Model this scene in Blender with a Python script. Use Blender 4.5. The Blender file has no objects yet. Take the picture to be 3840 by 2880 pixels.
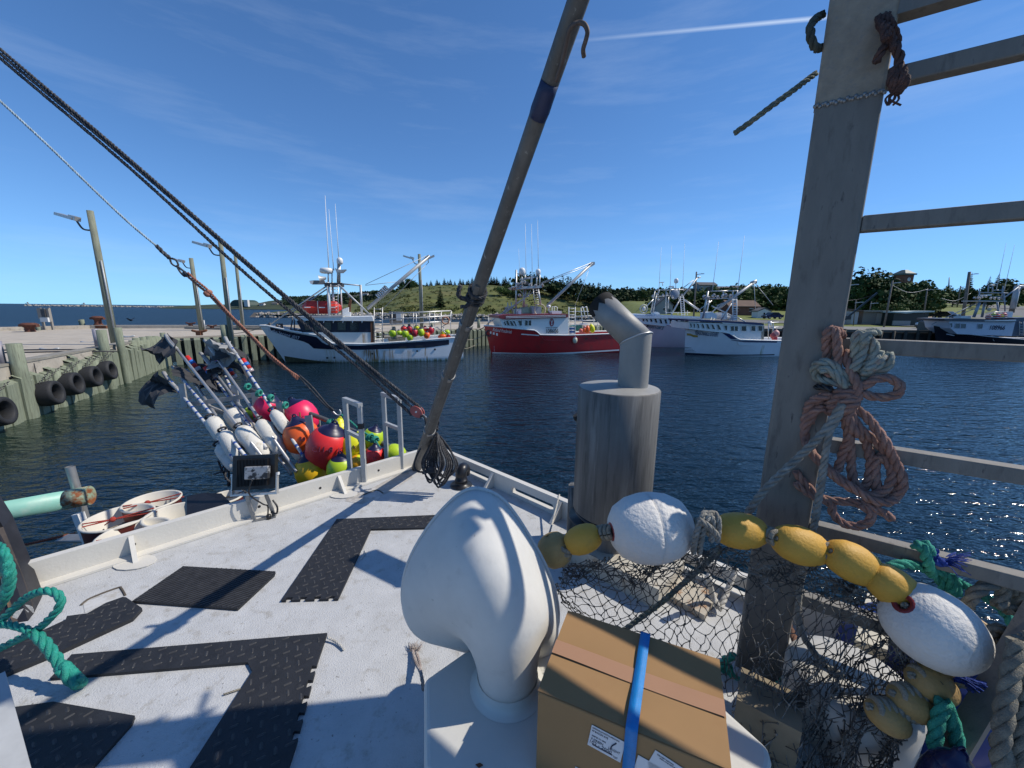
import bpy, math, random
import numpy as np
from mathutils import Vector as V, Matrix
SC = bpy.context.scene
COL = SC.collection
rnd = random.Random(7)
R = math.radians
# ------------------------------------------------------------------ camera, world, sun, exposure
FPX, PITCH, ROLL, EYE = 1447.0, R(11.03), R(0.62), 4.6
cam_d = bpy.data.cameras.new('camera'); cam = bpy.data.objects.new('camera', cam_d); COL.objects.link(cam)
cam_d.sensor_width = 36; cam_d.lens = 36 * FPX / 3840; cam_d.clip_start = .03; cam_d.clip_end = 20000
CM = Matrix.Rotation(math.pi / 2 - PITCH, 4, 'X') @ Matrix.Rotation(ROLL, 4, 'Z')
cam.matrix_world = Matrix.Translation((0, 0, EYE)) @ CM
SC.camera = cam
SUN = V((0.93, 0.12, 1.0)).normalized()
SEL = math.asin(SUN.z); SAZ = math.atan2(SUN.x, SUN.y)
w = bpy.data.worlds.new('World'); SC.world = w; w.use_nodes = True
wn, wl = w.node_tree.nodes, w.node_tree.links
bg = wn['Background']; bg.inputs[1].default_value = 0.15
sky = wn.new('ShaderNodeTexSky'); sky.sky_type = 'NISHITA'; sky.sun_disc = False
sky.sun_elevation = SEL; sky.sun_rotation = SAZ; sky.air_density = 1.0; sky.dust_density = 0.0; sky.ozone_density = 6; sky.altitude = 3000
def wnode(t, **k):
    n = wn.new(t)
    for a, b in k.items(): setattr(n, a, b)
    return n
def wmath(op, a, b=None):
    n = wn.new('ShaderNodeMath'); n.operation = op; n.use_clamp = False
    for i, x in enumerate((a, b)):
        if x is None: continue
        if isinstance(x, (int, float)): n.inputs[i].default_value = x
        else: wl.new(x, n.inputs[i])
    return n.outputs[0]
tc = wnode('ShaderNodeTexCoord')
# thin cirrus veils (noise in direction space, drawn out sideways) and two straight contrails
mp = wnode('ShaderNodeMapping'); mp.inputs['Scale'].default_value = (1.6, 1.2, 11); mp.inputs['Rotation'].default_value = (.02, .05, .3)
wl.new(tc.outputs['Generated'], mp.inputs[0])
nz = wnode('ShaderNodeTexNoise'); nz.inputs['Scale'].default_value = 1.7; nz.inputs['Detail'].default_value = 7; nz.inputs['Roughness'].default_value = .62
wl.new(mp.outputs[0], nz.inputs[0])
rp = wnode('ShaderNodeMapRange'); rp.inputs[1].default_value = .5; rp.inputs[2].default_value = .9; rp.inputs[3].default_value = 0; rp.inputs[4].default_value = .14
wl.new(nz.outputs[0], rp.inputs[0])
def rayv(px, py): return (CM.to_3x3() @ V(((px - 1920) / FPX, -(py - 1440) / FPX, -1)))
def contrail(a, b, wid, amp, fade=.04):
    A, B = rayv(*a).normalized(), rayv(*b).normalized()
    n = A.cross(B).normalized(); t = (B - A).normalized()
    def dot(vec):
        d = wn.new('ShaderNodeVectorMath'); d.operation = 'DOT_PRODUCT'; d.inputs[1].default_value = vec
        wl.new(tc.outputs['Generated'], d.inputs[0]); return d.outputs['Value']
    off = wmath('ABSOLUTE', dot(n))
    core = wmath('MAXIMUM', wmath('SUBTRACT', 1, wmath('DIVIDE', off, wid)), 0)
    s = dot(t); s0, s1 = A.dot(t), B.dot(t)
    m0 = wnode('ShaderNodeMapRange'); m0.inputs[1].default_value = s0 - fade; m0.inputs[2].default_value = s0 + (s1 - s0) * .8; wl.new(s, m0.inputs[0])
    m1 = wnode('ShaderNodeMapRange'); m1.inputs[1].default_value = s1 + .012; m1.inputs[2].default_value = s1; wl.new(s, m1.inputs[0])
    return wmath('MULTIPLY', wmath('MULTIPLY', core, m0.outputs[0]), wmath('MULTIPLY', m1.outputs[0], amp))
c1 = contrail((2200, 150), (3090, 66), .0042, .55)
c2 = contrail((3440, 34), (3540, 24), .0036, .6, .01)
veil = wmath('MINIMUM', wmath('ADD', wmath('ADD', rp.outputs[0], c1), c2), .8)
mx = wnode('ShaderNodeMix', data_type='RGBA'); mx.inputs['B'].default_value = (4.6, 5.3, 6.2, 1)
# soft shoulder per channel, as the phone's tone curve holds the horizon back, then a little saturation
sx = wnode('ShaderNodeSeparateColor'); wl.new(sky.outputs[0], sx.inputs[0]); cx = wnode('ShaderNodeCombineColor')
for i_, k_ in enumerate((2.6, 5.2, 9.5)):
    x_ = sx.outputs[i_]; wl.new(wmath('DIVIDE', x_, wmath('SQRT', wmath('ADD', 1, wmath('POWER', wmath('DIVIDE', x_, k_), 2)))), cx.inputs[i_])
hs = wnode('ShaderNodeHueSaturation'); hs.inputs['Saturation'].default_value = 1.1; wl.new(cx.outputs[0], hs.inputs['Color'])
wl.new(hs.outputs[0], mx.inputs['A'])
wl.new(veil, mx.inputs['Factor']); wl.new(mx.outputs['Result'], bg.inputs[0])
sd = bpy.data.lights.new('sun', 'SUN'); sd.energy = 3.7; sd.angle = R(.53); sd.color = (1, .93, .82)
sun = bpy.data.objects.new('sun', sd); COL.objects.link(sun); sun.rotation_euler = SUN.to_track_quat('Z', 'Y').to_euler()
SC.view_settings.view_transform = 'Standard'; SC.view_settings.look = 'None'; SC.view_settings.gamma = 1; SC.view_settings.exposure = .3
SC.render.engine = 'CYCLES'; SC.cycles.max_bounces = 6; SC.cycles.use_denoising = True
# ------------------------------------------------------------------ photo ray helpers: a pixel of the 3840 px photo to a point at a known height / distance
EYEV = V((0, 0, EYE))
def PZ(px, py, z): d = rayv(px, py); return EYEV + d * ((z - EYE) / d.z)
def PY(px, py, y): d = rayv(px, py); return EYEV + d * (y / d.y)
def PT(px, py, t): return EYEV + rayv(px, py) * t
# ------------------------------------------------------------------ mesh builder
def ortho(d):
    d = V(d).normalized(); a = V((0, 0, 1)) if abs(d.z) < .9 else V((1, 0, 0))
    u = d.cross(a).normalized(); return u, d.cross(u).normalized()
def spline(p, n=8, closed=False):
    p = [V(q) for q in p]; out = []; m = len(p)
    rng = range(m) if closed else range(m - 1)
    g = (lambda i: p[i % m]) if closed else (lambda i: p[max(0, min(m - 1, i))])
    for i in rng:
        a, b, c, d = g(i - 1), g(i), g(i + 1), g(i + 2)
        for k in range(n):
            t = k / n
            out.append(.5 * ((2 * b) + (c - a) * t + (2 * a - 5 * b + 4 * c - d) * t * t + (3 * b - a - 3 * c + d) * t ** 3))
    if not closed: out.append(p[-1])
    return out
def resample(p, step):
    out = [p[0].copy()]; acc = 0
    for a, b in zip(p, p[1:]):
        L = (b - a).length
        if L < 1e-9: continue
        s = step - acc
        while s <= L:
            out.append(a + (b - a) * (s / L)); s += step
        acc = L - (s - step)
    out.append(p[-1].copy()); return out
def frames(p):
    n = len(p); T = [(p[min(i + 1, n - 1)] - p[max(i - 1, 0)]).normalized() for i in range(n)]
    u, _ = ortho(T[0]); out = []
    for t in T:
        u = (u - t * u.dot(t))
        u = u.normalized() if u.length > 1e-6 else ortho(t)[0]
        out.append((u, t.cross(u)))
    return out
class MB:
    def __init__(s): s.v = []; s.f = []; s.m = []; s.s = []
    def add(s, vs, fs, m=0, sm=False):
        o = len(s.v); s.v.extend(V(q) for q in vs)
        for f in fs: s.f.append(tuple(i + o for i in f)); s.m.append(m); s.s.append(sm)
        return s
    def quad(s, a, b, c, d, m=0): return s.add([a, b, c, d], [(0, 1, 2, 3)], m)
    def box(s, c, sz, rz=0, m=0, M=None):
        c = V(c); M = M or Matrix.Rotation(rz, 3, 'Z'); x, y, z = (q / 2 for q in sz)
        vs = [c + M @ V((i * x, j * y, k * z)) for i in (-1, 1) for j in (-1, 1) for k in (-1, 1)]
        return s.add(vs, [(0, 1, 3, 2), (4, 6, 7, 5), (0, 4, 5, 1), (2, 3, 7, 6), (0, 2, 6, 4), (1, 5, 7, 3)], m)
    def beam(s, a, b, wd, ht, m=0, up=(0, 0, 1)):
        a, b = V(a), V(b); d = (b - a).normalized(); u = V(up)
        if abs(d.dot(u)) > .95: u = V((0, 1, 0))
        x = d.cross(u).normalized(); z = x.cross(d).normalized()
        vs = [p + x * (i * wd / 2) + z * (k * ht / 2) for p in (a, b) for i, k in ((-1, -1), (1, -1), (1, 1), (-1, 1))]
        return s.add(vs, [(0, 1, 2, 3), (7, 6, 5, 4), (0, 4, 5, 1), (1, 5, 6, 2), (2, 6, 7, 3), (3, 7, 4, 0)], m)
    def cyl(s, a, b, r0, r1=None, n=10, caps=True, m=0, sm=True):
        return s.tube([a, b], [r0, r0 if r1 is None else r1], n, caps, m, sm)
    def tube(s, p, r, n=6, caps=True, m=0, sm=True):
        p = [V(q) for q in p]
        if not hasattr(r, '__len__'): r = [r] * len(p)
        fr = frames(p); vs = []; fs = []
        for c, (u, v), q in zip(p, fr, r):
            vs += [c + (u * math.cos(2 * math.pi * k / n) + v * math.sin(2 * math.pi * k / n)) * q for k in range(n)]
        for i in range(len(p) - 1):
            for k in range(n):
                a, b = i * n + k, i * n + (k + 1) % n; fs.append((a, b, b + n, a + n))
        s.add(vs, fs, m, sm)
        if caps:
            o = len(s.v) - len(vs); L = len(vs)
            s.f.append(tuple(o + k for k in range(n))[::-1]); s.m.append(m); s.s.append(False)
            s.f.append(tuple(o + L - n + k for k in range(n))); s.m.append(m); s.s.append(False)
        return s
    def ell(s, c, r, nu=14, nv=9, m=0, M=None, cap=None, pw=1.0):
        c = V(c); r = r if hasattr(r, '__len__') else (r, r, r); vs = []; fs = []
        for j in range(nv + 1):
            th = math.pi * j / nv; cz = math.cos(th); sz = math.sin(th) ** pw
            for k in range(nu):
                ph = 2 * math.pi * k / nu
                q = V((r[0] * sz * math.cos(ph), r[1] * sz * math.sin(ph), r[2] * cz))
                vs.append(c + (M @ q if M else q))
        for j in range(nv):
            for k in range(nu):
                a, b = j * nu + k, j * nu + (k + 1) % nu; fs.append((a, a + nu, b + nu, b))
        return s.add(vs, fs, m, True)
    def lathe(s, prof, n=16, c=(0, 0, 0), M=None, m=0, sm=True):
        c = V(c); vs = []; fs = []
        for r, z in prof:
            for k in range(n):
                q = V((r * math.cos(2 * math.pi * k / n), r * math.sin(2 * math.pi * k / n), z)); vs.append(c + (M @ q if M else q))
        for j in range(len(prof) - 1):
            for k in range(n):
                a, b = j * n + k, j * n + (k + 1) % n; fs.append((a, b, b + n, a + n))
        return s.add(vs, fs, m, sm)
    def prism(s, poly, ext, m=0, sm=False):
        poly = [V(p) for p in poly]; ext = V(ext); n = len(poly)
        vs = poly + [p + ext for p in poly]
        fs = [tuple(range(n))[::-1], tuple(range(n, 2 * n))] + [(i, (i + 1) % n, (i + 1) % n + n, i + n) for i in range(n)]
        return s.add(vs, fs, m, sm)
    def torus(s, c, R0, r, ax, n=24, k=8, m=0):
        u, v = ortho(ax); c = V(c)
        return s.tube([c + (u * math.cos(2 * math.pi * i / n) + v * math.sin(2 * math.pi * i / n)) * R0 for i in range(n + 1)], r, k, False, m)
    def rope(s, p, r, pitch=6.5, n=5, m=0, strands=3, wob=0):
        """laid rope: three strands wound round the centre line"""
        p = [V(q) for q in p]; q = resample(p, pitch * r / 8); fr = frames(q); step = 2 * math.pi / 8
        for k in range(strands):
            line = [c + (u * math.cos(i * step + k * 2 * math.pi / strands) + v * math.sin(i * step + k * 2 * math.pi / strands)) * r * .52 for i, (c, (u, v)) in enumerate(zip(q, fr))]
            s.tube(line, r * .55, n, True, m)
        return s
    def build(s, name, mats, parent=None, at=None, local=False):
        me = bpy.data.meshes.new(name)
        off = V(at) if at is not None else (V((0, 0, 0)) if (local or parent is None) else V(parent['base']))
        me.from_pydata([tuple(q - off) for q in s.v], [], s.f)
        if not hasattr(mats, '__len__'): mats = [mats]
        for mm in mats: me.materials.append(mm)
        me.polygons.foreach_set('material_index', s.m); me.polygons.foreach_set('use_smooth', s.s); me.update()
        o = bpy.data.objects.new(name, me); COL.objects.link(o)
        if parent is not None:
            o.parent = parent
            if not local and 'base' in parent: o['base'] = parent['base']
        elif at is not None: o.location = at
        return o
def tag(o, label, cat, group=None):
    o['label'] = label; o['category'] = cat
    if group: o['group'] = group
    return o
def struct(o, kind='structure'): o['kind'] = kind; return o
def thing(name, base, label, cat, group=None, rz=0):
    o = bpy.data.objects.new(name, None); COL.objects.link(o); o.location = base; o.rotation_euler = (0, 0, rz)
    o['base'] = tuple(base); o.empty_display_size = .1
    return tag(o, label, cat, group)
def copy_tree(o, parent=None):
    c = o.copy(); COL.objects.link(c)
    if parent is not None: c.parent = parent
    for ch in list(o.children): copy_tree(ch, c)
    return c
def text(s, name, m, parent, loc, size, rot, width=None, shear=0, ext=.002, align='CENTER', offset=0.0, world=False):
    cu = bpy.data.curves.new(name, 'FONT'); cu.body = s; cu.size = size; cu.align_x = align; cu.align_y = 'CENTER'; cu.extrude = ext; cu.shear = shear; cu.offset = offset
    cu.resolution_u = 3; cu.materials.append(m)
    t_ = bpy.data.objects.new(name, cu); COL.objects.link(t_); bpy.context.view_layer.update()
    me = bpy.data.meshes.new_from_object(t_.evaluated_get(bpy.context.evaluated_depsgraph_get())); bpy.data.objects.remove(t_); bpy.data.curves.remove(cu)
    me.name = name; xs_ = [v.co.x for v in me.vertices]; k_ = width / (max(xs_) - min(xs_)) if width else 1; cx_ = (max(xs_) + min(xs_)) / 2 if align == 'CENTER' else 0
    Mt = rot.to_3x3(); base = V(parent['base']) if parent is not None and 'base' in parent and world else V((0, 0, 0))
    for v in me.vertices: v.co = Mt @ V(((v.co.x - cx_) * k_, v.co.y, v.co.z)) + V(loc) - base
    if not me.materials: me.materials.append(m)
    o = bpy.data.objects.new(name, me); COL.objects.link(o)
    if parent is not None: o.parent = parent
    return o
# ------------------------------------------------------------------ materials
def lin(c): return tuple(((x / 255) / 12.92 if x / 255 <= .04045 else ((x / 255 + .055) / 1.055) ** 2.4) for x in c)
def mat(name, col, rough=.6, metal=0, var=.15, scale=6, bump=0, bscale=60, col2=None, thr=(.55, .7), stretch=(1, 1, 1), spec=.5, coat=0, world=False, col3=None, scale3=20, thr3=(.6, .66)):
    m = bpy.data.materials.new(name); m.use_nodes = True; n, l = m.node_tree.nodes, m.node_tree.links
    b = n['Principled BSDF']; b.inputs['Roughness'].default_value = rough; b.inputs['Metallic'].default_value = metal; b.inputs['Specular IOR Level'].default_value = spec; b.inputs['Coat Weight'].default_value = coat
    if world: src = n.new('ShaderNodeNewGeometry').outputs['Position']
    else: src = n.new('ShaderNodeTexCoord').outputs['Object']
    mp = n.new('ShaderNodeMapping'); mp.inputs['Scale'].default_value = stretch; l.new(src, mp.inputs[0])
    nt = n.new('ShaderNodeTexNoise'); nt.inputs['Scale'].default_value = scale; nt.inputs['Detail'].default_value = 6; nt.inputs['Roughness'].default_value = .62; l.new(mp.outputs[0], nt.inputs[0])
    cr = n.new('ShaderNodeValToRGB'); e = cr.color_ramp.elements
    e[0].position = .3; e[1].position = .72
    e[0].color = tuple(min(1, c * (1 - var)) for c in col) + (1,); e[1].color = tuple(min(1, c * (1 + var)) for c in col) + (1,)
    l.new(nt.outputs[0], cr.inputs[0]); out = cr.outputs[0]
    for c2, sc, th in ((col2, scale * 1.7, thr), (col3, scale3, thr3)):
        if c2 is None: continue
        n2 = n.new('ShaderNodeTexNoise'); n2.inputs['Scale'].default_value = sc; n2.inputs['Detail'].default_value = 8; n2.inputs['Roughness'].default_value = .65; l.new(mp.outputs[0], n2.inputs[0])
        mr = n.new('ShaderNodeMapRange'); mr.inputs[1].default_value = th[0]; mr.inputs[2].default_value = th[1]; l.new(n2.outputs[0], mr.inputs[0])
        mx = n.new('ShaderNodeMix'); mx.data_type = 'RGBA'; mx.inputs['B'].default_value = tuple(c2) + (1,); l.new(mr.outputs[0], mx.inputs['Factor']); l.new(out, mx.inputs['A']); out = mx.outputs['Result']
    l.new(out, b.inputs['Base Color'])
    if bump:
        n3 = n.new('ShaderNodeTexNoise'); n3.inputs['Scale'].default_value = bscale; n3.inputs['Detail'].default_value = 4; l.new(mp.outputs[0], n3.inputs[0])
        bp = n.new('ShaderNodeBump'); bp.inputs['Strength'].default_value = bump; bp.inputs['Distance'].default_value = .01; l.new(n3.outputs[0], bp.inputs['Height']); l.new(bp.outputs[0], b.inputs['Normal'])
    return m
def foliage(name, a, b_, scale=.35):
    m = bpy.data.materials.new(name); m.use_nodes = True; n, l = m.node_tree.nodes, m.node_tree.links
    b = n['Principled BSDF']; b.inputs['Roughness'].default_value = .75; b.inputs['Specular IOR Level'].default_value = .2
    tcn = n.new('ShaderNodeTexCoord'); nt = n.new('ShaderNodeTexNoise'); nt.inputs['Scale'].default_value = scale; nt.inputs['Detail'].default_value = 5; l.new(tcn.outputs['Object'], nt.inputs[0])
    oi = n.new('ShaderNodeObjectInfo'); ad = n.new('ShaderNodeMath'); ad.operation = 'MULTIPLY_ADD'; ad.inputs[1].default_value = .3; l.new(oi.outputs['Random'], ad.inputs[0]); l.new(nt.outputs[0], ad.inputs[2])
    cr = n.new('ShaderNodeValToRGB'); cr.color_ramp.elements[0].position = .42; cr.color_ramp.elements[1].position = .95
    cr.color_ramp.elements[0].color = tuple(a) + (1,); cr.color_ramp.elements[1].color = tuple(b_) + (1,); l.new(ad.outputs[0], cr.inputs[0]); l.new(cr.outputs[0], b.inputs['Base Color'])
    return m
WHITE = mat('white_paint', (.74, .74, .72), .42, var=.05, scale=3, bump=.05)
WHITEO = mat('old_white_paint', (.70, .69, .65), .55, var=.08, scale=5, col2=(.42, .38, .31), thr=(.62, .8), bump=.1, bscale=40)
GALV = mat('weathered_aluminium', (.30, .30, .295), .5, .75, var=.18, scale=9, col2=(.17, .165, .155), thr=(.56, .75), bump=.12, bscale=120, col3=(.08, .08, .085), scale3=30, thr3=(.68, .76))
ALU = mat('bright_aluminium', (.52, .52, .51), .42, .7, var=.12, scale=12, bump=.08, bscale=90)
GREYP = mat('grey_painted_metal', (.42, .43, .43), .5, .3, var=.12, scale=10)
DARKM = mat('dark_metal', (.06, .06, .065), .5, .4, var=.3, scale=12)
BLACKP = mat('black_plastic', (.012, .012, .014), .38, var=.3, scale=20, bump=.05)
RUBBER = mat('black_rubber', (.018, .019, .022), .72, var=.35, scale=14, bump=.25, bscale=150, col2=(.06, .06, .062), thr=(.58, .8))
NAVY = mat('navy_paint', (.012, .016, .035), .4, var=.25, scale=3, spec=.3)
GLASSD = mat('dark_window_glass', (.012, .016, .018), .08, var=.5, scale=1.5, spec=.6)
RUSTB = mat('rust_brown', (.15, .06, .028), .85, var=.4, scale=8, bump=.3)
WOODG = mat('green_treated_timber', (.20, .225, .16), .85, var=.25, scale=2.5, stretch=(6, 6, .5), bump=.5, bscale=14, col2=(.10, .105, .075), thr=(.52, .72))
CONC = mat('weathered_concrete', (.42, .37, .30), .9, var=.14, scale=1.2, bump=.3, bscale=25, col2=(.28, .25, .21), thr=(.55, .75))
CONCW = mat('concrete_wall', (.40, .36, .30), .9, var=.18, scale=1.5, bump=.3, bscale=20, col2=(.2, .18, .15), thr=(.55, .72))
LIME = mat('lime_buoy_vinyl', (.42, .58, .02), .42, var=.08, scale=4)
YEL = mat('yellow_buoy_vinyl', (.72, .70, .01), .42, var=.08, scale=4)
REDB = mat('red_buoy_vinyl', (.75, .03, .03), .4, var=.1, scale=4)
PINK = mat('pink_buoy_vinyl', (.78, .02, .10), .4, var=.1, scale=4)
ORNG = mat('orange_buoy_vinyl', (.85, .13, .02), .4, var=.1, scale=4)
CRIM = mat('crimson_buoy_vinyl', (.45, .015, .035), .42, var=.1, scale=4)
NAVYB = mat('navy_buoy_end', (.012, .012, .05), .4, var=.3, scale=8)
def ropem(name, c, c2=None, var=.3): return mat(name, c, .9, var=var, scale=18, col2=c2, thr=(.5, .7), bump=.7, bscale=260)
R_PINK = ropem('faded_pink_rope', (.36, .15, .10), (.45, .26, .19))
R_GREY = ropem('grey_rope', (.25, .24, .21), (.38, .37, .33))
R_TEAL = ropem('teal_rope', (.03, .27, .20), (.05, .36, .28), .25)
R_BLK = ropem('dark_rope', (.05, .05, .055), (.16, .155, .15))
R_RED = ropem('red_rope', (.40, .05, .035))
R_BLUE = ropem('blue_rope', (.02, .06, .32))
R_MOSS = ropem('mossy_rope', (.16, .18, .14), (.28, .27, .22))
R_WHT = ropem('pale_rope', (.55, .53, .48))
R_TAN = ropem('tan_rope', (.28, .25, .19), (.40, .36, .27))
# ------------------------------------------------------------------ water
def water_mat():
    m = bpy.data.materials.new('harbour_water'); m.use_nodes = True; n, l = m.node_tree.nodes, m.node_tree.links
    b = n['Principled BSDF']; b.inputs['Roughness'].default_value = .06; b.inputs['IOR'].default_value = 1.33
    g = n.new('ShaderNodeNewGeometry')
    nt = n.new('ShaderNodeTexNoise'); nt.inputs['Scale'].default_value = .02; nt.inputs['Detail'].default_value = 4; l.new(g.outputs['Position'], nt.inputs[0])
    cr = n.new('ShaderNodeValToRGB'); cr.color_ramp.elements[0].position = .35; cr.color_ramp.elements[1].position = .7
    cr.color_ramp.elements[0].color = (.0008, .006, .010, 1); cr.color_ramp.elements[1].color = (.002, .012, .019, 1)
    l.new(nt.outputs[0], cr.inputs[0])
    # green shallows beside the pier piles: distance to the wharf face line
    d = n.new('ShaderNodeVectorMath'); d.operation = 'DOT_PRODUCT'; d.inputs[1].default_value = (.905, .426, 0); l.new(g.outputs['Position'], d.inputs[0])
    mr = n.new('ShaderNodeMapRange'); mr.inputs[1].default_value = -7.0; mr.inputs[2].default_value = -12.5; l.new(d.outputs['Value'], mr.inputs[0])
    sp = n.new('ShaderNodeSeparateXYZ'); l.new(g.outputs['Position'], sp.inputs[0])
    m2 = n.new('ShaderNodeMapRange'); m2.inputs[1].default_value = 31; m2.inputs[2].default_value = 26; l.new(sp.outputs['Y'], m2.inputs[0])
    mm = n.new('ShaderNodeMath'); mm.operation = 'MULTIPLY'; l.new(mr.outputs[0], mm.inputs[0]); l.new(m2.outputs[0], mm.inputs[1])
    mx = n.new('ShaderNodeMix'); mx.data_type = 'RGBA'; mx.inputs['B'].default_value = (.022, .04, .026, 1); l.new(mm.outputs[0], mx.inputs['Factor']); l.new(cr.outputs[0], mx.inputs['A'])
    l.new(mx.outputs['Result'], b.inputs['Base Color'])
    prev = None
    for sc, rot, st, dist in ((2.2, .35, (.40, 1, 1), .13), (6.5, -.25, (.5, 1, 1), .045), (.55, .2, (.5, 1, 1), .10)):
        mp = n.new('ShaderNodeMapping'); mp.inputs['Rotation'].default_value = (0, 0, rot); mp.inputs['Scale'].default_value = st; l.new(g.outputs['Position'], mp.inputs[0])
        t = n.new('ShaderNodeTexNoise'); t.inputs['Scale'].default_value = sc; t.inputs['Detail'].default_value = 3; t.inputs['Roughness'].default_value = .55; t.inputs['Distortion'].default_value = .35; l.new(mp.outputs[0], t.inputs[0])
        bp = n.new('ShaderNodeBump'); bp.inputs['Strength'].default_value = 1.0; bp.inputs['Distance'].default_value = dist; l.new(t.outputs[0], bp.inputs['Height'])
        if prev: l.new(prev, bp.inputs['Normal'])
        prev = bp.outputs[0]
    l.new(prev, b.inputs['Normal'])
    # open water beyond the wharf is rougher than the sheltered basin
    e1 = n.new('ShaderNodeVectorMath'); e1.operation = 'DOT_PRODUCT'; e1.inputs[1].default_value = (-.64, .77, 0); l.new(g.outputs['Position'], e1.inputs[0])
    rg = n.new('ShaderNodeMapRange'); rg.inputs[1].default_value = 45; rg.inputs[2].default_value = 75; rg.inputs[3].default_value = .07; rg.inputs[4].default_value = .42; l.new(e1.outputs['Value'], rg.inputs[0]); l.new(rg.outputs[0], b.inputs['Roughness'])
    return m
wb = MB(); wb.quad((-9000, -300, 0), (9000, -300, 0), (9000, 12000, 0), (-9000, 12000, 0))
struct(wb.build('water', water_mat()))
# ------------------------------------------------------------------ land: hill across the harbour, town slope, spits
GRASS = mat('rough_hill_grass', (.105, .115, .025), .95, var=.3, scale=.10, col2=(.045, .065, .014), thr=(.46, .62), bump=.6, bscale=1.2, world=True, col3=(.15, .135, .045), scale3=.07, thr3=(.55, .7))
LAWN = mat('lawn_grass', (.13, .155, .03), .95, var=.25, scale=.25, col2=(.09, .12, .025), world=True)
WOODSF = mat('wooded_ground', (.03, .042, .016), .95, var=.4, scale=.06, world=True)
ASPH = mat('asphalt', (.13, .13, .128), .9, var=.15, scale=.5, bump=.2, bscale=10, world=True, col2=(.17, .165, .16))
GRAVEL = mat('gravel_yard', (.19, .185, .175), .95, var=.2, scale=1.0, bump=.3, bscale=8, world=True)
FOL_D = foliage('dark_conifer_needles', (.008, .02, .008), (.035, .062, .022), .5)
FOL_M = foliage('broadleaf_foliage', (.014, .034, .010), (.07, .12, .028), .33)
FOL_L = foliage('pale_shrub_foliage', (.03, .055, .015), (.11, .15, .04), .4)
BARK = mat('grey_bark', (.10, .085, .07), .95, var=.3, scale=3)
def interp(pts, x):
    if x <= pts[0][0]: return pts[0][1]
    for (a, b), (c, d) in zip(pts, pts[1:]):
        if x <= c: return b + (d - b) * (x - a) / (c - a)
    return pts[-1][1]
def fbm(x, y, s):
    v = 0; a = 1
    for o in range(4):
        f = s * 2 ** o
        v += a * (math.sin(x * f + 1.3 * math.sin(y * f * .8 + o)) * math.cos(y * f * 1.1 + .7 * math.sin(x * f * .6 + 2 * o))); a *= .5
    return v
# ridge of the hill: photo pixels -> height at the ridge distance
HY0, HY1 = 166.0, 232.0
def ridge(pts, Y): return sorted((PY(a, b, Y).x, PY(a, b, Y).z) for a, b in pts)
RIDGE = ridge([(1240, 1150), (1330, 1140), (1400, 1128), (1460, 1100), (1510, 1082), (1580, 1071), (1700, 1070), (1800, 1072), (1900, 1070), (1980, 1076), (2060, 1092), (2180, 1108), (2300, 1132), (2420, 1150), (2560, 1146)], HY1)
def hill_z(x, y):
    t = (y - HY0) / (HY1 - HY0); xr = x * HY1 / y if y < HY1 else x
    h = interp(RIDGE, xr)
    if t < 0: return 1.2
    s = min(1, t) ; z = 1.6 + (h - 1.6) * (s ** .8) * (1.0 if t <= 1 else max(.2, 1 - .12 * (t - 1)))
    return z + fbm(x, y, .11) * .35 * min(1, 2 * s)
def grid(x0, x1, y0, y1, nx, ny, f):
    b = MB(); vs = []; fs = []
    for j in range(ny + 1):
        for i in range(nx + 1):
            x = x0 + (x1 - x0) * i / nx; y = y0 + (y1 - y0) * j / ny; vs.append((x, y, f(x, y)))
    for j in range(ny):
        for i in range(nx):
            a = j * (nx + 1) + i; fs.append((a, a + 1, a + nx + 2, a + nx + 1))
    return b.add(vs, fs, 0, True)
struct(grid(-105, 92, HY0 - 3, 330, 130, 70, hill_z).build('hill', GRASS))
# shrub tufts over the hill (one mass nobody could count)
def tuft(b, c, r, n, rr, flat=.7):
    for _ in range(n * 3):
        p = V(c) + V((rr.gauss(0, r * .45), rr.gauss(0, r * .45), abs(rr.gauss(0, r * .35)) * flat))
        d = V((rr.gauss(0, 1), rr.gauss(0, 1), rr.gauss(0, 1))).normalized(); u, v = ortho(d); s = r * rr.uniform(.13, .27)
        b.add([p - u * s, p - v * s, p + u * s, p + v * s], [(0, 1, 2, 3)])
rr = random.Random(3); b = MB()
for _ in range(1500):
    y = HY0 + 2 + (HY1 - HY0 + 10) * rr.random() ** 1.1; x = rr.uniform(-92, 62) * y / HY1
    dense = fbm(x, y, .05) > .15 or y < HY0 + 9
    if not dense and rr.random() < .55: continue
    tuft(b, (x, y, hill_z(x, y)), rr.uniform(.7, 1.6) * (1.25 if y < HY0 + 10 else .8), 5, rr)
struct(b.build('hill_shrubs', foliage('hill_scrub', (.022, .034, .008), (.10, .105, .022), .06)), 'stuff')
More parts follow.
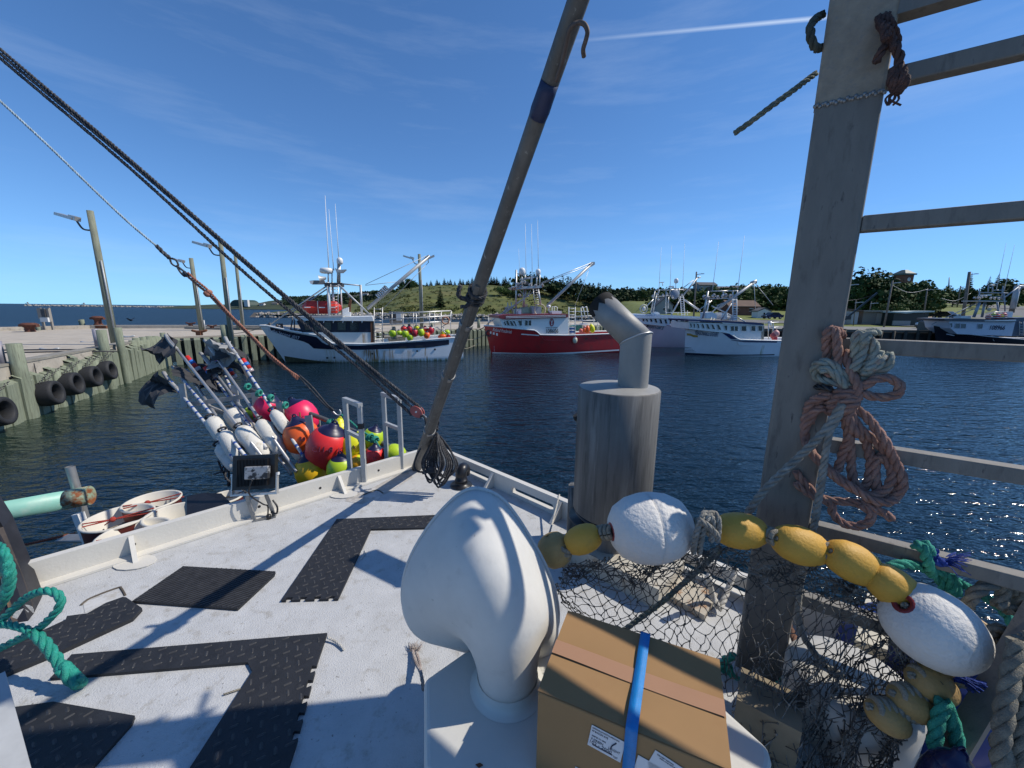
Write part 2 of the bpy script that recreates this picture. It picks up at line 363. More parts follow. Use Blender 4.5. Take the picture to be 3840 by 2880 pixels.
# ---- trees: prototypes then copies
def crown_mesh(seed, H, W, n, shape='broad'):
    q = random.Random(seed); b = MB()
    lobes = [(V((q.gauss(0, W * .22), q.gauss(0, W * .22), H * q.uniform(.38, .82))), W * q.uniform(.2, .34)) for _ in range(9)]
    lobes.append((V((0, 0, H * .6)), W * .36))
    for _ in range(n):
        c, r = q.choice(lobes)
        d = V((q.gauss(0, 1), q.gauss(0, 1), q.gauss(0, 1))).normalized(); p = c + d * r * (q.random() ** .35)
        nn = (d + V((q.gauss(0, .6), q.gauss(0, .6), q.gauss(0, .6) + .3))).normalized(); u, v = ortho(nn); s = W * q.uniform(.022, .05)
        b.add([p - u * s * 1.3, p - v * s, p + u * s * 1.3, p + v * s * .9], [(0, 1, 2, 3)])
    return b
def conifer_mesh(seed, H, W, tiers=16):
    q = random.Random(seed); b = MB()
    for i in range(tiers):
        t = i / tiers; z = H * (.10 + .88 * t); r = W * .5 * (1 - t) ** .85 * q.uniform(.8, 1.1) + .02 * W
        k = max(5, int(13 * (1 - t) + 4))
        for j in range(k):
            a = 2 * math.pi * (j + q.random()) / k; L = r * q.uniform(.7, 1.12); d = V((math.cos(a), math.sin(a), 0)); s = V((-d.y, d.x, 0))
            p0 = V((0, 0, z + H * .03)); tip = d * L + V((0, 0, z - L * .25 + q.uniform(-.02, .03) * H)); md = d * L * .6 + V((0, 0, z + H * .005)); wd = L * .26
            b.add([p0, md + s * wd, tip, md - s * wd], [(0, 1, 2, 3)])
            b.add([p0 - V((0, 0, H * .03)), md + s * wd * .5 - V((0, 0, H * .035)), tip, md - s * wd * .5 - V((0, 0, H * .02))], [(0, 1, 2, 3)])
    b.add([(0, 0, H * 1.02), (.02 * W, 0, H * .93), (-.02 * W, .02 * W, H * .93)], [(0, 1, 2)])
    return b
def tree_proto(name, mb, fol, H, tr):
    r = thing(name, (0, 0, -500), 'x', 'tree')
    mb.build('crown', fol, r, local=True)
    t = MB(); t.tube([(0, 0, -.5), (0.02 * H, 0, H * .3), (0, .02 * H, H * .62)], [tr, tr * .75, tr * .3], 7)
    for k in range(3):
        a = k * 2.1; t.tube([(0, 0, H * (.25 + .08 * k)), (math.cos(a) * H * .14, math.sin(a) * H * .14, H * (.45 + .05 * k))], [tr * .45, tr * .15], 5)
    t.build('trunk', BARK, r, local=True)
    return r
PROT = {'broad': [tree_proto('broadleaf_tree', crown_mesh(10 + i, 10, 9, 1500), FOL_M, 10, .3) for i in range(4)],
        'conifer': [tree_proto('conifer_tree', conifer_mesh(30 + i, 10, 4.4), FOL_D, 10, .16) for i in range(4)],
        'shrub': [tree_proto('shrub_tree', crown_mesh(50 + i, 6, 8, 700), FOL_L, 6, .15) for i in range(2)]}
def tree(kind, loc, h, label, group=None, wide=1.0, seed=None):
    q = random.Random(seed if seed is not None else hash((round(loc[0], 2), round(loc[1], 2))) & 0xffff)
    p = PROT[kind][q.randrange(len(PROT[kind]))]; base = {'broad': 10, 'conifer': 10, 'shrub': 6}[kind]
    o = copy_tree(p); s = h / base; o.location = loc; o.scale = (s * wide, s * wide, s); o.rotation_euler = (0, 0, q.uniform(0, 6.28))
    tag(o, label, 'tree', group); return o
# town slope on the right and far shore
def land_z(x, y):
    d = (y - 74) / 150
    z = 2.0 if d < 0 else 2.0 + min(1.3, d) * 9 + .4 * fbm(x, y, .05) * min(1, d * 4)
    return -1 + (z + 1) * max(0, min(1, (x - 22 - .16 * (y - 58)) / 7))
struct(grid(20, 330, 58.6, 330, 60, 50, land_z).build('ground', LAWN))
# far wooded shore beyond the open water on the left
FS = ridge([(880, 1142), (960, 1139), (1010, 1128), (1100, 1121), (1180, 1119), (1260, 1112), (1330, 1104), (1420, 1098), (1520, 1092), (1600, 1090)], 620)
def far_z(x, y):
    t = (y - 520) / 100; h = interp(FS, x * 620 / y)
    return .3 + (h - .3) * max(0, min(1, t)) ** .7 if t < 1.3 else h
struct(grid(-470, -50, 515, 760, 70, 14, far_z).build('far_shore', WOODSF))
b = MB(); q = random.Random(11)
for _ in range(2600):
    y = q.uniform(545, 655); x = q.uniform(-360, -70) * y / 620
    h = interp(FS, x * 620 / y)
    if h < 4.6 or (y < 590 and q.random() < .3): continue
    z = far_z(x, y); s = q.uniform(1.6, 4.0) * min(1, h / 14 + .3)
    for k in range(5):
        p = V((x + q.gauss(0, 1.4), y, z + s * q.uniform(.2, 1.0))); u, v = ortho((q.gauss(0, 1), q.gauss(0, 1), q.gauss(0, .6))); r_ = s * q.uniform(.35, .6)
        b.add([p - u * r_, p - v * r_, p + u * r_, p + v * r_ * 1.2], [(0, 1, 2, 3)])
struct(b.build('far_woods', foliage('far_wood_foliage', (.012, .026, .014), (.04, .065, .028), .05)), 'stuff')
# ------------------------------------------------------------------ rock armour below the hill, breakwater, far quay
ROCK = mat('pale_armour_rock', (.36, .33, .29), .9, var=.3, scale=.8, bump=.4, bscale=6)
ROCKD = mat('dark_rock_gaps', (.10, .09, .08), .95, var=.4, scale=.5, world=True)
def rock_mesh(seed, m=ROCK):
    q = random.Random(seed); b = MB(); n = 7
    b.ell((0, 0, 0), (q.uniform(.8, 1.2), q.uniform(.7, 1), q.uniform(.55, .8)), n, 5); b.s = [False] * len(b.s)
    b.v = [v * (1 + .28 * math.sin(v.x * 7 + seed) * math.cos(v.y * 5 + v.z * 6 + seed)) for v in b.v]
    me = bpy.data.meshes.new('rock'); me.from_pydata([tuple(v) for v in b.v], [], b.f); me.materials.append(m); me.update(); return me
ROCKS = [rock_mesh(i) for i in range(7)]
bank = thing('rock_revetment', (0, HY0, 0), 'long bank of pale broken boulders along the foot of the green hill', 'rock bank')
mb = MB(); n = 60
for i in range(n):
    x0, x1 = -110 + 205 * i / n, -110 + 205 * (i + 1) / n
    mb.quad((x0, HY0 - 3.6, -.5), (x1, HY0 - 3.6, -.5), (x1, HY0 + .6, 1.9), (x0, HY0 + .6, 1.9))
mb.build('bank_core', ROCKD, bank)
q = random.Random(5)
for k in range(300):
    x = -86 + 133 * (k + q.random()) / 300; t = q.random()
    o = bpy.data.objects.new('boulder', q.choice(ROCKS)); COL.objects.link(o); o.parent = bank
    s = q.uniform(.55, 1.05); o.location = (x, -3.3 + 3.6 * t, -.1 + 2.0 * t); o.scale = (s, s * .9, s * .85); o.rotation_euler = (q.uniform(0, 6), q.uniform(0, 6), q.uniform(0, 6))
mb = MB(); me0 = [([tuple(v.co) for v in m.vertices], [tuple(p.vertices) for p in m.polygons]) for m in ROCKS]
def scatter_rocks(mb, pts):
    for (x, y, z, s) in pts:
        vs, fs = q.choice(me0); Mx = Matrix.Rotation(q.uniform(0, 6), 3, 'Z') @ Matrix.Rotation(q.uniform(0, 6), 3, 'X')
        mb.add([V((x, y, z)) + Mx @ (V(v) * s) for v in vs], fs)
scatter_rocks(mb, [(q.uniform(-108, 94), HY0 - 3.5 + 4.2 * t, -.1 + 2.1 * t, q.uniform(.35, .7)) for t in [q.random() for _ in range(900)]])
struct(mb.build('small_rocks', ROCK, bank), 'stuff')
# breakwater far out on the left with two light frames
A, B_ = PZ(95, 1147.5, 0), PZ(880, 1156, 0)
bw = thing('breakwater', A, 'low pale rock breakwater far out on the horizon with two small beacon frames', 'breakwater')
mb = MB(); pts = []
for k in range(420):
    t = k / 420; c = A.lerp(B_, t); wdt = 3.0 * (1 - .5 * t)
    pts.append((c.x + q.uniform(-2, 2), c.y + q.uniform(-3, 3), q.uniform(0, 1.1) * (1.6 - .8 * t), q.uniform(1.0, 2.0)))
scatter_rocks(mb, pts); struct(mb.build('rock_heap', ROCK, bw), 'stuff')
for px, py in ((104, 1137), (315, 1134)):
    t = (px - 95) / 785; c = A.lerp(B_, t); mb = MB(); h = 5.2
    for i, j in ((-1, -1), (1, -1), (1, 1), (-1, 1)): mb.cyl((c.x + i * 2.2, c.y + j * 2, .5), (c.x + i * 1.2, c.y + j, h), .25, n=5)
    mb.box((c.x, c.y, h), (4.4, 3, .5)); mb.box((c.x + 1, c.y, h + 1.1), (1.5, 1.3, 1.8)); mb.build('beacon_frame', mat('beacon_brown', (.22, .15, .12)), bw)
# ------------------------------------------------------------------ houses and sheds
ROOFG = mat('grey_shingle_roof', (.10, .10, .105), .9, var=.2, scale=.6); ROOFB = mat('brown_shingle_roof', (.14, .09, .065), .9, var=.2, scale=.6)
WALLW = mat('white_clapboard', (.62, .62, .60), .7, var=.05); WALLG = mat('grey_clapboard', (.27, .27, .26), .8, var=.1); WALLT = mat('tan_clapboard', (.38, .31, .23), .8, var=.1)
WALLB = mat('brown_brick', (.17, .075, .05), .9, var=.2, scale=1.5); WALLM = mat('mauve_clapboard', (.27, .22, .2), .8, var=.1)
def house(px, py, wpx, Y, wall, roofm, label, cat='house', name='house', hw=.55, ridge_along=True, zbase=None, rz=0, roof=.45, win=3, depth=.8, chim=False, door=True, group=None):
    c = PY(px, py, Y); W = wpx / FPX * Y * 1.0; H = W * hw; D = W * depth
    z0 = c.z if zbase is None else zbase
    r = thing(name, (c.x, c.y, z0), label, cat, group, rz)
    mb = MB(); mb.box((0, 0, H / 2 - .6), (W, D, H + 1.2)); hr = W * roof * (.45 if ridge_along else .6); o = W * .05
    if not ridge_along: mb.prism([(-W / 2, -D / 2, H), (W / 2, -D / 2, H), (0, -D / 2, H + hr)], (0, D, 0))
    else: mb.prism([(-W / 2, -D / 2, H), (-W / 2, D / 2, H), (-W / 2, 0, H + hr)], (W, 0, 0))
    mb.build('wall', wall, r, local=True)
    mb = MB(); t = .22
    if ridge_along:
        for s in (-1, 1): mb.prism([(-W / 2 - o, s * (D / 2 + o), H - .15), (-W / 2 - o, 0, H + hr + .05), (-W / 2 - o, 0, H + hr + .05 + t), (-W / 2 - o, s * (D / 2 + o), H - .15 + t)], (W + 2 * o, 0, 0))
    else:
        for s in (-1, 1): mb.prism([(s * (W / 2 + o), -D / 2 - o, H - .15), (0, -D / 2 - o, H + hr + .05), (0, -D / 2 - o, H + hr + .05 + t), (s * (W / 2 + o), -D / 2 - o, H - .15 + t)], (0, D + 2 * o, 0))
    rf = mb.build('roof', roofm, r, local=True)
    if chim: m2 = MB(); m2.box((W * .25, 0, H + hr + .3), (W * .09, W * .09, W * .22)); m2.build('chimney', WALLB, rf, local=True)
    for k in range(win):
        x = -W / 2 + W * (k + .5) / win; m3 = MB(); m3.box((x, -D / 2 - .03, H * .58), (W * .11, .12, H * .3)); f = m3.build('window', GLASSD, r, local=True)
        m4 = MB(); ww, hh = W * .065, H * .18
        m4.box((x, -D / 2 - .05, H * .58 + hh), (W * .14, .14, H * .05)); m4.box((x, -D / 2 - .05, H * .58 - hh), (W * .14, .14, H * .05)); m4.build('frame', WALLW, f, local=True)
    if door: m5 = MB(); m5.box((W * .32, -D / 2 - .02, H * .28), (W * .12, .1, H * .62)); m5.build('door', DARKM, r, local=True)
    return r
NEARB = [(2268, 1142, 40, 'grey gabled house low on the slope behind the red boat boom tip', WALLG, ROOFG),
         (2312, 1146, 46, 'dark roofed bungalow among trees right of the exhaust elbow tip', WALLM, ROOFG), (2345, 1148, 44, 'tan bungalow with brown roof, middle of the houses right of the elbow', WALLT, ROOFB),
         (2385, 1150, 34, 'white walled house beside the big dark tree behind the left white boat', WALLW, ROOFB)]
for px, py, wp, lb, wm, rm in NEARB: house(px, py, wp, 250, wm, rm, lb, group='houses on the slopes behind the harbour', hw=.4)
for px, py, wp, lb, wm, rm in [(2640, 1100, 62, 'pale flat topped house high on the ridge above the two white boats', WALLG, ROOFG), (2708, 1104, 44, 'grey house with dormer on the ridge, second from the white boat antenna', WALLG, ROOFG),
                               (2765, 1106, 52, 'long grey house on the ridge just left of the bulky leaning post', WALLG, ROOFG), (2560, 1128, 70, 'dark gabled house partly hidden behind the white boat mast ladder', WALLG, ROOFG), (2850, 1100, 34, 'small white house high on the ridge left of the aluminium post', WALLW, ROOFG), (3022, 1098, 40, 'mauve ridge house close against the left edge of the aluminium post', WALLM, ROOFG)]:
    house(px, py, wp, 215, wm, rm, lb, group='houses on the slopes behind the harbour', hw=.45, roof=.35)
house(3140, 1130, 64, 150, WALLT, ROOFG, 'pale stone house with tall brick chimney just right of the aluminium post', chim=True, group='houses on the slopes behind the harbour')
for px, py, wp, lb, wm, rm in [(1396, 1128, 30, 'mauve block house on the far wooded slope beside the boat number board', WALLM, ROOFG), (1352, 1122, 22, 'small white house on the far slope right of the rust streaked boat mast', WALLW, ROOFG), (1372, 1112, 18, 'tiny white house above the mauve block house', WALLW, ROOFG),
                               (1322, 1128, 26, 'grey roofed house low behind the boom post of the rust streaked boat', WALLG, ROOFG), (1168, 1146, 26, 'tan house near the far shoreline left of the orange rescue capsule', WALLT, ROOFB), (1100, 1148, 16, 'small white shed on the far shore left of the rust streaked boat', WALLW, ROOFG), (1255, 1135, 24, 'white house on the far slope between the boat mast and its ladder', WALLW, ROOFG),
                               (1035, 1149, 20, 'tan cottage on the low far shoreline left of the boat bow', WALLT, ROOFG), (985, 1148, 16, 'white cottage on the far shoreline near the dark dome barn', WALLW, ROOFG), (930, 1149, 22, 'long white shed on the spit beside the dark dome barn', WALLW, ROOFG)]:
    Y = 560 if py > 1140 else 590
    house(px, py, wp, Y, wm, rm, lb, group='houses on the far shore', hw=.5, win=2, door=False)
# dome barn on the spit
c = PY(888, 1149, 540); r = thing('dome_barn', c, 'dark green half round barn with white end wall on the far spit', 'barn'); mb = MB()
Wd = 9.5
mb.prism([(c.x + Wd * math.cos(math.pi * k / 12), c.y, c.z + Wd * .95 * math.sin(math.pi * k / 12)) for k in range(13)], (9, 22, 0)); mb.build('shell', mat('green_dome', (.02, .05, .04)), r)
mb = MB(); mb.box((c.x + 13, c.y + 2, c.z + 4.4), (5, 4, 9)); mb.build('end_wall', WALLW, r)
sp = MB(); sp.prism([PZ(880, 1158, 0), PZ(1010, 1159, 0), PZ(1180, 1159, 0), PZ(1180, 1151, 0), PZ(880, 1151, 0)], (0, 0, .5)); struct(sp.build('far_beach', mat('far_beach_sand', (.30, .26, .20), world=True)))
# church
c = PY(1515, 1103, 330); r = thing('church', c, 'grey church with slim white steeple on the ridge behind the boom', 'church'); mb = MB()
mb.box((c.x, c.y, c.z + 1), (5, 9, 7)); mb.prism([(c.x - 2.7, c.y - 4.7, c.z + 4.5), (c.x + 2.7, c.y - 4.7, c.z + 4.5), (c.x, c.y - 4.7, c.z + 8)], (0, 9.4, 0), 1); mb.build('nave', [WALLG, ROOFG], r)
mb = MB(); mb.box((c.x + 1.4, c.y - 5, c.z + 4), (2, 2, 9)); mb.tube([(c.x + 1.4, c.y - 5, c.z + 8.4), (c.x + 1.4, c.y - 5, c.z + 13.5)], [1.25, .05], 8); mb.build('steeple', WALLW, r)
# clock tower
Y = 175; c = PY(3372, 1120, Y); top = PY(3372, 1012, Y).z; k = Y / FPX
r = thing('clock_tower', (c.x, c.y, 5), 'dark brick clock tower with green pyramid roof rising above the trees', 'clock tower', rz=.12)
eave = PY(3372, 1031, Y).z - 5; tp = top - 5; hw = 19 * k
mb = MB(); mb.box((0, 0, eave / 2), (2 * hw, 2 * hw, eave)); mb.build('shaft', WALLB, r, local=True)
mb = MB(); mb.box((0, 0, eave + .2), (2 * hw + 1.2, 2 * hw + 1.2, .6)); mb.add([(-hw - .4, -hw - .4, eave + .5), (hw + .4, -hw - .4, eave + .5), (hw + .4, hw + .4, eave + .5), (-hw - .4, hw + .4, eave + .5), (-.7, -.7, tp), (.7, -.7, tp), (.7, .7, tp), (-.7, .7, tp)], [(0, 1, 5, 4), (1, 2, 6, 5), (2, 3, 7, 6), (3, 0, 4, 7), (4, 5, 6, 7)]); mb.build('roof', mat('verdigris_copper', (.07, .11, .10)), r, local=True)
mb = MB(); mb.cyl((0, -hw - .02, eave - 2.0), (0, -hw - .15, eave - 2.0), .75, n=20)
cf = mb.build('clock_face', mat('white_clock', (.6, .6, .58)), r, local=True); mb = MB(); mb.box((0, -hw - .18, eave - 1.75), (.08, .04, .55)); mb.box((.2, -hw - .18, eave - 2.0), (.4, .04, .08)); mb.build('clock_hands', BLACKP, cf, local=True)
# yard structures near the quay on the right
YARD = MB(); YARD.prism([(18, 56.2, 1.6), (150, 56.2, 1.6), (150, 74, 1.6), (18, 74, 1.6)], (0, 0, .43)); struct(YARD.build('quay_yard', GRAVEL))
quay = thing('timber_quay', (20, 56, 0), 'dark timber faced quay wall below the gravel yard on the right', 'quay')
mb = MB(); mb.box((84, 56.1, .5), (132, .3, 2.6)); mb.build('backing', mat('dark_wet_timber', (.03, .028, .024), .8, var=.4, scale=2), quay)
TQ = mat('dark_quay_timber', (.055, .05, .04), .9, var=.4, scale=2)
base = MB(); base.cyl((0, 0, -1.0), (0, 0, 2.25), .2, n=8); p0 = base.build('pile', TQ, quay, local=True); p0.location = (3, -.3, 0)
for k in range(1, 46):
    o = p0.copy(); COL.objects.link(o); o.location = (3 + k * 1.75, -.3 + rnd.uniform(-.05, .05), rnd.uniform(-.25, .1))
mb = MB(); mb.box((84, 55.85, 2.05), (132, .35, .3)); mb.build('cap_beam', mat('quay_cap_timber', (.12, .11, .09), .9, var=.3), quay)
def strip(pts, wd, dz, name, m):
    mb = MB(); ps = [V((x, y, 0)) for x, y in pts]; ps = spline(ps, 8); L = []
    for (u, v), p in zip(frames(ps), ps):
        i = ps.index(p); t = (ps[min(i + 1, len(ps) - 1)] - ps[max(i - 1, 0)]).normalized(); s = V((-t.y, t.x, 0)) * (wd / 2)
        for q_ in (p + s, p - s): L.append((q_.x, q_.y, land_z(q_.x, q_.y) + dz))
    mb.add(L, [(2 * i, 2 * i + 1, 2 * i + 3, 2 * i + 2) for i in range(len(ps) - 1)], 0, True); struct(mb.build(name, m))
strip([(78, 70), (96, 82), (122, 100), (170, 130), (225, 190), (250, 260)], 13, .10, 'road', ASPH)
strip([(84, 85), (100, 95), (117, 110), (130, 123)], 2.2, .16, 'footpath', mat('tan_path', (.38, .30, .22), .9, world=True))
strip([(24, 80), (50, 82), (84, 80)], 7, .09, 'back_road', ASPH)
def ph(px, py, Y): return PY(px, py, Y)
# grey white ticket shed with lean-to roof
def shed(name, label, x0, x1, ytop, ybase, Y, wall, roofm, rise=0, depth=5, sign=None):
    a, b = PY(x0, ybase, Y), PY(x1, ybase, Y); h0 = PY(x0, ytop, Y).z - a.z; cx = (a.x + b.x) / 2
    r = thing(name, (cx, Y, a.z), label, 'shed'); W = b.x - a.x; mb = MB()
    mb.prism([(-W / 2, 0, -.3), (W / 2, 0, -.3), (W / 2, 0, h0 - rise), (-W / 2, 0, h0)], (0, depth, 0)); mb.build('wall', wall, r, local=True)
    mb = MB(); mb.prism([(-W / 2 - .4, -.5, h0 + .03), (W / 2 + .4, -.5, h0 - rise + .03), (W / 2 + .4, -.5, h0 - rise + .3), (-W / 2 - .4, -.5, h0 + .3)], (0, depth + 1, 0)); mb.build('roof', roofm, r, local=True)
    return r, W, h0
r, W, h = shed('kiosk_shed', 'pale lean-to shed with blue notice boards just right of the post', 3098, 3214, 1156, 1214, 78, mat('pale_shed_wall', (.36, .37, .40), .8), ROOFB, .6)
mb = MB(); mb.box((-W * .28, -.05, h * .55), (W * .2, .06, h * .3)); mb.build('notice_board', mat('blue_notice', (.10, .25, .62)), r, local=True)
mb = MB(); mb.box((-W * .3, -.05, h * .22), (W * .22, .06, h * .16)); mb.build('poster', NAVY, r, local=True)
mb = MB(); mb.box((W * .2, -.05, h * .35), (W * .16, .06, h * .68)); mb.build('door', WALLG, r, local=True)
r, W, h = shed('plywood_shed', 'square brown grey plywood shed between two poles', 3231, 3312, 1169, 1214, 78.5, mat('plywood', (.21, .185, .155), .9, var=.15), mat('plywood_edge', (.25, .22, .18)), 0)
mb = MB(); mb.box((W * .3, -.04, h * .45), (W * .36, .05, h * .86)); mb.build('door', mat('pale_plywood', (.33, .29, .24), .9), r, local=True)
a, b = PY(3345, 1220, 76), PY(3475, 1216, 76); r = thing('covered_stand', (a.x, 76, a.z), 'dark walled stand with pale curved canopy and white skirt beside the gravel yard', 'stand'); W = b.x - a.x
mb = MB(); mb.box((W * .5, 1.5, 1.2), (W, 3, 2.4)); mb.build('wall', mat('dark_green_tarp', (.018, .024, .02)), r, local=True)
mb = MB(); mb.prism([(-.3, -.4, 2.4), (W * .3, -.4, 2.3), (W * .5, -.4, 2.45), (W + .6, -.4, 2.6), (W + .6, -.4, 2.85), (W * .5, -.4, 2.75), (W * .3, -.4, 2.6), (-.3, -.4, 2.65)], (0, 4, 0)); mb.build('canopy', mat('pale_canopy', (.42, .50, .47)), r, local=True)
mb = MB(); mb.box((W * .24, -.1, .45), (W * .5, .2, .9)); mb.build('skirt', WALLG, r, local=True)
# garage and small shed behind the boats
house(2765, 1178, 105, 100, WALLB, ROOFB, 'brown brick boathouse with wide hipped roof behind the right white boat', 'garage', 'garage', hw=.26, roof=.4, win=2, depth=.7)
house(2852, 1190, 46, 92, WALLW, ROOFG, 'small white garden shed left of the aluminium post', 'shed', 'garden_shed', hw=.5, ridge_along=False, roof=.3, win=1)
house(2480, 1180, 60, 100, WALLG, ROOFG, 'grey boathouse with steep gable behind the left white boat', 'garage', 'garage', hw=.55, ridge_along=False, roof=.7, win=1)
# vehicles
def vehicle(name, label, cat, px, py, Y, rz, paint, pickup=False, sc=1.0, z=None):
    c = PY(px, py, Y); r = thing(name, (c.x, c.y, c.z if z is None else z), label, cat, rz=rz); L, Wd = 5.4 * sc, 1.95 * sc
    prof = [(-2.7, .45), (-2.7, 1.0), (-1.6, 1.12), (-.7, 1.78), (.9, 1.8), (1.15 if pickup else 2.0, 1.15), (2.7, 1.12), (2.7, .45)]
    mb = MB(); mb.prism([(x * sc, -Wd / 2, z * sc) for x, z in prof], (0, Wd, 0)); mb.build('body', paint, r, local=True)
    mb = MB()
    for s in (-1, 1): mb.prism([(x * sc, s * (Wd / 2 + .01), z * sc) for x, z in ((-1.35, 1.15), (-.6, 1.7), (.8, 1.7), (1.0, 1.15))], (0, .01 * s, 0))
    mb.build('side_window', GLASSD, r, local=True)
    mb = MB(); mb.quad(*[(x * sc, y * Wd / 2, z * sc) for x, y, z in ((-1.59, -.85, 1.16), (-1.59, .85, 1.16), (-.74, .75, 1.76), (-.74, -.75, 1.76))]); mb.build('windscreen', GLASSD, r, local=True)
    for i in (-1, 1):
        for j in (-1, 1):
            mb = MB(); mb.cyl((i * 1.7 * sc, j * (Wd / 2 - .22), .38 * sc), (i * 1.7 * sc, j * (Wd / 2 + .02), .38 * sc), .38 * sc, n=14); wh = mb.build('wheel', RUBBER, r, local=True)
            mb = MB(); mb.cyl((i * 1.7 * sc, j * (Wd / 2 + .02), .38 * sc), (i * 1.7 * sc, j * (Wd / 2 + .03), .38 * sc), .2 * sc, n=10); mb.build('rim', ALU, wh, local=True)
    for j in (-1, 1):
        mb = MB(); mb.box((-2.71 * sc, j * Wd * .36, .85 * sc), (.05, .35 * sc, .16 * sc)); mb.build('headlight', WHITE, r, local=True)
        mb = MB(); mb.box((-1.1 * sc, j * (Wd / 2 + .12), 1.2 * sc), (.14, .24, .16)); mb.build('mirror', paint, r, local=True)
    mb = MB(); mb.box((-2.72 * sc, 0, .8 * sc), (.05, Wd * .45, .3 * sc)); mb.build('grille', BLACKP, r, local=True)
CARP = mat('black_car_paint', (.012, .013, .016), .22, spec=.6, coat=.6)
vehicle('pickup_truck', 'black pickup truck parked at the quay edge beside the dark hulled boat', 'pickup truck', 3488, 1234, 68, .35, CARP, True)
vehicle('car', 'dark car coming down the road towards the harbour', 'car', 3546, 1187, 98, 1.75, CARP, z=land_z(PY(3546, 1187, 98).x, 98) + .1)
vehicle('car', 'dark blue car parked on the grass beside the small white garden shed', 'car', 2895, 1196, 86, .2, mat('dark_blue_paint', (.012, .02, .06), .25), sc=.8)
# hard standing block at quay edge
mb = MB(); c = PY(3490, 1245, 57.5); mb.box((c.x, c.y, 2.6), (2.6, 1.6, 1.5)); tag(mb.build('tarped_crate', mat('grey_green_tarp', (.06, .075, .07), .7), at=None), 'dark tarped crate on the quay edge left of the dark hulled boat bow', 'crate')
c = PY(3112, 1225, 58); mb = MB(); mb.box((c.x, c.y, 2.5), (2.2, 1.4, 1.1)); o = tag(mb.build('quay_box', mat('dark_box', (.06, .06, .055))), 'dark fish box with white rim on the quay beside the post', 'fish box'); mb = MB(); mb.box((c.x, c.y, 3.09), (2.4, 1.55, .08)); k = mb.build('lid', WALLW); k.parent = o
# ---- trees
GT = 'trees round the harbour'
def tz(px, top, Y, base): 
    z0 = land_z(PY(px, 1150, Y).x, Y) - .3; return V((PY(px, 1150, Y).x, Y, z0)), PY(px, top, Y).z - z0
for i, (k, px, top, Y, wd, lb) in enumerate([
    ('broad', 3245, 1003, 108, .85, 'tallest round crowned tree right of the post behind the sheds'), ('broad', 3212, 1050, 106, .6, 'round tree leaning out left of the tallest crown behind the lean-to shed'), ('broad', 3300, 1040, 112, .7, 'broad tree left of the clock tower'), ('broad', 3360, 1062, 122, .9, 'tree crown directly below the clock tower'),
    ('broad', 3425, 1052, 116, .85, 'feathery tree right of the clock tower'), ('broad', 3470, 1066, 118, .8, 'dense tree beside the bend of the road'), ('shrub', 3345, 1135, 100, .9, 'pale rounded shrub tree behind the plywood shed'), ('broad', 3390, 1110, 104, .9, 'low dark tree behind the covered stand'),
    ('broad', 3520, 1072, 165, .8, 'distant round tree left of the radio mast'), ('broad', 3570, 1078, 160, 1, 'dark tree group above the upper road'), ('broad', 3640, 1082, 160, 1, 'round tree behind the leaning pole by the dark hulled boat'), ('conifer', 3617, 1022, 170, .95, 'tall dark spruce left of the leaning quay pole'),
    ('conifer', 3688, 1032, 165, .8, 'shorter of the two dark spruces above the dark hulled boat'), ('conifer', 3718, 1022, 172, .95, 'taller of the two dark spruces above the dark hulled boat'), ('broad', 3745, 1044, 150, .9, 'wide tree behind the dark hulled boat antennas'), ('broad', 3800, 1046, 150, 1, 'spreading tree at the right behind the boat boom'), ('broad', 3850, 1075, 140, 1, 'tree crown cut by the right picture edge'),
    ('broad', 3700, 1090, 140, 1, 'low tree behind the dark hulled boat roof rail'), ('broad', 2412, 1075, 190, .8, 'big dark round tree behind the left white boat bow'), ('broad', 2385, 1108, 190, .8, 'smaller tree left of the big dark round tree'), ('broad', 2440, 1110, 186, .8, 'tree hidden behind the left white boat radar arch'),
    ('broad', 2590, 1108, 150, 1.1, 'tree behind the mast ladder of the left white boat'), ('broad', 2650, 1098, 150, 1.1, 'tree in front of the pale flat topped house'), ('broad', 2690, 1092, 146, 1, 'tree between the ridge houses and the right boat arch'), ('broad', 2735, 1100, 150, 1, 'tree above the brick boathouse'), ('broad', 2800, 1066, 135, .9, 'tall bushy tree right of the brick boathouse roof'),
    ('broad', 2850, 1075, 130, 1, 'bushy tree behind the small white garden shed'), ('broad', 2900, 1066, 132, .9, 'bushy tree nearest the left side of the post'), ('broad', 2950, 1092, 128, 1, 'low tree partly hidden by the post left edge'), ('broad', 3010, 1085, 125, 1, 'tree hidden behind the post'), ('broad', 3125, 1098, 112, .9, 'tree right of the post in front of the stone house'), ('broad', 3165, 1090, 118, .9, 'tree behind the lean-to shed poles'),
    ('shrub', 2830, 1150, 104, 1, 'pale shrub between the brick boathouse and the garden shed'), ('shrub', 2560, 1160, 104, 1, 'yellow green shrub behind the white boat railings')]):
    loc, h = tz(px, top, Y, 0); tree(k, loc, h, lb, GT, wd, i)
q = random.Random(21); tag_c = 0
WH = ['first', 'second', 'third', 'fourth', 'fifth', 'sixth']
SKY_ = [(1760 + 11.5 * i + q.uniform(-5, 5), 1043 + q.uniform(-9, 8), 236 + q.uniform(0, 8), 'conifer') for i in range(20)] + [(x, t, 241, 'conifer') for x, t in ((1602, 1056), (1617, 1050), (1640, 1046), (1649, 1055), (1667, 1042), (1680, 1050), (1690, 1045), (1706, 1052), (1726, 1043), (1737, 1047), (1750, 1052))] + [(1478, 1085, 225, 'broad'), (1540, 1044, 250, 'broad'), (1518, 1056, 252, 'broad'), (1558, 1062, 240, 'broad'), (1590, 1066, 240, 'broad')]
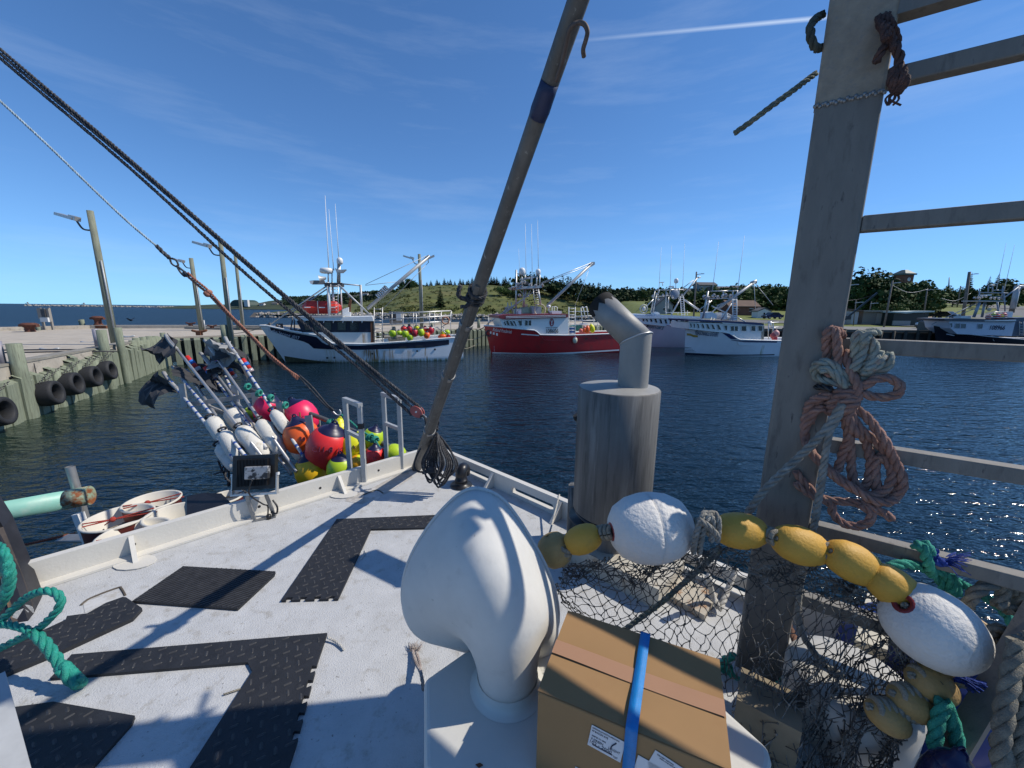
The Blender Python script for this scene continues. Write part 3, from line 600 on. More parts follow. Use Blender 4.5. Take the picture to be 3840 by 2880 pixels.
for i_, (px, top, Y, k) in enumerate(SKY_):
    p = PY(px, 1100, Y); z0 = hill_z(p.x, Y) - 1.2
    tree(k, (p.x, Y, z0), PY(px, top, Y).z - z0, ('dark spruce in the dense stand on the hill skyline right of the leaning mast' if px > 1757 else 'dark spruce in the broken row on the hill skyline left of the mast') if k == 'conifer' else 'round bush like tree on the left shoulder of the green hill', 'trees along the hill skyline', 1.9 if k == 'conifer' else 1.25)
p = PY(1652, 1150, 176); tree('conifer', (p.x, 176, hill_z(p.x, 176) - .3), 9.5, 'lone dark spruce low on the green hill above the rocks', wide=1.25)
for px, Y, h, lb in ((1945, 196, 5, 'dark bush on the hill face above the red boat bow'), (1880, 200, 6, 'low spreading bush on the hill face left of the red boat mast'), (1915, 212, 5, 'bush high on the hill face left of the red boat mast')):
    p = PY(px, 1150, Y); tree('broad', (p.x, Y, hill_z(p.x, Y) - 1), h, lb, wide=1.5)
# wood on the right flank of the hill (one mass)
mb = MB(); q = random.Random(9)
for _ in range(420):
    px = q.uniform(1925, 2480); Y = q.uniform(186, 236); p = PY(px, 1150, Y); z0 = hill_z(p.x, Y)
    lim = 205 + 20 * max(0, (2010 - px) / 85) - 22 * max(0, min(1, (px - 2080) / 120))
    if Y < lim: continue
    h = q.uniform(5, 9.5) * (.8 if px > 2300 else 1)
    if q.random() < .55:
        for k in range(36):
            t = q.random(); r_ = h * .26 * (1 - t) + .1; a = q.uniform(0, 6.28); c = V((p.x + math.cos(a) * r_, Y + math.sin(a) * r_, z0 + h * (.1 + .95 * t))); d = V((math.cos(a), math.sin(a), -.3)) * h * .1; s = V((-d.y, d.x, 0)).normalized() * h * .05
            mb.add([c - d + V((0, 0, .2)), c + s, c + d, c - s], [(0, 1, 2, 3)])
    else: tuft(mb, (p.x, Y, z0 + h * .45), h * .42, 46, q, 1.0)
struct(mb.build('hill_wood', foliage('hill_wood_foliage', (.008, .02, .007), (.05, .08, .022), .12)), 'stuff')
TOPS = [(2440, 1112), (2500, 1098), (2600, 1095), (2700, 1088), (2800, 1070), (2900, 1074), (3000, 1092), (3100, 1104), (3180, 1066), (3300, 1044), (3400, 1066), (3480, 1078), (3520, 1120), (3900, 1120)]
mb = MB()
for _ in range(330):
    px = q.uniform(2440, 3500); Y = q.uniform(106, 150); p = PY(px, 1150, Y); z0 = land_z(p.x, Y)
    if 2690 < px < 2830 and Y < 112 or 3040 > px > 2830 and Y < 118: continue
    zt = PY(px, interp(TOPS, px) + abs(q.gauss(0, 22)), Y).z; n_ = 5
    for k in range(n_): tuft(mb, (p.x, Y, z0 + (zt - z0) * (k + .4) / n_), q.uniform(1.5, 2.6), 9, q, 1.0)
struct(mb.build('waterfront_trees', foliage('waterfront_foliage', (.010, .026, .009), (.06, .10, .026), .16)), 'stuff')
# leafy backdrop wood behind the town
mb = MB()
for _ in range(800):
    Y = q.uniform(205, 262); px = q.uniform(2250, 3900); p = PY(px, 1150, Y); z0 = land_z(p.x, Y)
    tuft(mb, (p.x, Y, z0 + 2), q.uniform(2.2, 4.4), 14, q, 1.0)
struct(mb.build('town_woods', foliage('town_wood_foliage', (.010, .024, .010), (.06, .09, .03), .1)), 'stuff')
# utility poles in the town
POLE = mat('weathered_pole', (.16, .145, .125), .9, var=.25, scale=3)
for px, top, pb, py, Y, r0, lb in [(3186, 1058, 3140, 1232, 62, .13, 'slim wooden light pole nearest the right side of the post'), (3348, 1052, 3316, 1218, 72, .15, 'tall grey light pole between plywood shed and covered stand'), (3478, 1080, 3465, 1176, 95, .16, 'pole standing in the trees beside the road bend'),
                                (3636, 1019, 3612, 1186, 68, .24, 'stout leaning wooden pole left of the dark hulled boat mast'), (3603, 1072, 3590, 1148, 150, .2, 'pole beside the upper road'), (3210, 1126, 3201, 1214, 76, .09, 'thin white post beside the lean-to shed'), (2612, 1019, 2602, 1180, 70, .16, 'dark pole rising behind the left white boat boom'), (3268, 1130, 3260, 1168, 84, .1, 'small grey pole behind the plywood shed'), (3812, 1070, 3796, 1160, 60, .3, 'thick pale post at the right behind the boat boom')]:
    a, b_ = PY(pb, py, Y), PY(px, top, Y); r = thing('utility_pole', a, lb, 'utility pole', 'wooden poles round the harbour')
    mb = MB(); mb.cyl(a - V((0, 0, .5)), b_, r0, r0 * .8, 8); mb.build('shaft', POLE, r)
    mb = MB(); mb.beam(b_ + V((-.1, 0, -.5)), b_ + V((.9, -.2, -.35)), .12, .12); mb.box(b_ + V((1.0, -.2, -.35)), (.5, .25, .12)); mb.build('lamp', GREYP, r)
mb = MB(); a = PY(3550, 1150, 260); mb.cyl(PY(3556, 1092, 260), PY(3560, 1040, 260), .5, .25, 5); tag(mb.build('radio_mast', GREYP), 'thin distant radio mast above the trees', 'mast')
# black quay derrick
Y = 60; r = thing('quay_derrick', PY(3150, 1234, Y), 'black hand derrick with slanting boom on the quay right of the post', 'derrick'); mb = MB()
mb.cyl(PY(3150, 1240, Y), PY(3173, 1120, Y), .24, .2, 10); mb.build('post', BLACKP, r)
mb = MB(); mb.beam(PY(3158, 1206, Y), PY(3290, 1098, Y - 1), .22, .22); mb.box(PY(3180, 1192, Y), (.6, .4, .5)); mb.build('boom', BLACKP, r)
mb = MB(); mb.tube(spline([PY(3173, 1128, Y), PY(3230, 1120, Y), PY(3290, 1100, Y - 1)], 6), .03, 4); mb.build('stay_wire', DARKM, r)
for aa, bb, lb in (((3348, 1070), (3478, 1085), 'sagging power line between the yard light poles'), ((3640, 1100), (3530, 1118), 'power line running left from the stout leaning pole')):
    mb = MB(); A2, B2 = PY(*aa, 80), PY(*bb, 80); mb.tube(spline([A2, (A2 + B2) / 2 - V((0, 0, 1.0)), B2], 6), .035, 4); tag(mb.build('power_line', GREYP), lb, 'power line')
for p_ in PROT.values():
    for t_ in p_:
        for ch in list(t_.children): bpy.data.objects.remove(ch)
        bpy.data.objects.remove(t_)
# ------------------------------------------------------------------ the wharf on the left
WF0, WF1, WC = V((-12.2, -1.7, 0)), V((-24.6, 24.6, 0)), V((-27.0, 29.7, 0))       # harbour face of the near arm, its corner
WR = V((26, 73.6, 0))                                                                # far arm runs off behind the moored boats
wharf = thing('wharf', (-30, 30, 0), 'concrete wharf with green timber piles on the left, running behind the moored boats', 'wharf')
deck = [WF0, WF1, WC, V((-24.5, 32.6, 0)), WR, V((14, 80, 0)), V((-8, 62.5, 0)), V((-28.2, 44, 0)), V((-35.5, 43.5, 0)), V((-44.5, 41, 0)), V((-70, -4, 0))]
mb = MB(); mb.prism([V((p.x, p.y, .2)) for p in deck], (0, 0, 1.9)); mb.build('deck_slab', CONC, wharf)
fd = (WF1 - WF0).normalized(); fn = V((fd.y, -fd.x, 0))
# near arm: concrete kerb wall, recessed panels
KT = mat('kerb_timber_grey', (.24, .225, .19), .9, var=.25, scale=3, stretch=(1, 1, 4))
mb = MB(); a, b_ = WF0 + V((0, 0, 1.55)), WF1 + V((0, 0, 1.55)); mb.beam(a, b_, .5, 1.3); mb.build('kerb_wall', CONCW, wharf)
mb = MB(); mb.beam(WF0 + V((0, 0, 2.24)), WF1 + V((0, 0, 2.24)), .56, .1); mb.build('kerb_cap', KT, wharf)
for i in range(9):
    t = 6.5 + i * 2.35
    for dt in (0, .75): mb = MB(); c = WF0 + fd * (t + dt) + fn * .252 + V((0, 0, 1.55)); mb.box(c, (.16, .02, .30), rz=math.atan2(fd.y, fd.x)); mb.build('chain_slot', DARKM, wharf)
    mb = MB(); c = WF0 + fd * (t + 1.5) + fn * .252 + V((0, 0, 1.5)); mb.box(c, (.05, .02, 1.2), rz=math.atan2(fd.y, fd.x)); mb.build('panel_joint', DARKM, wharf)
pile = MB(); pile.tube([(0, 0, -2.5), (0, 0, -.1), (0, 0, 1.6), (0, 0, 3.0)], [.215, .215, .205, .2], 12); P0 = pile.build('pile', WOODG, wharf, local=True)
pl2 = MB(); pl2.box((0, 0, .05), (.34, .3, 4.2)); pl2.add([(-.17, -.15, 2.15), (.17, -.15, 2.15), (.17, .15, 2.3), (-.17, .15, 2.3)], [(0, 1, 2, 3)])
P1 = pl2.build('fender_plank', WOODG, wharf, local=True); WB = V(wharf['base'])
first = [True, True]
def put(proto, p, z, rz=0, s=1.0, lean=0):
    i = 0 if proto is P0 else 1
    if first[i]: o = proto; first[i] = False
    else: o = proto.copy(); COL.objects.link(o)
    o.location = V((p.x, p.y, z)) - WB; o.rotation_euler = (lean, 0, rz); o.scale = (s, s, 1); return o
az = math.atan2(fd.y, fd.x)
def onface(px, py, z, off=.45): # point on the harbour face plane seen at this pixel
    d = rayv(px, py); o = WF0 + fn * off; t = (o - EYEV).dot(fn) / d.dot(fn); return EYEV + d * t
# tall piles and stubs of the near arm (from the photo: where each one meets the water)
for px, py, top, s in [(108, 1530, 3.05, 1.1), (225, 1500, 1.75, 1.05), (305, 1455, 1.75, 1), (365, 1425, 1.75, 1)]:
    p = onface(px, py, 0); put(P0, p, top - 3.0, rnd.uniform(0, 6), s)
p = onface(412, 1412, 0, .6); put(P0, p, .25, .4, 1.05)
p = onface(472, 1400, 0, .6); put(P0, p, .28, .9, .9)
p = onface(-60, 1600, 0, .6); put(P0, p, -.2, .9, 1)
k = 0
for i in range(92):
    t = 3 + i * .3; p = WF0 + fd * t + fn * .38
    if t > (WF1 - WF0).length + 4.6: break
    px = (t % 4.6)
    top = -.55 if t < 21.8 else rnd.uniform(-.45, -.12)
    put(P1, p + fn * rnd.uniform(-.05, .06), top + rnd.uniform(-.1, .1), az, rnd.uniform(.85, 1.08), rnd.uniform(-.03, .03))
for i in range(12):   # round corner piles from the lamp pole to the wharf corner
    p = WF1.lerp(WC, i / 11) + fn * .3; put(P0, p, rnd.uniform(-.75, -.45), rnd.uniform(0, 6), rnd.uniform(.8, 1))
rd = (WR - V((-26.5, 30.2, 0))); rl = rd.length; rd.normalize(); rn = V((rd.y, -rd.x, 0)); azr = math.atan2(rd.y, rd.x); C2 = V((-26.5, 30.2, 0))
nface = int(rl / .62)
for i in range(nface):
    p = C2 + rd * (i * .62 + .2) + rn * .25
    if i % 9 == 5: put(P0, p + rn * .2, rnd.uniform(-.85, -.6), rnd.uniform(0, 6), .95)
    else: put(P1, p, rnd.uniform(-.2, -.1) if (i // 7) % 3 else -.25, azr, 1.15, rnd.uniform(-.01, .01))
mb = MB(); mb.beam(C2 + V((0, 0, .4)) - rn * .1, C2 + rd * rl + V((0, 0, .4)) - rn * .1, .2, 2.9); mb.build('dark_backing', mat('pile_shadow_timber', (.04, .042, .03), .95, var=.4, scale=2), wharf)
mb = MB(); mb.beam(C2 + V((0, 0, 2.1)) - rn * .35, C2 + rd * rl + V((0, 0, 2.1)) - rn * .35, .6, .14); mb.build('edge_beam', CONC, wharf)
# raised kerb along the seaward edge
sea = [V((-70, -4, 2.1)), V((-44.5, 41, 2.1)), V((-35.5, 43.5, 2.1)), V((-28.2, 44, 2.1)), V((-8, 62.5, 2.1)), V((14, 80, 2.1))]
mb = MB()
for a, b_ in zip(sea, sea[1:]): mb.beam(a + V((0, 0, .16)), b_ + V((0, 0, .16)), .7, .34)
mb.build('sea_kerb', CONCW, wharf)
mb = MB(); a, b_ = PZ(835, 1236, 2.1), PZ(1010, 1237, 2.1); a2 = PZ(700, 1233, 2.1); mb.beam(a2 + V((0, 0, .1)), a + V((0, 0, .1)), .5, .2); mb.beam(a + V((0, 0, .1)), b_ + V((0, 0, .1)), .4, .24); mb.build('timber_curb', KT, wharf)
# tyres hung on chains
CHAIN = mat('galvanised_chain', (.22, .2, .18), .6, .5, var=.3, scale=30)
def tyre_proto():
    r = thing('tyre_fender', (0, 0, 0), 'x', 'tyre', 'tyres hung along the wharf wall'); mb = MB()
    n = 26; prof = [(.60, -.36), (.72, -.40), (.84, -.36), (.87, -.22), (.875, 0), (.87, .22), (.84, .36), (.72, .40), (.60, .36), (.52, .28), (.52, -.28), (.60, -.36)]
    mb.lathe(prof, n, m=0); T = mb.build('tread', RUBBER, r, local=True)
    for s in (-1, 1):
        mb = MB(); pts = [(s * .3, .85, 0)]
        for i in range(9):
            c = V((s * (.32 + .02 * i), .82 + .10 * i, .1 - .085 * i)); mb.torus(c, .062, .018, (1, 0, 0) if i % 2 else (0, 1, 1), 10, 5)
        mb.build('chain', CHAIN, r, local=True)
    return r
TP = tyre_proto(); LB = ['tyre fender nearest the camera on the wharf wall, right of the tallest near pile', 'second tyre fender from the camera, chained to the wharf wall', 'third tyre fender from the camera, chained to the wharf wall', 'tyre fender farthest along, beside the lamp pole', 'tyre fender cut by the left picture edge']
for i, (px, py, s) in enumerate([(186, 1475, 1), (266, 1440, 1), (340, 1413, 1), (400, 1390, .98), (-12, 1545, 1)]):
    o = TP if i == 0 else copy_tree(TP); d = rayv(px, py); oo = WF0 + fn * .8; t = (oo - EYEV).dot(fn) / d.dot(fn); c = EYEV + d * t
    # axle along the wall: local z -> wall direction, local y -> up, local x -> outwards
    Mx = Matrix((tuple(-fd), (0, 0, 1), tuple(-fn))).transposed(); Mx = Matrix((tuple(fd * -1), (0, 0, 1), tuple(fn))).transposed(); o.rotation_euler = (Mx @ Matrix.Rotation(.12, 3, 'X')).to_euler(); o.location = c; o.scale = (s * .6, s * .6, s * .72)
    for ch in o.children:
        pass
    o['label'] = LB[i]
# lamp poles on the wharf
POLEG = mat('green_grey_pole', (.20, .21, .155), .9, var=.25, scale=4, stretch=(3, 3, .4), bump=.3, bscale=20, col2=(.12, .12, .09), thr=(.55, .75))
def lamp_pole(px, py, tx, ty, Y, r0, lb, lamp=True, meter=False):
    a = PY(px, py, Y); k = PY(tx, ty, Y); b_ = V((a.x + (k.x - a.x), Y, k.z)); r = thing('lamp_pole', a, lb, 'lamp pole', 'timber lamp poles along the wharf')
    mb = MB(); mb.tube([a - V((0, 0, .6)), a.lerp(b_, .5), b_], [r0 * 1.05, r0 * .92, r0 * .8], 12); mb.build('shaft', POLEG, r)
    if lamp:
        h = a.lerp(b_, .86); mb = MB(); mb.tube(spline([h, h + V((-.5, -.1, .05)), h + V((-.75, -.15, .5))], 5), .05, 6); ar = mb.build('bracket', DARKM, r)
        mb = MB(); c = h + V((-1.25, -.2, .72)); mb.box(c, (1.0, .45, .16), M=Matrix.Rotation(.28, 3, 'Y')); mb.box(c + V((.45, 0, -.08)), (.4, .35, .25), M=Matrix.Rotation(.28, 3, 'Y')); mb.build('lamp_head', ALU, r)
    mb = MB(); off = V((r0 * 1.1, -.1, 0)); mb.tube([a + off, a.lerp(b_, .4) + off * .95, a.lerp(b_, .64) + off * .9], .045, 5); mb.build('conduit', GREYP, r)
    return r
lamp_pole(432, 1290, 337, 790, 24.6, 0.20, 'tallest green grey lamp pole on the near wharf arm with bent lamp bracket')
lamp_pole(755, 1228, 716, 968, 39.5, 0.22, 'lamp pole on the seaward kerb, leftmost of the three beyond the marker flags')
lamp_pole(868, 1272, 826, 904, 29.5, 0.18, 'lamp pole at the wharf corner crossed by the dark tackle ropes')
lamp_pole(912, 1232, 881, 948, 41, 0.17, 'slim lamp pole just right of the one at the wharf corner', lamp=False)
r = lamp_pole(1581, 1215, 1572, 953, 46, 0.20, 'tall pole behind the stern of the rust streaked boat', lamp=True)
# smaller piles and posts standing on the wharf
def post(px, py, top, Y, r0_, lb, m=WOODG, name='wharf_post', cat='post'):
    r0 = r0_ * .7; a = PY(px, py, Y); b_ = PY(px, top, Y); mb = MB(); mb.tube([a - V((0, 0, .3)), V((a.x, a.y, b_.z))], [r0, r0 * .95], 10); tag(mb.build(name, m, at=None), lb, cat)
post(845, 1275, 1218, 29.4, .34, 'stout green pile end at the wharf corner left of the lamp pole')
post(302, 1230, 1200, 41, .10, 'thin post of the pair left of the rusty bollard'); post(313, 1230, 1198, 41, .26, 'thick post of the pair left of the rusty bollard')
post(120, 1246, 1212, 37, .1, 'thin grey post by the near rusty bollard'); post(137, 1246, 1212, 37, .12, 'grey post between two others by the near rusty bollard'); post(148, 1246, 1216, 37, .2, 'short green post right of the near rusty bollard')
post(768, 1228, 1200, 39.5, .09, 'thin steel post on the kerb right of the leftmost kerb lamp pole', GREYP); post(895, 1232, 1202, 41.2, .3, 'short thick pile stub on the kerb by the slim lamp pole')
post(1534, 1215, 1199, 46, .22, 'pile stub behind the buoys of the rust streaked boat, left one'); post(1619, 1215, 1211, 46, .22, 'pile stub behind the buoys of the rust streaked boat, right one'); post(1795, 1222, 1198, 50, .3, 'pile end on the wharf between the two nearest boats')
post(1832, 1225, 1190, 50, .12, 'thin post at the wharf edge before the red bow', GREYP)
# pale ladder posts on the kerb wall
for px, py, ty, tx, lb in [(368, 1298, 1232, 357, 'pale steel post at the end of the concrete kerb by the tall lamp pole'), (8, 1370, 1300, -2, 'pale steel post on the kerb wall at the left picture edge')]:
    d = rayv(px, py); oo = WF0 + fn * 0.05; t = (oo - EYEV).dot(fn) / d.dot(fn); a = EYEV + d * t; z1 = EYE + (t * rayv(tx, ty).z) / (rayv(tx, ty).dot(d) / d.dot(d)) if False else a.z + .95
    mb = MB(); mb.cyl(a, V((a.x, a.y, z1)), .13, .13, 10); tag(mb.build('steel_post', mat('lilac_grey_steel', (.30, .29, .33), .6, .3)), lb, 'post')
# bollards (rusty mushroom type on pads), cleats, meter board
RUSTD = mat('rusty_iron', (.10, .035, .022), .85, var=.4, scale=6, bump=.3)
def bollard(px, py, Y, s, lb):
    a = PY(px, py, Y); r = thing('mooring_bollard', a, lb, 'bollard', 'rusty bollards on the wharf')
    mb = MB(); mb.box(a + V((0, 0, .12)), (3.4 * s, 1.6 * s, .26)); mb.build('pad', RUSTB, r)
    mb = MB(); mb.lathe([(0.48 * s, .25), (.34 * s, .5), (.33 * s, .8), (.62 * s, 1.0), (.66 * s, 1.1), (.4 * s, 1.22), (0, 1.24)], 14, a); mb.box(a + V((0, 0, .95)), (1.7 * s, .3 * s, .16)); mb.build('head', RUSTD, r)
bollard(118, 1262, 35, .95, 'larger rusty bollard on the wharf left of the meter board'); bollard(372, 1229, 41.5, .85, 'rusty bollard on the seaward kerb just left of the tall lamp pole')
def cleat(px, py, Y, s, m, lb):
    a = PY(px, py, Y); mb = MB(); mb.box(a + V((0, 0, .12 * s)), (.35 * s, .25 * s, .3 * s)); mb.tube(spline([a + V((-.55 * s, 0, .34 * s)), a + V((-.2 * s, 0, .25 * s)), a + V((.2 * s, 0, .25 * s)), a + V((.55 * s, .1, .36 * s))], 4), [.05 * s] + [.09 * s] * 11 + [.05 * s], 7); o = mb.build('mooring_cleat', m, at=a); tag(o, lb, 'cleat', 'cleats on the wharf')
cleat(187, 1328, 21.5, .9, GREYP, 'nearer grey cleat on the wharf deck behind the tyre row'); cleat(334, 1299, 25.8, .9, GREYP, 'grey cleat on the wharf deck left of the pale steel post'); cleat(482, 1273, 30, .8, GREYP, 'small grey cleat right of the tall lamp pole')
cleat(748, 1256, 32, 1.1, RUSTB, 'rust brown cleat wound with rope on the far wharf arm'); cleat(795, 1230, 39, .8, RUSTD, 'small dark cleat on the timber curb'); cleat(715, 1221, 42, .9, RUSTD, 'dark cleat on the seaward kerb left of the lamp pole'); cleat(62, 1254, 38, .8, mat('red_iron', (.25, .02, .03), .6), 'red painted cleat on the seaward kerb far left'); cleat(280, 1231, 41.5, .7, RUSTD, 'small rusty cleat on the kerb left of the post pair')
c = PY(185, 1242, 38); r = thing('meter_board', c, 'weathered wooden meter board with white box on two legs at the wharf edge', 'meter board')
WGY = mat('silver_grey_wood', (.27, .25, .22), .9, var=.25, scale=3, stretch=(4, 4, .5))
for s in (-.42, .42): mb = MB(); mb.box(c + V((s, 0, 1.1)), (.16, .14, 2.3)); mb.build('leg', WGY, r)
mb = MB(); mb.box(c + V((-.25, -.1, 1.7)), (.75, .08, 1.0)); mb.box(c + V((.35, -.12, 1.55)), (.35, .08, 1.2)); mb.build('board', WGY, r)
mb = MB(); mb.box(c + V((.1, -.22, 1.75)), (.35, .16, .7)); mb.build('dark_box', DARKM, r)
mb = MB(); mb.box(c + V((.1, -.22, 1.12)), (.75, .2, .42)); mb.build('white_box', WALLW, r)
c = PY(1488, 1222, 48); r = thing('meter_board', c, 'second meter board with white and dark boxes behind the rust streaked boat rail', 'meter board')
mb = MB(); mb.box(c + V((0, 0, 1.0)), (1.7, .1, 1.5)); mb.build('board', WGY, r)
mb = MB(); mb.box(c + V((-.42, -.15, 1.1)), (.6, .2, .9)); mb.build('dark_box', DARKM, r); mb = MB(); mb.box(c + V((.35, -.15, 1.1)), (.6, .2, .9)); mb.build('white_box', WALLW, r)
# the cormorant over the water
c = PY(490, 1201, 80); mb = MB(); mb.ell(c, (.45, .16, .16), 8, 6); mb.tube([c + V((-.4, 0, .1)), c + V((-.75, 0, .32))], [.09, .05], 5)
for s in (-1, 1): mb.add([c + V((-.15, s * .1, .1)), c + V((.2, s * .1, .1)), c + V((.25, s * .8, .45)), c + V((-.05, s * .9, .5))], [(0, 1, 2, 3)])
tag(mb.build('seabird', BLACKP), 'dark seabird flying low over the water beyond the wharf', 'bird')
# expansion cables over the wharf deck
for (a, b_) in (((-20, 1323), (440, 1317)), ((-20, 1313), (430, 1311))):
    A, B2 = PZ(*a, 2.13), PZ(*b_, 2.13); mb = MB(); mb.tube([A, A.lerp(B2, .5) + V((0, 0, .02)), B2], .035, 5); tag(mb.build('dock_cable', DARKM), 'dark cable lying across the wharf deck, %s one' % ('nearer' if a[1] == 1323 else 'farther'), 'cable')
# ------------------------------------------------------------------ moored boats
TXT = Matrix(((1, 0, 0), (0, 0, -1), (0, 1, 0)))
def clamp(x, a=0., b=1.): return max(a, min(b, x))
class Boat:
    def __init__(s, name, label, bowpx, ang, L, W, rake, zbow):
        s.O = PZ(*bowpx, 0); s.a = ang; s.ax = V((math.cos(ang), math.sin(ang), 0)); s.ay = V((-math.sin(ang), math.cos(ang), 0))
        s.L, s.W, s.rake, s.zbow = L, W, rake, zbow; s.root = thing(name, s.O, label, 'fishing boat', 'fishing boats moored in the harbour', rz=ang)
    def bl(s, px, py, yl=0.):
        d = rayv(px, py); t = (s.O + s.ay * yl - EYEV).dot(s.ay) / d.dot(s.ay); p = EYEV + d * t - s.O
        return p.dot(s.ax), p.z
    def p3(s, px, py, yl=0.): x, z = s.bl(px, py, yl); return V((x, yl, z))
    def xs(s, z): return -s.rake * clamp(z / s.zbow, -.2, 1.15)
    def hb(s, u, z, zs):
        u = clamp(u); Bs = s.W / 2 * (1 - (1 - min(1, u / .40)) ** 2.3) * (1 - .05 * clamp((u - .6) / .4)); Bw = s.W / 2 * .93 * (1 - (1 - min(1, u / .62)) ** 1.9)
        return Bw + (Bs - Bw) * clamp(z / max(.1, zs), 0, 1) ** .9 + (min(0, z) * .5)
    def hby(s, x, z): return s.hb((x - s.xs(z)) / (s.L - s.xs(z)), z, s.zs(x))
    def onhull(s, px, py, out=0.):
        y = -s.W * .4
        for _ in range(6):
            x, z = s.bl(px, py, y); y = -s.hby(x, z)
        return V((x, y - out, z))
    def zs(s, x): return interp(s.sheer, x)
    def set_sheer(s, pts):
        s.sheer = [(0, s.zbow), (s.L, 1)]; out = []
        for i, (px, py) in enumerate(pts):
            y = 0 if i == 0 else -s.W * .4
            for _ in range(5):
                x, z = s.bl(px, py, y); s.sheer = sorted(out + [(x, z)]) if out else [(x, z), (x + 1, z)]
                if i: y = -s.hby(x, z)
            out.append((x, z))
        s.sheer = sorted(out); s.zbow = s.sheer[0][1]
        if s.sheer[-1][0] < s.L: s.sheer.append((s.L, s.sheer[-1][1]))
    def hull(s, m, n=64, nz=9, zlow=-.5, deckm=None, capm=None, capr=.07):
        mb = MB(); P = {}
        zl = [i / (nz - 1) for i in range(nz)]
        def pt(i, j, side):
            u = (i / n) ** 1.35; zr = zl[j]; x0 = u * s.L - s.rake * (1 - u)
            zt = s.zs(x0); z = zlow + (zt - zlow) * zr; x = s.xs(z) + u * (s.L - s.xs(z)); return V((x, side * s.hb(u, z, zt), z))
        for side in (-1, 1):
            vs = [pt(i, j, side) for i in range(n + 1) for j in range(nz)]; fs = []
            for i in range(n):
                for j in range(nz - 1):
                    a = i * nz + j; f = (a, a + nz, a + nz + 1, a + 1); fs.append(f if side < 0 else f[::-1])
            mb.add(vs, fs, 0, True)
        st = [pt(n, j, -1) for j in range(nz)] + [pt(n, j, 1) for j in range(nz)][::-1]; mb.add(st, [tuple(range(len(st)))])
        h = mb.build('hull', m, s.root, local=True)
        dk = MB(); vs = []
        for i in range(n + 1):
            a = pt(i, nz - 1, -1); b_ = pt(i, nz - 1, 1); dz = .25 if i < n * .45 else .55; vs += [a + V((0, .06, -dz)), b_ + V((0, -.06, -dz))]
        dk.add(vs, [(2 * i, 2 * i + 2, 2 * i + 3, 2 * i + 1) for i in range(n)]); dk.build('deck', deckm or WHITEO, s.root, local=True)
        if capm:
            cb = MB(); loop = [pt(i, nz - 1, -1) for i in range(n + 1)] + [pt(i, nz - 1, 1) for i in range(n, -1, -1)]
            cb.tube(loop, capr, 6, True); cb.build('gunwale', capm, s.root, local=True)
        return h
    def band(s, up, lo, m, name, out=.012, n=40, parent=None):
        """coloured band that follows the hull side, edges given as photo polylines"""
        U = sorted(tuple((q.x, q.z)) for q in (s.onhull(*p) for p in up)); Lo = sorted(tuple((q.x, q.z)) for q in (s.onhull(*p) for p in lo))
        x0 = max(U[0][0], Lo[0][0]); x1 = min(U[-1][0], Lo[-1][0]); mb = MB(); vs = []; K = 4
        for i in range(n + 1):
            x = x0 + (x1 - x0) * i / n; zu, zl = interp(U, x), interp(Lo, x)
            for k in range(K + 1):
                z = zl + (zu - zl) * k / K; vs.append(V((x, -s.hby(x, z) - out, z)))
        mb.add(vs, [(i * (K + 1) + k, (i + 1) * (K + 1) + k, (i + 1) * (K + 1) + k + 1, i * (K + 1) + k + 1) for i in range(n) for k in range(K)], 0, True)
        return mb.build(name, m, s.root, local=True)
    def slab(s, name, poly, y0, y1, m, parent=None):
        mb = MB(); mb.prism([s.p3(a, b_, y0) for a, b_ in poly], (0, y1 - y0, 0)); return mb.build(name, m, parent or s.root, local=True)
    def poles(s, name, segs, r, m, y=0., n=6, parent=None):
        mb = MB()
        for g in segs:
            ya = g[4] if len(g) > 4 else y; yb = g[5] if len(g) > 5 else ya; rr_ = g[6] if len(g) > 6 else r
            mb.cyl(s.p3(g[0], g[1], ya), s.p3(g[2], g[3], yb), rr_, rr_, n)
        return mb.build(name, m, parent or s.root, local=True)
    def window(s, poly, y, m=GLASSD, fr=WHITE, frame=True, out=.02):
        w_ = s.slab('window', poly, y - out, y + .02, m)
        if frame:
            P = [s.p3(a, b_, y) + V((0, -out * 1.6, 0)) for a, b_ in poly]; mb = MB()
            for a, b_ in zip(P, P[1:] + P[:1]): mb.beam(a, b_, .035, .05, up=(0, 1, 0))
            mb.build('frame', fr, w_, local=True)
        return w_
    def whip(s, bx, by, tx, ty, y=0., r=.035):
        mb = MB(); a, b_ = s.p3(bx, by, y), s.p3(tx, ty, y); mb.tube([a, a.lerp(b_, .3), b_], [r, r * .8, r * .35], 5); return mb.build('antenna', WHITE, s.root, local=True)
    def dome(s, px, py, rpx, y=0., h=1.15, stand=None):
        c = s.p3(px, py, y); k = (s.p3(px + rpx, py, y) - c).length; mb = MB(); mb.lathe([(.86 * k, -k * .9), (k, -k * .75), (k, .1 * k), (.93 * k, .5 * k), (.7 * k, .85 * k), (.35 * k, 1.05 * k), (0, 1.1 * k)], 14, c); d = mb.build('radome', WHITE, s.root, local=True)
        mb = MB(); mb.cyl(c - V((0, 0, k * .9)), c - V((0, 0, k * 1.15)), k * .8, k * .7, 12); mb.build('dome_base', GREYP, d, local=True); return d
    def ladder(s, x0, x1, y0, y1, n, y=0., r=.03, m=ALU, lean=0):
        mb = MB(); rail = [(x0, y0, x0 + lean, y1), (x1, y0, x1 + lean, y1)]
        ld = s.poles('ladder', rail, r, m, y)
        for i in range(n):
            t = (i + .5) / n; yy = y0 + (y1 - y0) * t; xx = lean * t; s.poles('rung', [(x0 + xx, yy, x1 + xx, yy)], r * .8, m, y, 5, parent=ld)
        return ld
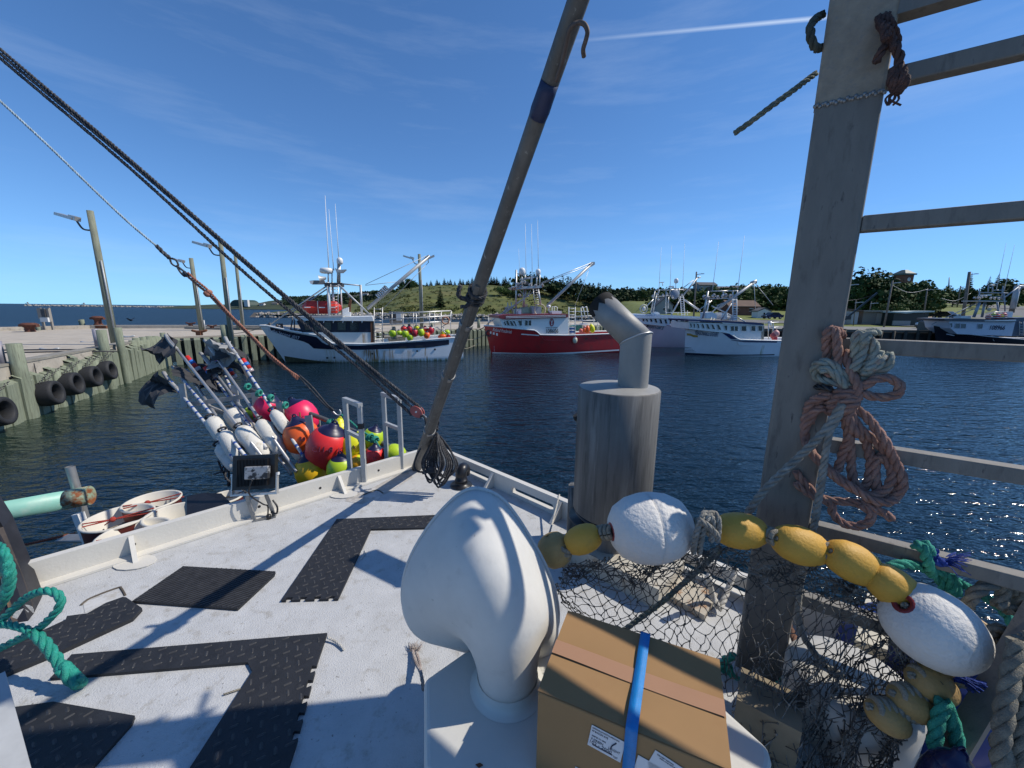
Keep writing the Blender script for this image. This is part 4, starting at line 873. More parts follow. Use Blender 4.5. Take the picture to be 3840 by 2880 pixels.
    def lights(s, pts, y, r=.16):
        for px, py in pts:
            mb = MB(); c = s.p3(px, py, y); mb.lathe([(r * .3, r), (r, 0), (r * .9, -.02)], 10, c, Matrix.Rotation(R(75), 3, 'X')); mb.ell(c, (r * .8, r * .3, r * .8), 8, 5); mb.build('deck_light', ALU, s.root, local=True)
    def world(s, v): return s.O + s.ax * v.x + s.ay * v.y + V((0, 0, v.z))
def rust_mat(name, col, streaks, low=None, rough=.42):
    m = mat(name, col, rough, var=.05, scale=1.5, bump=.04, bscale=6); n, l = m.node_tree.nodes, m.node_tree.links; b = n['Principled BSDF']; cur = b.inputs['Base Color'].links[0].from_socket
    tcn = n.new('ShaderNodeTexCoord'); sp = n.new('ShaderNodeSeparateXYZ'); l.new(tcn.outputs['Object'], sp.inputs[0])
    mp = n.new('ShaderNodeMapping'); mp.inputs['Scale'].default_value = (5, 1, .55); l.new(tcn.outputs['Object'], mp.inputs[0])
    nt = n.new('ShaderNodeTexNoise'); nt.inputs['Scale'].default_value = 2.2; nt.inputs['Detail'].default_value = 7; l.new(mp.outputs[0], nt.inputs[0])
    def mth(op, a, c=None):
        k = n.new('ShaderNodeMath'); k.operation = op
        for i, v in enumerate((a, c)):
            if v is None: continue
            if isinstance(v, (int, float)): k.inputs[i].default_value = v
            else: l.new(v, k.inputs[i])
        return k.outputs[0]
    def mr(v, a, c):
        k = n.new('ShaderNodeMapRange'); k.interpolation_type = 'SMOOTHSTEP'; k.inputs[1].default_value = a; k.inputs[2].default_value = c; l.new(v, k.inputs[0]); return k.outputs[0]
    for x0, x1, z0, z1, amt, c in streaks:
        e = (x1 - x0) * .25
        w_ = mth('MULTIPLY', mth('MULTIPLY', mr(sp.outputs[0], x0, x0 + e), mr(sp.outputs[0], x1, x1 - e)), mth('MULTIPLY', mr(sp.outputs[2], z1 + .15, z1), mr(sp.outputs[2], z0 - .3, z0 + .3)))
        f = mth('MULTIPLY', w_, mth('MULTIPLY', mr(nt.outputs[0], .36, .66), amt))
        mx_ = n.new('ShaderNodeMix'); mx_.data_type = 'RGBA'; mx_.inputs['B'].default_value = c + (1,); l.new(f, mx_.inputs['Factor']); l.new(cur, mx_.inputs['A']); cur = mx_.outputs['Result']
    if low:
        f = mth('MULTIPLY', mr(sp.outputs[2], low[0], 0.0), mr(nt.outputs[0], .3, .6)); mx_ = n.new('ShaderNodeMix'); mx_.data_type = 'RGBA'; mx_.inputs['B'].default_value = low[1] + (1,); l.new(f, mx_.inputs['Factor']); l.new(cur, mx_.inputs['A']); cur = mx_.outputs['Result']
    l.new(cur, b.inputs['Base Color']); return m
RU, RU2 = (.20, .065, .018), (.33, .19, .06)
def buoy(kind_m, c, rx, rz, label, group, name='buoy', end=NAVYB, tilt=0, M=None):
    """inflatable buoy: pear shaped body, coloured end cap with an eye, hung by a short lanyard"""
    r = thing(name, c, label, 'buoy', group); q = M or Matrix.Rotation(tilt, 3, 'Y')
    prof = [(0, -1), (.35, -.96), (.68, -.80), (.92, -.45), (1, 0), (.95, .38), (.80, .68), (.60, .85), (.5, .88)]
    mb = MB(); mb.lathe([(a * rx, b_ * rz) for a, b_ in prof], 20, (0, 0, 0), q); mb.build('body', kind_m, r, local=True)
    mb = MB(); mb.lathe([(a * rx, b_ * rz) for a, b_ in [(.66, .80), (.61, .86), (.44, .97), (.27, 1.05), (.22, 1.16), (.12, 1.2), (0, 1.2)]], 20, (0, 0, 0), q); mb.torus(q @ V((0, 0, 1.2 * rz)), .13 * rx, .05 * rx, q @ V((0, 1, 0)), 10, 5); mb.build('end_cap', end, r, local=True)
    return r
# ---- boat 1: white, rust streaked, navy band
B = Boat('fishing_boat', 'white fishing boat with navy band and heavy rust streaks, orange rescue capsule on its roof', (1070, 1357), R(18), 14.8, 4.3, 1.6, 3.0); b1 = B
B.set_sheer([(1008, 1221), (1090, 1242), (1151, 1253), (1186, 1258), (1220, 1288), (1350, 1290), (1520, 1280), (1693, 1267)])
H1 = rust_mat('rusty_white_hull', (.70, .73, .74), [(6.2, 7.7, -.1, 1.15, 1.0, RU), (5.9, 8.6, -.3, .95, .75, RU2), (8.3, 8.9, .2, 1.3, .7, RU2), (11.3, 11.65, .1, 1.1, 1.0, RU2), (3.2, 4.3, 0, 1.0, .5, (.42, .38, .2)), (9.2, 10.6, .0, .9, .45, RU2)], (.32, (.20, .19, .08)))
B.hull(H1, capm=WHITE, deckm=WHITEO)
B.band([(1012, 1226), (1090, 1246), (1151, 1257), (1186, 1263), (1217, 1293), (1350, 1296), (1684, 1274)], [(1014, 1238), (1090, 1268), (1151, 1284), (1177, 1307), (1350, 1312), (1600, 1304), (1684, 1292)], NAVY, 'navy_band')
B.band([(1040, 1331), (1180, 1352), (1350, 1366), (1696, 1352)], [(1070, 1356), (1180, 1366), (1350, 1374), (1697, 1359)], mat('weedy_boot_top', (.07, .07, .035), .8, var=.6, scale=4), 'boot_top', .014)
for px, py, wp, hp in ((1510, 1303, 13, 4), (1573, 1299, 13, 4)):
    c = B.onhull(px, py, .03); mb = MB(); mb.box(c, (.65, .03, .16)); mb.build('scupper', BLACKP, B.root, local=True)
for px, py in ((1396, 1326), (1564, 1316), (1631, 1310), (1254, 1341), (1227, 1342)):
    c = B.onhull(px, py, .0); mb = MB(); mb.cyl(c, c - V((0, .05, 0)), .08, n=10); mb.build('drain', BLACKP, B.root, local=True)
yH = -1.75
lowm = rust_mat('rusty_white_house', (.66, .66, .62), [(6.25, 6.6, 1.2, 2.4, 1, RU2), (8.0, 8.6, 1.0, 2.4, .9, RU2), (4, 9, .6, 1.3, .35, RU2)])
B.slab('house_side', [(1134, 1245), (1405, 1245), (1405, 1291), (1222, 1291), (1188, 1261), (1150, 1255)], yH, -yH, lowm)
B.slab('wheelhouse', [(1112, 1203), (1400, 1206), (1404, 1246), (1133, 1246)], yH - .01, -yH + .01, NAVY)
B.slab('roof', [(1100, 1192), (1396, 1187), (1400, 1204), (1108, 1202)], yH - .3, -yH + .3, WHITE)
B.slab('roof_edge', [(1098, 1188), (1285, 1185), (1285, 1191), (1099, 1193)], yH - .34, -yH + .34, GREYP)
B.slab('rusty_post', [(1389, 1206), (1404, 1206), (1406, 1291), (1391, 1291)], yH - .05, yH + .3, RUSTB)
for x0, y0, x1, y1 in ((1216, 1208, 1242, 1238), (1266, 1208, 1297, 1239), (1313, 1209, 1346, 1240)):
    B.window([(x0, y0), (x1, y0), (x1, y1), (x0, y1)], yH - .02, fr=mat('black_window_frame', (.01, .01, .012), .4))
B.window([(1138, 1208), (1158, 1208), (1162, 1238), (1146, 1238)], yH - .02, fr=BLACKP); B.window([(1172, 1208), (1200, 1208), (1200, 1238), (1180, 1238)], yH - .02, fr=BLACKP)
for k in range(7): B.slab('roof_bracket', [(1140 + k * 36, 1204), (1145 + k * 36, 1204), (1141 + k * 36, 1212)], yH - .28, yH - .2, WHITE)
B.poles('mast', [(1236, 1188, 1229, 1058, -.6, -.6, .12), (1254, 1178, 1246, 1058, .9, .9, .09), (1283, 1186, 1277, 1058, .9, .9, .06)], .1, WHITE)
B.slab('mast_platform', [(1216, 1060), (1282, 1060), (1282, 1072), (1216, 1072)], -.8, 1.2, DARKM)
B.poles('mast_brace', [(1225, 1073, 1010, 1219, -.6, 0, .06), (1232, 1080, 1098, 1170, .6, .4, .06), (1270, 1068, 1391, 1184, -1.2, -1.5, .075), (1281, 1064, 1352, 1071, 0, 0, .06), (1352, 1068, 1357, 1180, 0, 0, .11)], .06, GREYP)
B.poles('mast_top', [(1268, 1060, 1270, 985, .2, .2, .12), (1275, 1060, 1275, 990, .2, .2, .05), (1245, 1060, 1245, 1025, 0, 0, .05), (1231, 1060, 1231, 1012, -.2, -.2, .06), (1230, 1012, 1254, 1012, 0, 0, .05)], .1, ALU)
B.slab('boom_light', [(1160, 1053), (1178, 1051), (1216, 1052), (1218, 1066), (1170, 1066)], -.7, -.3, mat('floodlight_grey', (.2, .19, .18), .6)); B.slab('light_lens', [(1160, 1054), (1175, 1053), (1172, 1065), (1164, 1064)], -.72, -.28, WHITE)
mb = MB(); c = B.p3(1198, 1046, -.5); mb.lathe([(.10, .5), (.22, .1), (.32, 0)], 12, c, Matrix.Rotation(R(80), 3, 'Y')); mb.build('horn', GREYP, B.root, local=True)
mb = MB(); c = B.p3(1224, 1016, 0); mb.lathe([(0, .22), (.45, .22), (.52, .1), (.52, -.12), (.4, -.2), (0, -.2)], 16, c); mb.build('radar', WHITE, B.root, local=True)
B.slab('light_bracket', [(1255, 1004), (1268, 1012), (1298, 1010), (1285, 1022), (1262, 1022)], -.3, .4, GREYP)
B.dome(1274, 978, 12); B.whip(1233, 1012, 1219, 733, r=.045); B.whip(1251, 1012, 1233, 785); B.whip(1270, 968, 1257, 764)
B.ladder(1240, 1268, 1066, 1182, 9, -1.0)
bm = B.poles('boom', [(1377, 1158, 1611, 960, .3, .3, .17)], .17, GREYP); B.slab('boom_head', [(1595, 962), (1606, 956), (1612, 962), (1628, 955), (1630, 962), (1608, 972)], .15, .45, GREYP, parent=bm)
B.poles('topping_wire', [(1370, 1067, 1598, 960, 0, .3), (1370, 1070, 1494, 1056, 0, .3), (1606, 985, 1430, 1165, .3, .3), (1604, 968, 1607, 986, .3, .3, .04)], .025, GREYP)
sg = B.slab('number_board', [(1407, 1106), (1442, 1069), (1457, 1086), (1419, 1121)], .05, .1, WHITE)
p = (B.p3(1432, 1095, 0.03)); d_ = (B.p3(1450, 1078, 0) - B.p3(1414, 1112, 0)).normalized(); u_ = V((-d_.z, 0, d_.x)); RT = Matrix((tuple(d_), tuple(u_), tuple(d_.cross(u_)))).transposed()
text('103510', 'number', BLACKP, sg, p, .62, RT, width=1.28, ext=.004, offset=.004)
tp = B.onhull(1095, 1258, .03); tq = B.onhull(1060, 1248, .03); d_ = (tp - tq).normalized(); u_ = V((0, 0, 1)); nrm = d_.cross(u_).normalized(); u_ = nrm.cross(d_); text('In the Second 2017', 'boat_name', mat('faded_lettering', (.42, .44, .5)), B.root, B.onhull(1065, 1253, .05), .42, Matrix((tuple(d_), tuple(u_), tuple(nrm))).transposed(), width=2.6, ext=.003)
# bow bitts, hand rail
B.poles('bow_bitt', [(1039, 1229, 1039, 1216, -.2, -.2, .11), (1056, 1231, 1056, 1216, .1, .1, .11), (1008, 1222, 1013, 1210, 0, 0, .1), (1038, 1216, 1060, 1216, 0, 0, .07)], .1, DARKM); B.poles('bow_rail', [(1098, 1190, 1090, 1238, -1, -1), (1104, 1196, 1104, 1240, 1, 1), (1090, 1236, 1130, 1240, -1, -1)], .05, DARKM)
B.slab('roof_locker', [(1284, 1160), (1306, 1152), (1306, 1170), (1314, 1171), (1314, 1186), (1284, 1186)], -.4, .5, WHITE); B.slab('stove_pipe', [(1305, 1145), (1312, 1120), (1318, 1122), (1313, 1186), (1305, 1186)], .6, .9, RUSTB)
rl_ = B.poles('stern_cage', [(1431, 1178, 1693, 1166), (1431, 1199, 1691, 1185), (1432, 1219, 1691, 1205), (1507, 1236, 1644, 1227), (1432, 1256, 1612, 1249)] + [(x, y0, x, y0 + 84) for x, y0 in ((1511, 1175), (1561, 1173), (1611, 1170), (1655, 1168))] + [(1693, 1166, 1693, 1205), (1691, 1205, 1655, 1227), (1663, 1226, 1668, 1268), (1640, 1230, 1690, 1258), (1690, 1258, 1693, 1268)], .035, ALU, y=-1.7)
B.poles('stern_cage_far', [(1431, 1176, 1690, 1164), (1432, 1197, 1690, 1183), (1432, 1217, 1690, 1203)] + [(x, 1170, x, 1258) for x in (1470, 1550, 1630, 1690)], .03, ALU, y=1.6)
B.ladder(1403, 1434, 1152, 1284, 9, -1.8, .035)
B.slab('deck_locker', [(1440, 1262), (1520, 1262), (1520, 1284), (1440, 1284)], -.9, .4, WGY); B.slab('white_box', [(1438, 1272), (1454, 1270), (1458, 1284), (1440, 1284)], -1.6, -1.2, WHITE)
def ring(bt, px, py, rpx, y, m, lb, nm='life_ring', beads=0, ct='life ring'):
    c = bt.p3(px, py, y); k = (bt.p3(px + rpx, py, y) - c).length; w0 = bt.world(c); mb = MB()
    if not beads: mb.torus((0, 0, 0), k * .86, k * .17, bt.ay, 24, 8)
    else:
        for i in range(beads):
            a = 2 * math.pi * i / beads; mb.ell(bt.ax * (k * math.cos(a)) + V((0, 0, k * math.sin(a))), (k * .13,) * 3, 8, 6)
        mb.torus((0, 0, 0), k, k * .03, bt.ay, 24, 4)
    tag(mb.build(nm, m, at=None), lb, ct).location = w0
ring(B, 1671, 1202, 15, -1.78, mat('faded_orange', (.45, .2, .11), .6), 'faded orange life ring on the stern cage of the rust streaked boat')
# orange rescue capsule on the roof
c = B.p3(1209, 1153, .3); w0 = B.world(c); k = (B.p3(1281, 1153, .3) - c).length; r = thing('rescue_capsule', w0, 'red orange enclosed rescue capsule lying on the roof of the rust streaked boat', 'liferaft', rz=B.a)
CAP = mat('rescue_red', (.55, .035, .022), .45, var=.12, scale=2); mb = MB(); hk = k * .37
mb.add([V((x * k, y * .8, z * hk)) for x in (-1,) for y, z in ((-.3, -.3), (.3, -.3), (.3, .25), (-.3, .25))] + [V((x * k, y * .85, z * hk)) for x in (-.72, .72) for y, z in ((-.6, -.95), (.6, -.95), (1, 0), (.62, .95), (-.62, .95), (-1, 0))] + [V((k, y * .8, z * hk)) for y, z in ((-.3, -.3), (.3, -.3), (.3, .25), (-.3, .25))],
       [(0, 1, 2, 3), (4, 5, 1, 0), (5, 6, 2, 1), (6, 7, 2), (7, 8, 3, 2), (8, 9, 3), (9, 4, 0, 3)] + [(4 + i, 10 + i, 10 + (i + 1) % 6, 4 + (i + 1) % 6) for i in range(6)] + [(16, 17, 11, 10), (17, 18, 12, 11), (18, 13, 12), (18, 19, 14, 13), (19, 15, 14), (19, 16, 10, 15), (19, 18, 17, 16)])
mb.build('shell', CAP, r, local=True); mb = MB(); mb.box((-.15 * k, 0, 0), (.05, 1.75, hk * 1.96)); mb.box((.45 * k, 0, 0), (.05, 1.75, hk * 1.96)); mb.build('strap', GREYP, r, local=True)
mb = MB(); [mb.box((x, -.88, 0), (.45, .04, .07)) for x in (-1.0, .1, .9)]; mb.build('reflective_tape', WHITE, r, local=True)
GB1 = 'bright buoys hung on the stern cage of the rust streaked boat'
def z181(x, y): return 1360 + x * .1808, 1080 + y * .1808
NB = {LIME: 'lime', REDB: 'red', CRIM: 'crimson', YEL: 'yellow', ORNG: 'orange'}
for x, y, rx, ry, m, lb in [(630, 940, 80, 80, LIME, 'lime buoy farthest left on the cage, with tan rope hung before it'), (755, 925, 52, 50, LIME, 'small lime buoy second from the left on the cage'), (855, 845, 60, 60, REDB, 'red buoy at the upper left of the cage'), (880, 950, 65, 80, LIME, 'lime buoy under the upper left red one on the cage'), (975, 860, 60, 80, CRIM, 'crimson buoy at the top centre of the cage below the pile stub'),
                            (985, 1025, 62, 72, LIME, 'lowest lime buoy hanging in front of the boat rail with black mark'), (1080, 935, 60, 80, CRIM, 'crimson buoy in the middle of the cage between lime ones'), (1120, 825, 55, 50, YEL, 'yellow buoy at the top right of the middle of the cage'), (1210, 920, 62, 85, LIME, 'tall yellow green buoy right of the middle crimson one'), (1295, 850, 45, 55, REDB, 'small red buoy behind the large crimson one at the cage right'), (1330, 980, 58, 70, ORNG, 'orange buoy low at the right half of the cage'),
                            (1405, 880, 72, 82, CRIM, 'large crimson buoy at the right end of the hanging row'), (1650, 1000, 80, 44, ORNG, 'orange buoy lying on the stern rail'), (1780, 1005, 50, 34, REDB, 'red buoy lying at the stern corner'), (1665, 940, 52, 38, YEL, 'yellow buoy lying on the orange one at the stern'), (1755, 920, 52, 46, LIME, 'pale lime buoy at the back of the stern heap')]:
    px, py = z181(x, y); yy = -1.95 if y > 900 and x < 1500 else -1.5; c = B.p3(px, py, yy); k = (B.p3(px + rx * .1808, py, yy) - c).length; kz = k * ry / rx
    buoy(m, B.world(c), k * 1.15, kz * 1.05, lb, GB1, tilt=rnd.uniform(-.25, .25), end=NAVYB if ry >= 50 else m)
c = B.p3(*z181(655, 920), -2.1); w0 = B.world(c); mb = MB()
for i in range(5): mb.tube(spline([V((-.1 + .05 * i, 0, .5)), V((-.25 + .12 * i, -.05, -.2)), V((-.18 + .09 * i, 0, -.6)), V((0, 0, -.1))], 5), .035, 5)
tag(mb.build('rope_hank', R_TAN, at=None), 'tan rope hank hung before the leftmost lime buoy of the rust streaked boat', 'rope').location = w0
# ---- boat 2: red hull
B = Boat('fishing_boat', 'red hulled fishing boat with white wheelhouse and number 108606', (1842, 1324), R(16), 16, 4.4, .75, 2.9)
B.set_sheer([(1825, 1221), (1910, 1229), (2007, 1239), (2019, 1255), (2118, 1257), (2220, 1254), (2325, 1250)])
REDP = mat('red_hull_paint', (.42, .022, .025), .38, var=.12, scale=.8, spec=.5, col2=(.28, .03, .03), thr=(.5, .7)); WH2 = mat('clean_white_gelcoat', (.72, .76, .74), .35, var=.04, scale=1)
B.hull(REDP, capm=WHITE)
B.band([(1846, 1321), (2040, 1325), (2160, 1320), (2322, 1310)], [(1846, 1324), (2040, 1330), (2160, 1325), (2322, 1315)], WHITE, 'boot_stripe'); B.band([(1953, 1251), (2021, 1256)], [(1954, 1255), (2021, 1260)], WHITE, 'rub_stripe', .03)
for x0, x1 in ((1836, 1843), (1847, 1855), (1859, 1867)): B.band([(x0, 1242 + (x0 - 1836) * .3), (x1, 1243 + (x0 - 1836) * .3)], [(x0 + 1, 1251 + (x0 - 1836) * .3), (x1 + 1, 1253 + (x0 - 1836) * .3)], WHITE, 'bow_mark', .015, 4)
yH = -1.85
B.slab('house', [(1873, 1193), (2130, 1190), (2132, 1262), (2021, 1262), (2007, 1240), (1886, 1228)], yH, -yH, WH2)
B.slab('roof', [(1870, 1183), (1900, 1179), (2130, 1177), (2130, 1190), (1896, 1198), (1871, 1193)], yH - .25, -yH + .25, mat('maroon_roof', (.22, .03, .035), .5)); 
for dy in (0, 5): B.slab('roof_stripe', [(1897, 1186 + dy), (2122, 1181 + dy), (2122, 1183 + dy), (1897, 1188 + dy)], yH - .28, yH - .24, WHITE)
for poly in ([(1888, 1208), (1893, 1204), (1899, 1220), (1892, 1220)], [(1896, 1203), (1905, 1202), (1913, 1221), (1902, 1221)], [(1909, 1203), (1917, 1203), (1930, 1222), (1917, 1222)], [(1921, 1203), (1930, 1203), (1938, 1223), (1932, 1223)], [(1940, 1202), (1957, 1202), (1957, 1219), (1954, 1222), (1948, 1222)], [(1968, 1201), (1979, 1201), (1979, 1221), (1968, 1221)], [(1981, 1201), (1992, 1201), (1992, 1221), (1981, 1221)]):
    B.window(poly, yH - .01, fr=WH2)
c = B.p3(2069, 1209, yH - .02); kx = (B.p3(2077.5, 1209, yH) - B.p3(2069, 1209, yH)).length; kz = kx * 1.65; lg = MB()
lg.prism([c + V((kx * math.cos(2 * math.pi * i / 28), 0, kz * math.sin(2 * math.pi * i / 28))) for i in range(28)], (0, -.015, 0)); lg = lg.build('emblem', mat('emblem_maroon', (.26, .02, .03), .5), B.root, local=True)
mb = MB()
mb.prism([c + V((a * kx, -.02, b_ * kz)) for a, b_ in ((-.12, .28), (.12, .28), (.2, 0), (.14, -.35), (.3, -.62), (0, -.72), (-.3, -.62), (-.14, -.35), (-.2, 0))], (0, -.012, 0))
for s in (-1, 1):
    mb.prism([c + V((s * a * kx, -.02, b_ * kz)) for a, b_ in ((.12, .2), (.45, .25), (.55, .5), (.35, .72), (.22, .6), (.4, .48), (.34, .36), (.12, .32))], (0, -.012, 0))
mb.build('emblem_lobster', WHITE, lg, local=True)
text('108606', 'number', BLACKP, B.root, B.p3(2071, 1242, yH - .03), .62, TXT, width=(B.p3(2094, 1242, yH) - B.p3(2048, 1242, yH)).length, ext=.005, offset=.004)
text("RANDY'S DUKE FISHERIES", 'company_name', mat('dark_maroon', (.06, .02, .02)), B.root, B.p3(2069, 1229, yH - .03), .16, TXT, width=(B.p3(2092, 1229, yH) - B.p3(2048, 1229, yH)).length, ext=.004)
def hulltext(B, s, px0, py0, px1, py1, size, m, shear=0, off=0., name='boat_name'):
    a, b_ = B.onhull(px0, py0, .04), B.onhull(px1, py1, .04); d_ = (b_ - a).normalized(); nrm = d_.cross(V((0, 0, 1))).normalized(); u_ = nrm.cross(d_)
    mid = (a + b_) / 2; mid.y = min(mid.y, B.onhull((px0 + px1) / 2, (py0 + py1) / 2, .05).y)
    return text(s, name, m, B.root, mid, size, Matrix((tuple(d_), tuple(u_), tuple(nrm))).transposed(), width=(b_ - a).length, shear=shear, ext=.006, offset=off)
hulltext(B, 'Roland Frederick', 1847, 1236, 1919, 1245, .50, mat('white_script', (.75, .72, .7)), .35)
c = B.onhull(1831, 1250, .1); mb = MB(); mb.torus(c, .28, .07, (0, 1, 0), 16, 6); mb.build('bow_ring', DARKM, B.root, local=True)
for px, py in ((2161, 1272), (2197, 1269), (2199, 1271), (2235, 1266), (2237, 1268), (2222, 1268)): c = B.onhull(px, py, .02); mb = MB(); mb.box(c, (.28, .03, .05)); mb.build('scupper', BLACKP, B.root, local=True)
for k in range(5): c = B.onhull(1853 + k * .1, 1299 + k * 5.5, .02); mb = MB(); mb.box(c, (.07, .01, .09)); mb.build('draft_mark', mat('pink_mark', (.5, .25, .25)), B.root, local=True)
B.poles('mast', [(1935, 1178, 1936, 1012, -.4, -.4, .09), (1963, 1152, 1968, 1080, .3, .3, .13), (2028, 1143, 2016, 1080, -.3, -.3, .11), (1992, 1083, 1994, 1035, 0, 0, .1), (2012, 1080, 2013, 1030, 0, 0, .07), (2024, 1078, 2024, 1030, 0, 0, .07), (1958, 1075, 1957, 1030, 0, 0, .06), (1969, 1060, 1969, 1030, 0, 0, .05)], .1, ALU)
B.slab('mast_platform', [(1925, 1076), (2030, 1070), (2032, 1079), (1935, 1085)], -1.1, 1.1, GREYP)
B.poles('mast_truss', [(1946, 1084, 1972, 1115), (1972, 1115, 1990, 1088), (1972, 1115, 1972, 1085), (1950, 1114, 1985, 1112), (1948, 1050, 2012, 1040), (1950, 1046, 2012, 1036), (2005, 1091, 1833, 1210, -.2, 0, .06), (1978, 1110, 1888, 1178, .4, .4, .05)], .05, ALU)
B.lights([(1922, 1080), (1932, 1079), (1943, 1077), (1955, 1075), (1942, 1066), (1955, 1062), (1966, 1058), (1988, 1069), (2008, 1072), (2033, 1070), (1948, 1107)], -1.0, .19)
B.slab('searchlight', [(1970, 1058), (1980, 1055), (1986, 1066), (1972, 1068)], -.4, .1, DARKM)
B.dome(1958, 1017, 11.5); B.dome(2018, 1019, 9); B.whip(1949, 1040, 1945, 932, r=.025); B.whip(1973, 1040, 1970, 838); B.whip(1996, 1038, 1993, 840); B.whip(2019, 1008, 2016, 826)
B.poles('dome_arm', [(1936, 1026, 1957, 1030)], .06, GREYP)
B.ladder(1999, 2019, 1084, 1146, 7, -1.2, .035, lean=7)
bm = B.poles('boom', [(2053, 1146, 2222, 986, .2, .2, .16)], .16, GREYP); B.slab('boom_head', [(2212, 990), (2222, 982), (2231, 982), (2231, 992), (2218, 1000)], .05, .35, GREYP, parent=bm)
B.poles('topping_wire', [(2031, 1060, 2216, 986, 0, .2, .04), (2031, 1064, 2200, 1000, 0, .2, .03), (2209, 1010, 2156, 1147, .2, .2, .02), (2212, 1000, 2110, 1095, .2, .2, .02), (2057, 1150, 2058, 1180, .2, .2, .06)], .03, ALU)
mb = MB(); c = B.p3(2057, 1149, .2); mb.ell(c, (.25, .25, .2), 10, 7); mb.build('boom_foot', WHITE, B.root, local=True)
B.poles('bow_frame', [(1904, 1134, 1906, 1178), (1917, 1133, 1923, 1178), (1893, 1155, 1906, 1150), (1880, 1180, 1904, 1150), (1905, 1150, 1920, 1150), (1891, 1178, 1914, 1157)], .05, GREYP, y=-.5); B.slab('roof_box', [(1937, 1158), (1955, 1158), (1955, 1179), (1937, 1179)], -.8, .3, GREYP); B.slab('roof_box', [(1944, 1165), (1955, 1165), (1955, 1179), (1944, 1179)], -.9, -.82, WHITE)
B.slab('roof_screen', [(1957, 1152), (2000, 1152), (2000, 1177), (1957, 1177)], .4, 1.2, mat('green_glass', (.12, .2, .2), .15)); B.slab('roof_screen_end', [(1992, 1147), (2030, 1150), (2030, 1178), (1998, 1178)], -.2, .3, mat('teal_grey', (.28, .36, .38), .4)); B.slab('vent_box', [(1966, 1140), (1979, 1140), (1979, 1152), (1966, 1152)], .5, 1, WALLT)
B.slab('raft_canister', [(2071, 1166), (2106, 1166), (2107, 1172), (2104, 1179), (2072, 1179), (2069, 1172)], -.6, .3, WHITE)
B.poles('handrail', [(2070, 1178, 2070, 1152), (2070, 1152, 2074, 1150), (2074, 1150, 2086, 1150), (2086, 1150, 2090, 1153), (2090, 1153, 2090, 1165), (2079, 1150, 2079, 1168)], .035, WHITE, y=-.3)
ring(B, 2025, 1163, 20, -1.1, mat('cream_float', (.62, .53, .36), .6), 'ring of small cream floats standing on the red boat roof', 'float_ring', 26, 'float string')
B.ladder(2133, 2157, 1151, 1256, 9, -1.6, .045, WHITE); B.poles('stern_frame', [(2157, 1168, 2230, 1168), (2157, 1186, 2230, 1184), (2157, 1203, 2230, 1201), (2178, 1154, 2185, 1215), (2178, 1154, 2186, 1151), (2186, 1151, 2196, 1195), (2191, 1153, 2200, 1150), (2200, 1150, 2206, 1190), (2225, 1160, 2228, 1235), (2157, 1218, 2245, 1216), (2240, 1185, 2243, 1240)], .045, WHITE, y=-1.4)
B.slab('tray', [(2178, 1212), (2203, 1212), (2203, 1217), (2180, 1219)], -1.2, -.8, WHITE)
for poly, y, m, nm, lb, ct in (([(2133, 1229), (2155, 1229), (2156, 1256), (2134, 1256)], -1.5, mat('blue_tote', (.05, .12, .30), .5), 'fish_tote', 'blue plastic tote on the red boat deck behind the house', 'fish box'), ([(2148, 1222), (2182, 1218), (2180, 1238), (2150, 1240)], -.2, mat('teal_tub', (.01, .13, .12), .5), 'fish_tub', 'dark teal tub on the red boat deck', 'tub')):
    mb = MB(); P = [B.world(B.p3(a, b_, y)) for a, b_ in poly]; mb.prism(P, B.ay * 1.0); tag(mb.build(nm, m, at=None), lb, ct)
GB2 = 'buoys on the deck of the red boat'
for px, py, rx, ry, m, lb, tl in ((2203, 1238.5, 8.4, 15, ORNG, 'tall orange buoy standing on the red boat deck', 0), (2190, 1238, 6, 9, ORNG, 'shorter orange buoy left of the tall orange one on the red boat', .1), (2178, 1240, 7, 7, mat('coral_vinyl', (.75, .16, .12), .45), 'pale coral buoy lying at the left of the red boat buoys', .9), (2192, 1226, 5, 5, mat('pale_pink_vinyl', (.7, .3, .28), .45), 'pale pink buoy behind the short orange one on the red boat', 0), (2220, 1232.5, 9.5, 15, YEL, 'tilted yellow buoy right of the tall orange one on the red boat', -.3)):
    c = B.p3(px, py, -1.7); k = (B.p3(px + rx, py, -1.7) - c).length; buoy(m, B.world(c), k, k * ry / rx * .95, lb, GB2, tilt=tl, end=m)
c = B.onhull(2151, 1275, .35); k = (B.p3(2159, 1275, -2) - B.p3(2151, 1275, -2)).length; buoy(mat('cream_fender', (.62, .6, .45), .5), B.world(c), k, k * 1.35, 'cream round fender hanging on the red hull side', None, 'fender', mat('blue_fender_end', (.03, .06, .2)))
# ---- boats 3 and 4 : two white boats side by side
GOLD = mat('gold_paint', (.45, .27, .05), .45); WHL = mat('lavender_white_hull', (.64, .62, .68), .4, var=.05, scale=1); WHS = rust_mat('stained_white_hull', (.70, .71, .73), [(6.9, 7.3, .1, 1.1, .8, (.30, .27, .10)), (8.8, 9.8, .1, .9, .5, (.33, .31, .14))])
def F(x, y): return 2360 + x * .2532, 1020 + y * .2532
def pan(bx, y0, names): pass
B = Boat('fishing_boat', 'white fishing boat with turquoise script name, left of the two white boats side by side', (2400, 1300), R(12), 15, 4.8, .9, 4.2)
B.set_sheer([(2376, 1203), (2440, 1209), (2558, 1229), (2680, 1240), (2760, 1244)])
B.hull(WHL, capm=mat('lilac_cap', (.5, .46, .55)))
hulltext(B, "'Murphy's Law' II", 2422, 1221, 2487, 1231, .62, mat('turquoise_script', (.02, .15, .22)), .3, .01)
yH = -1.9
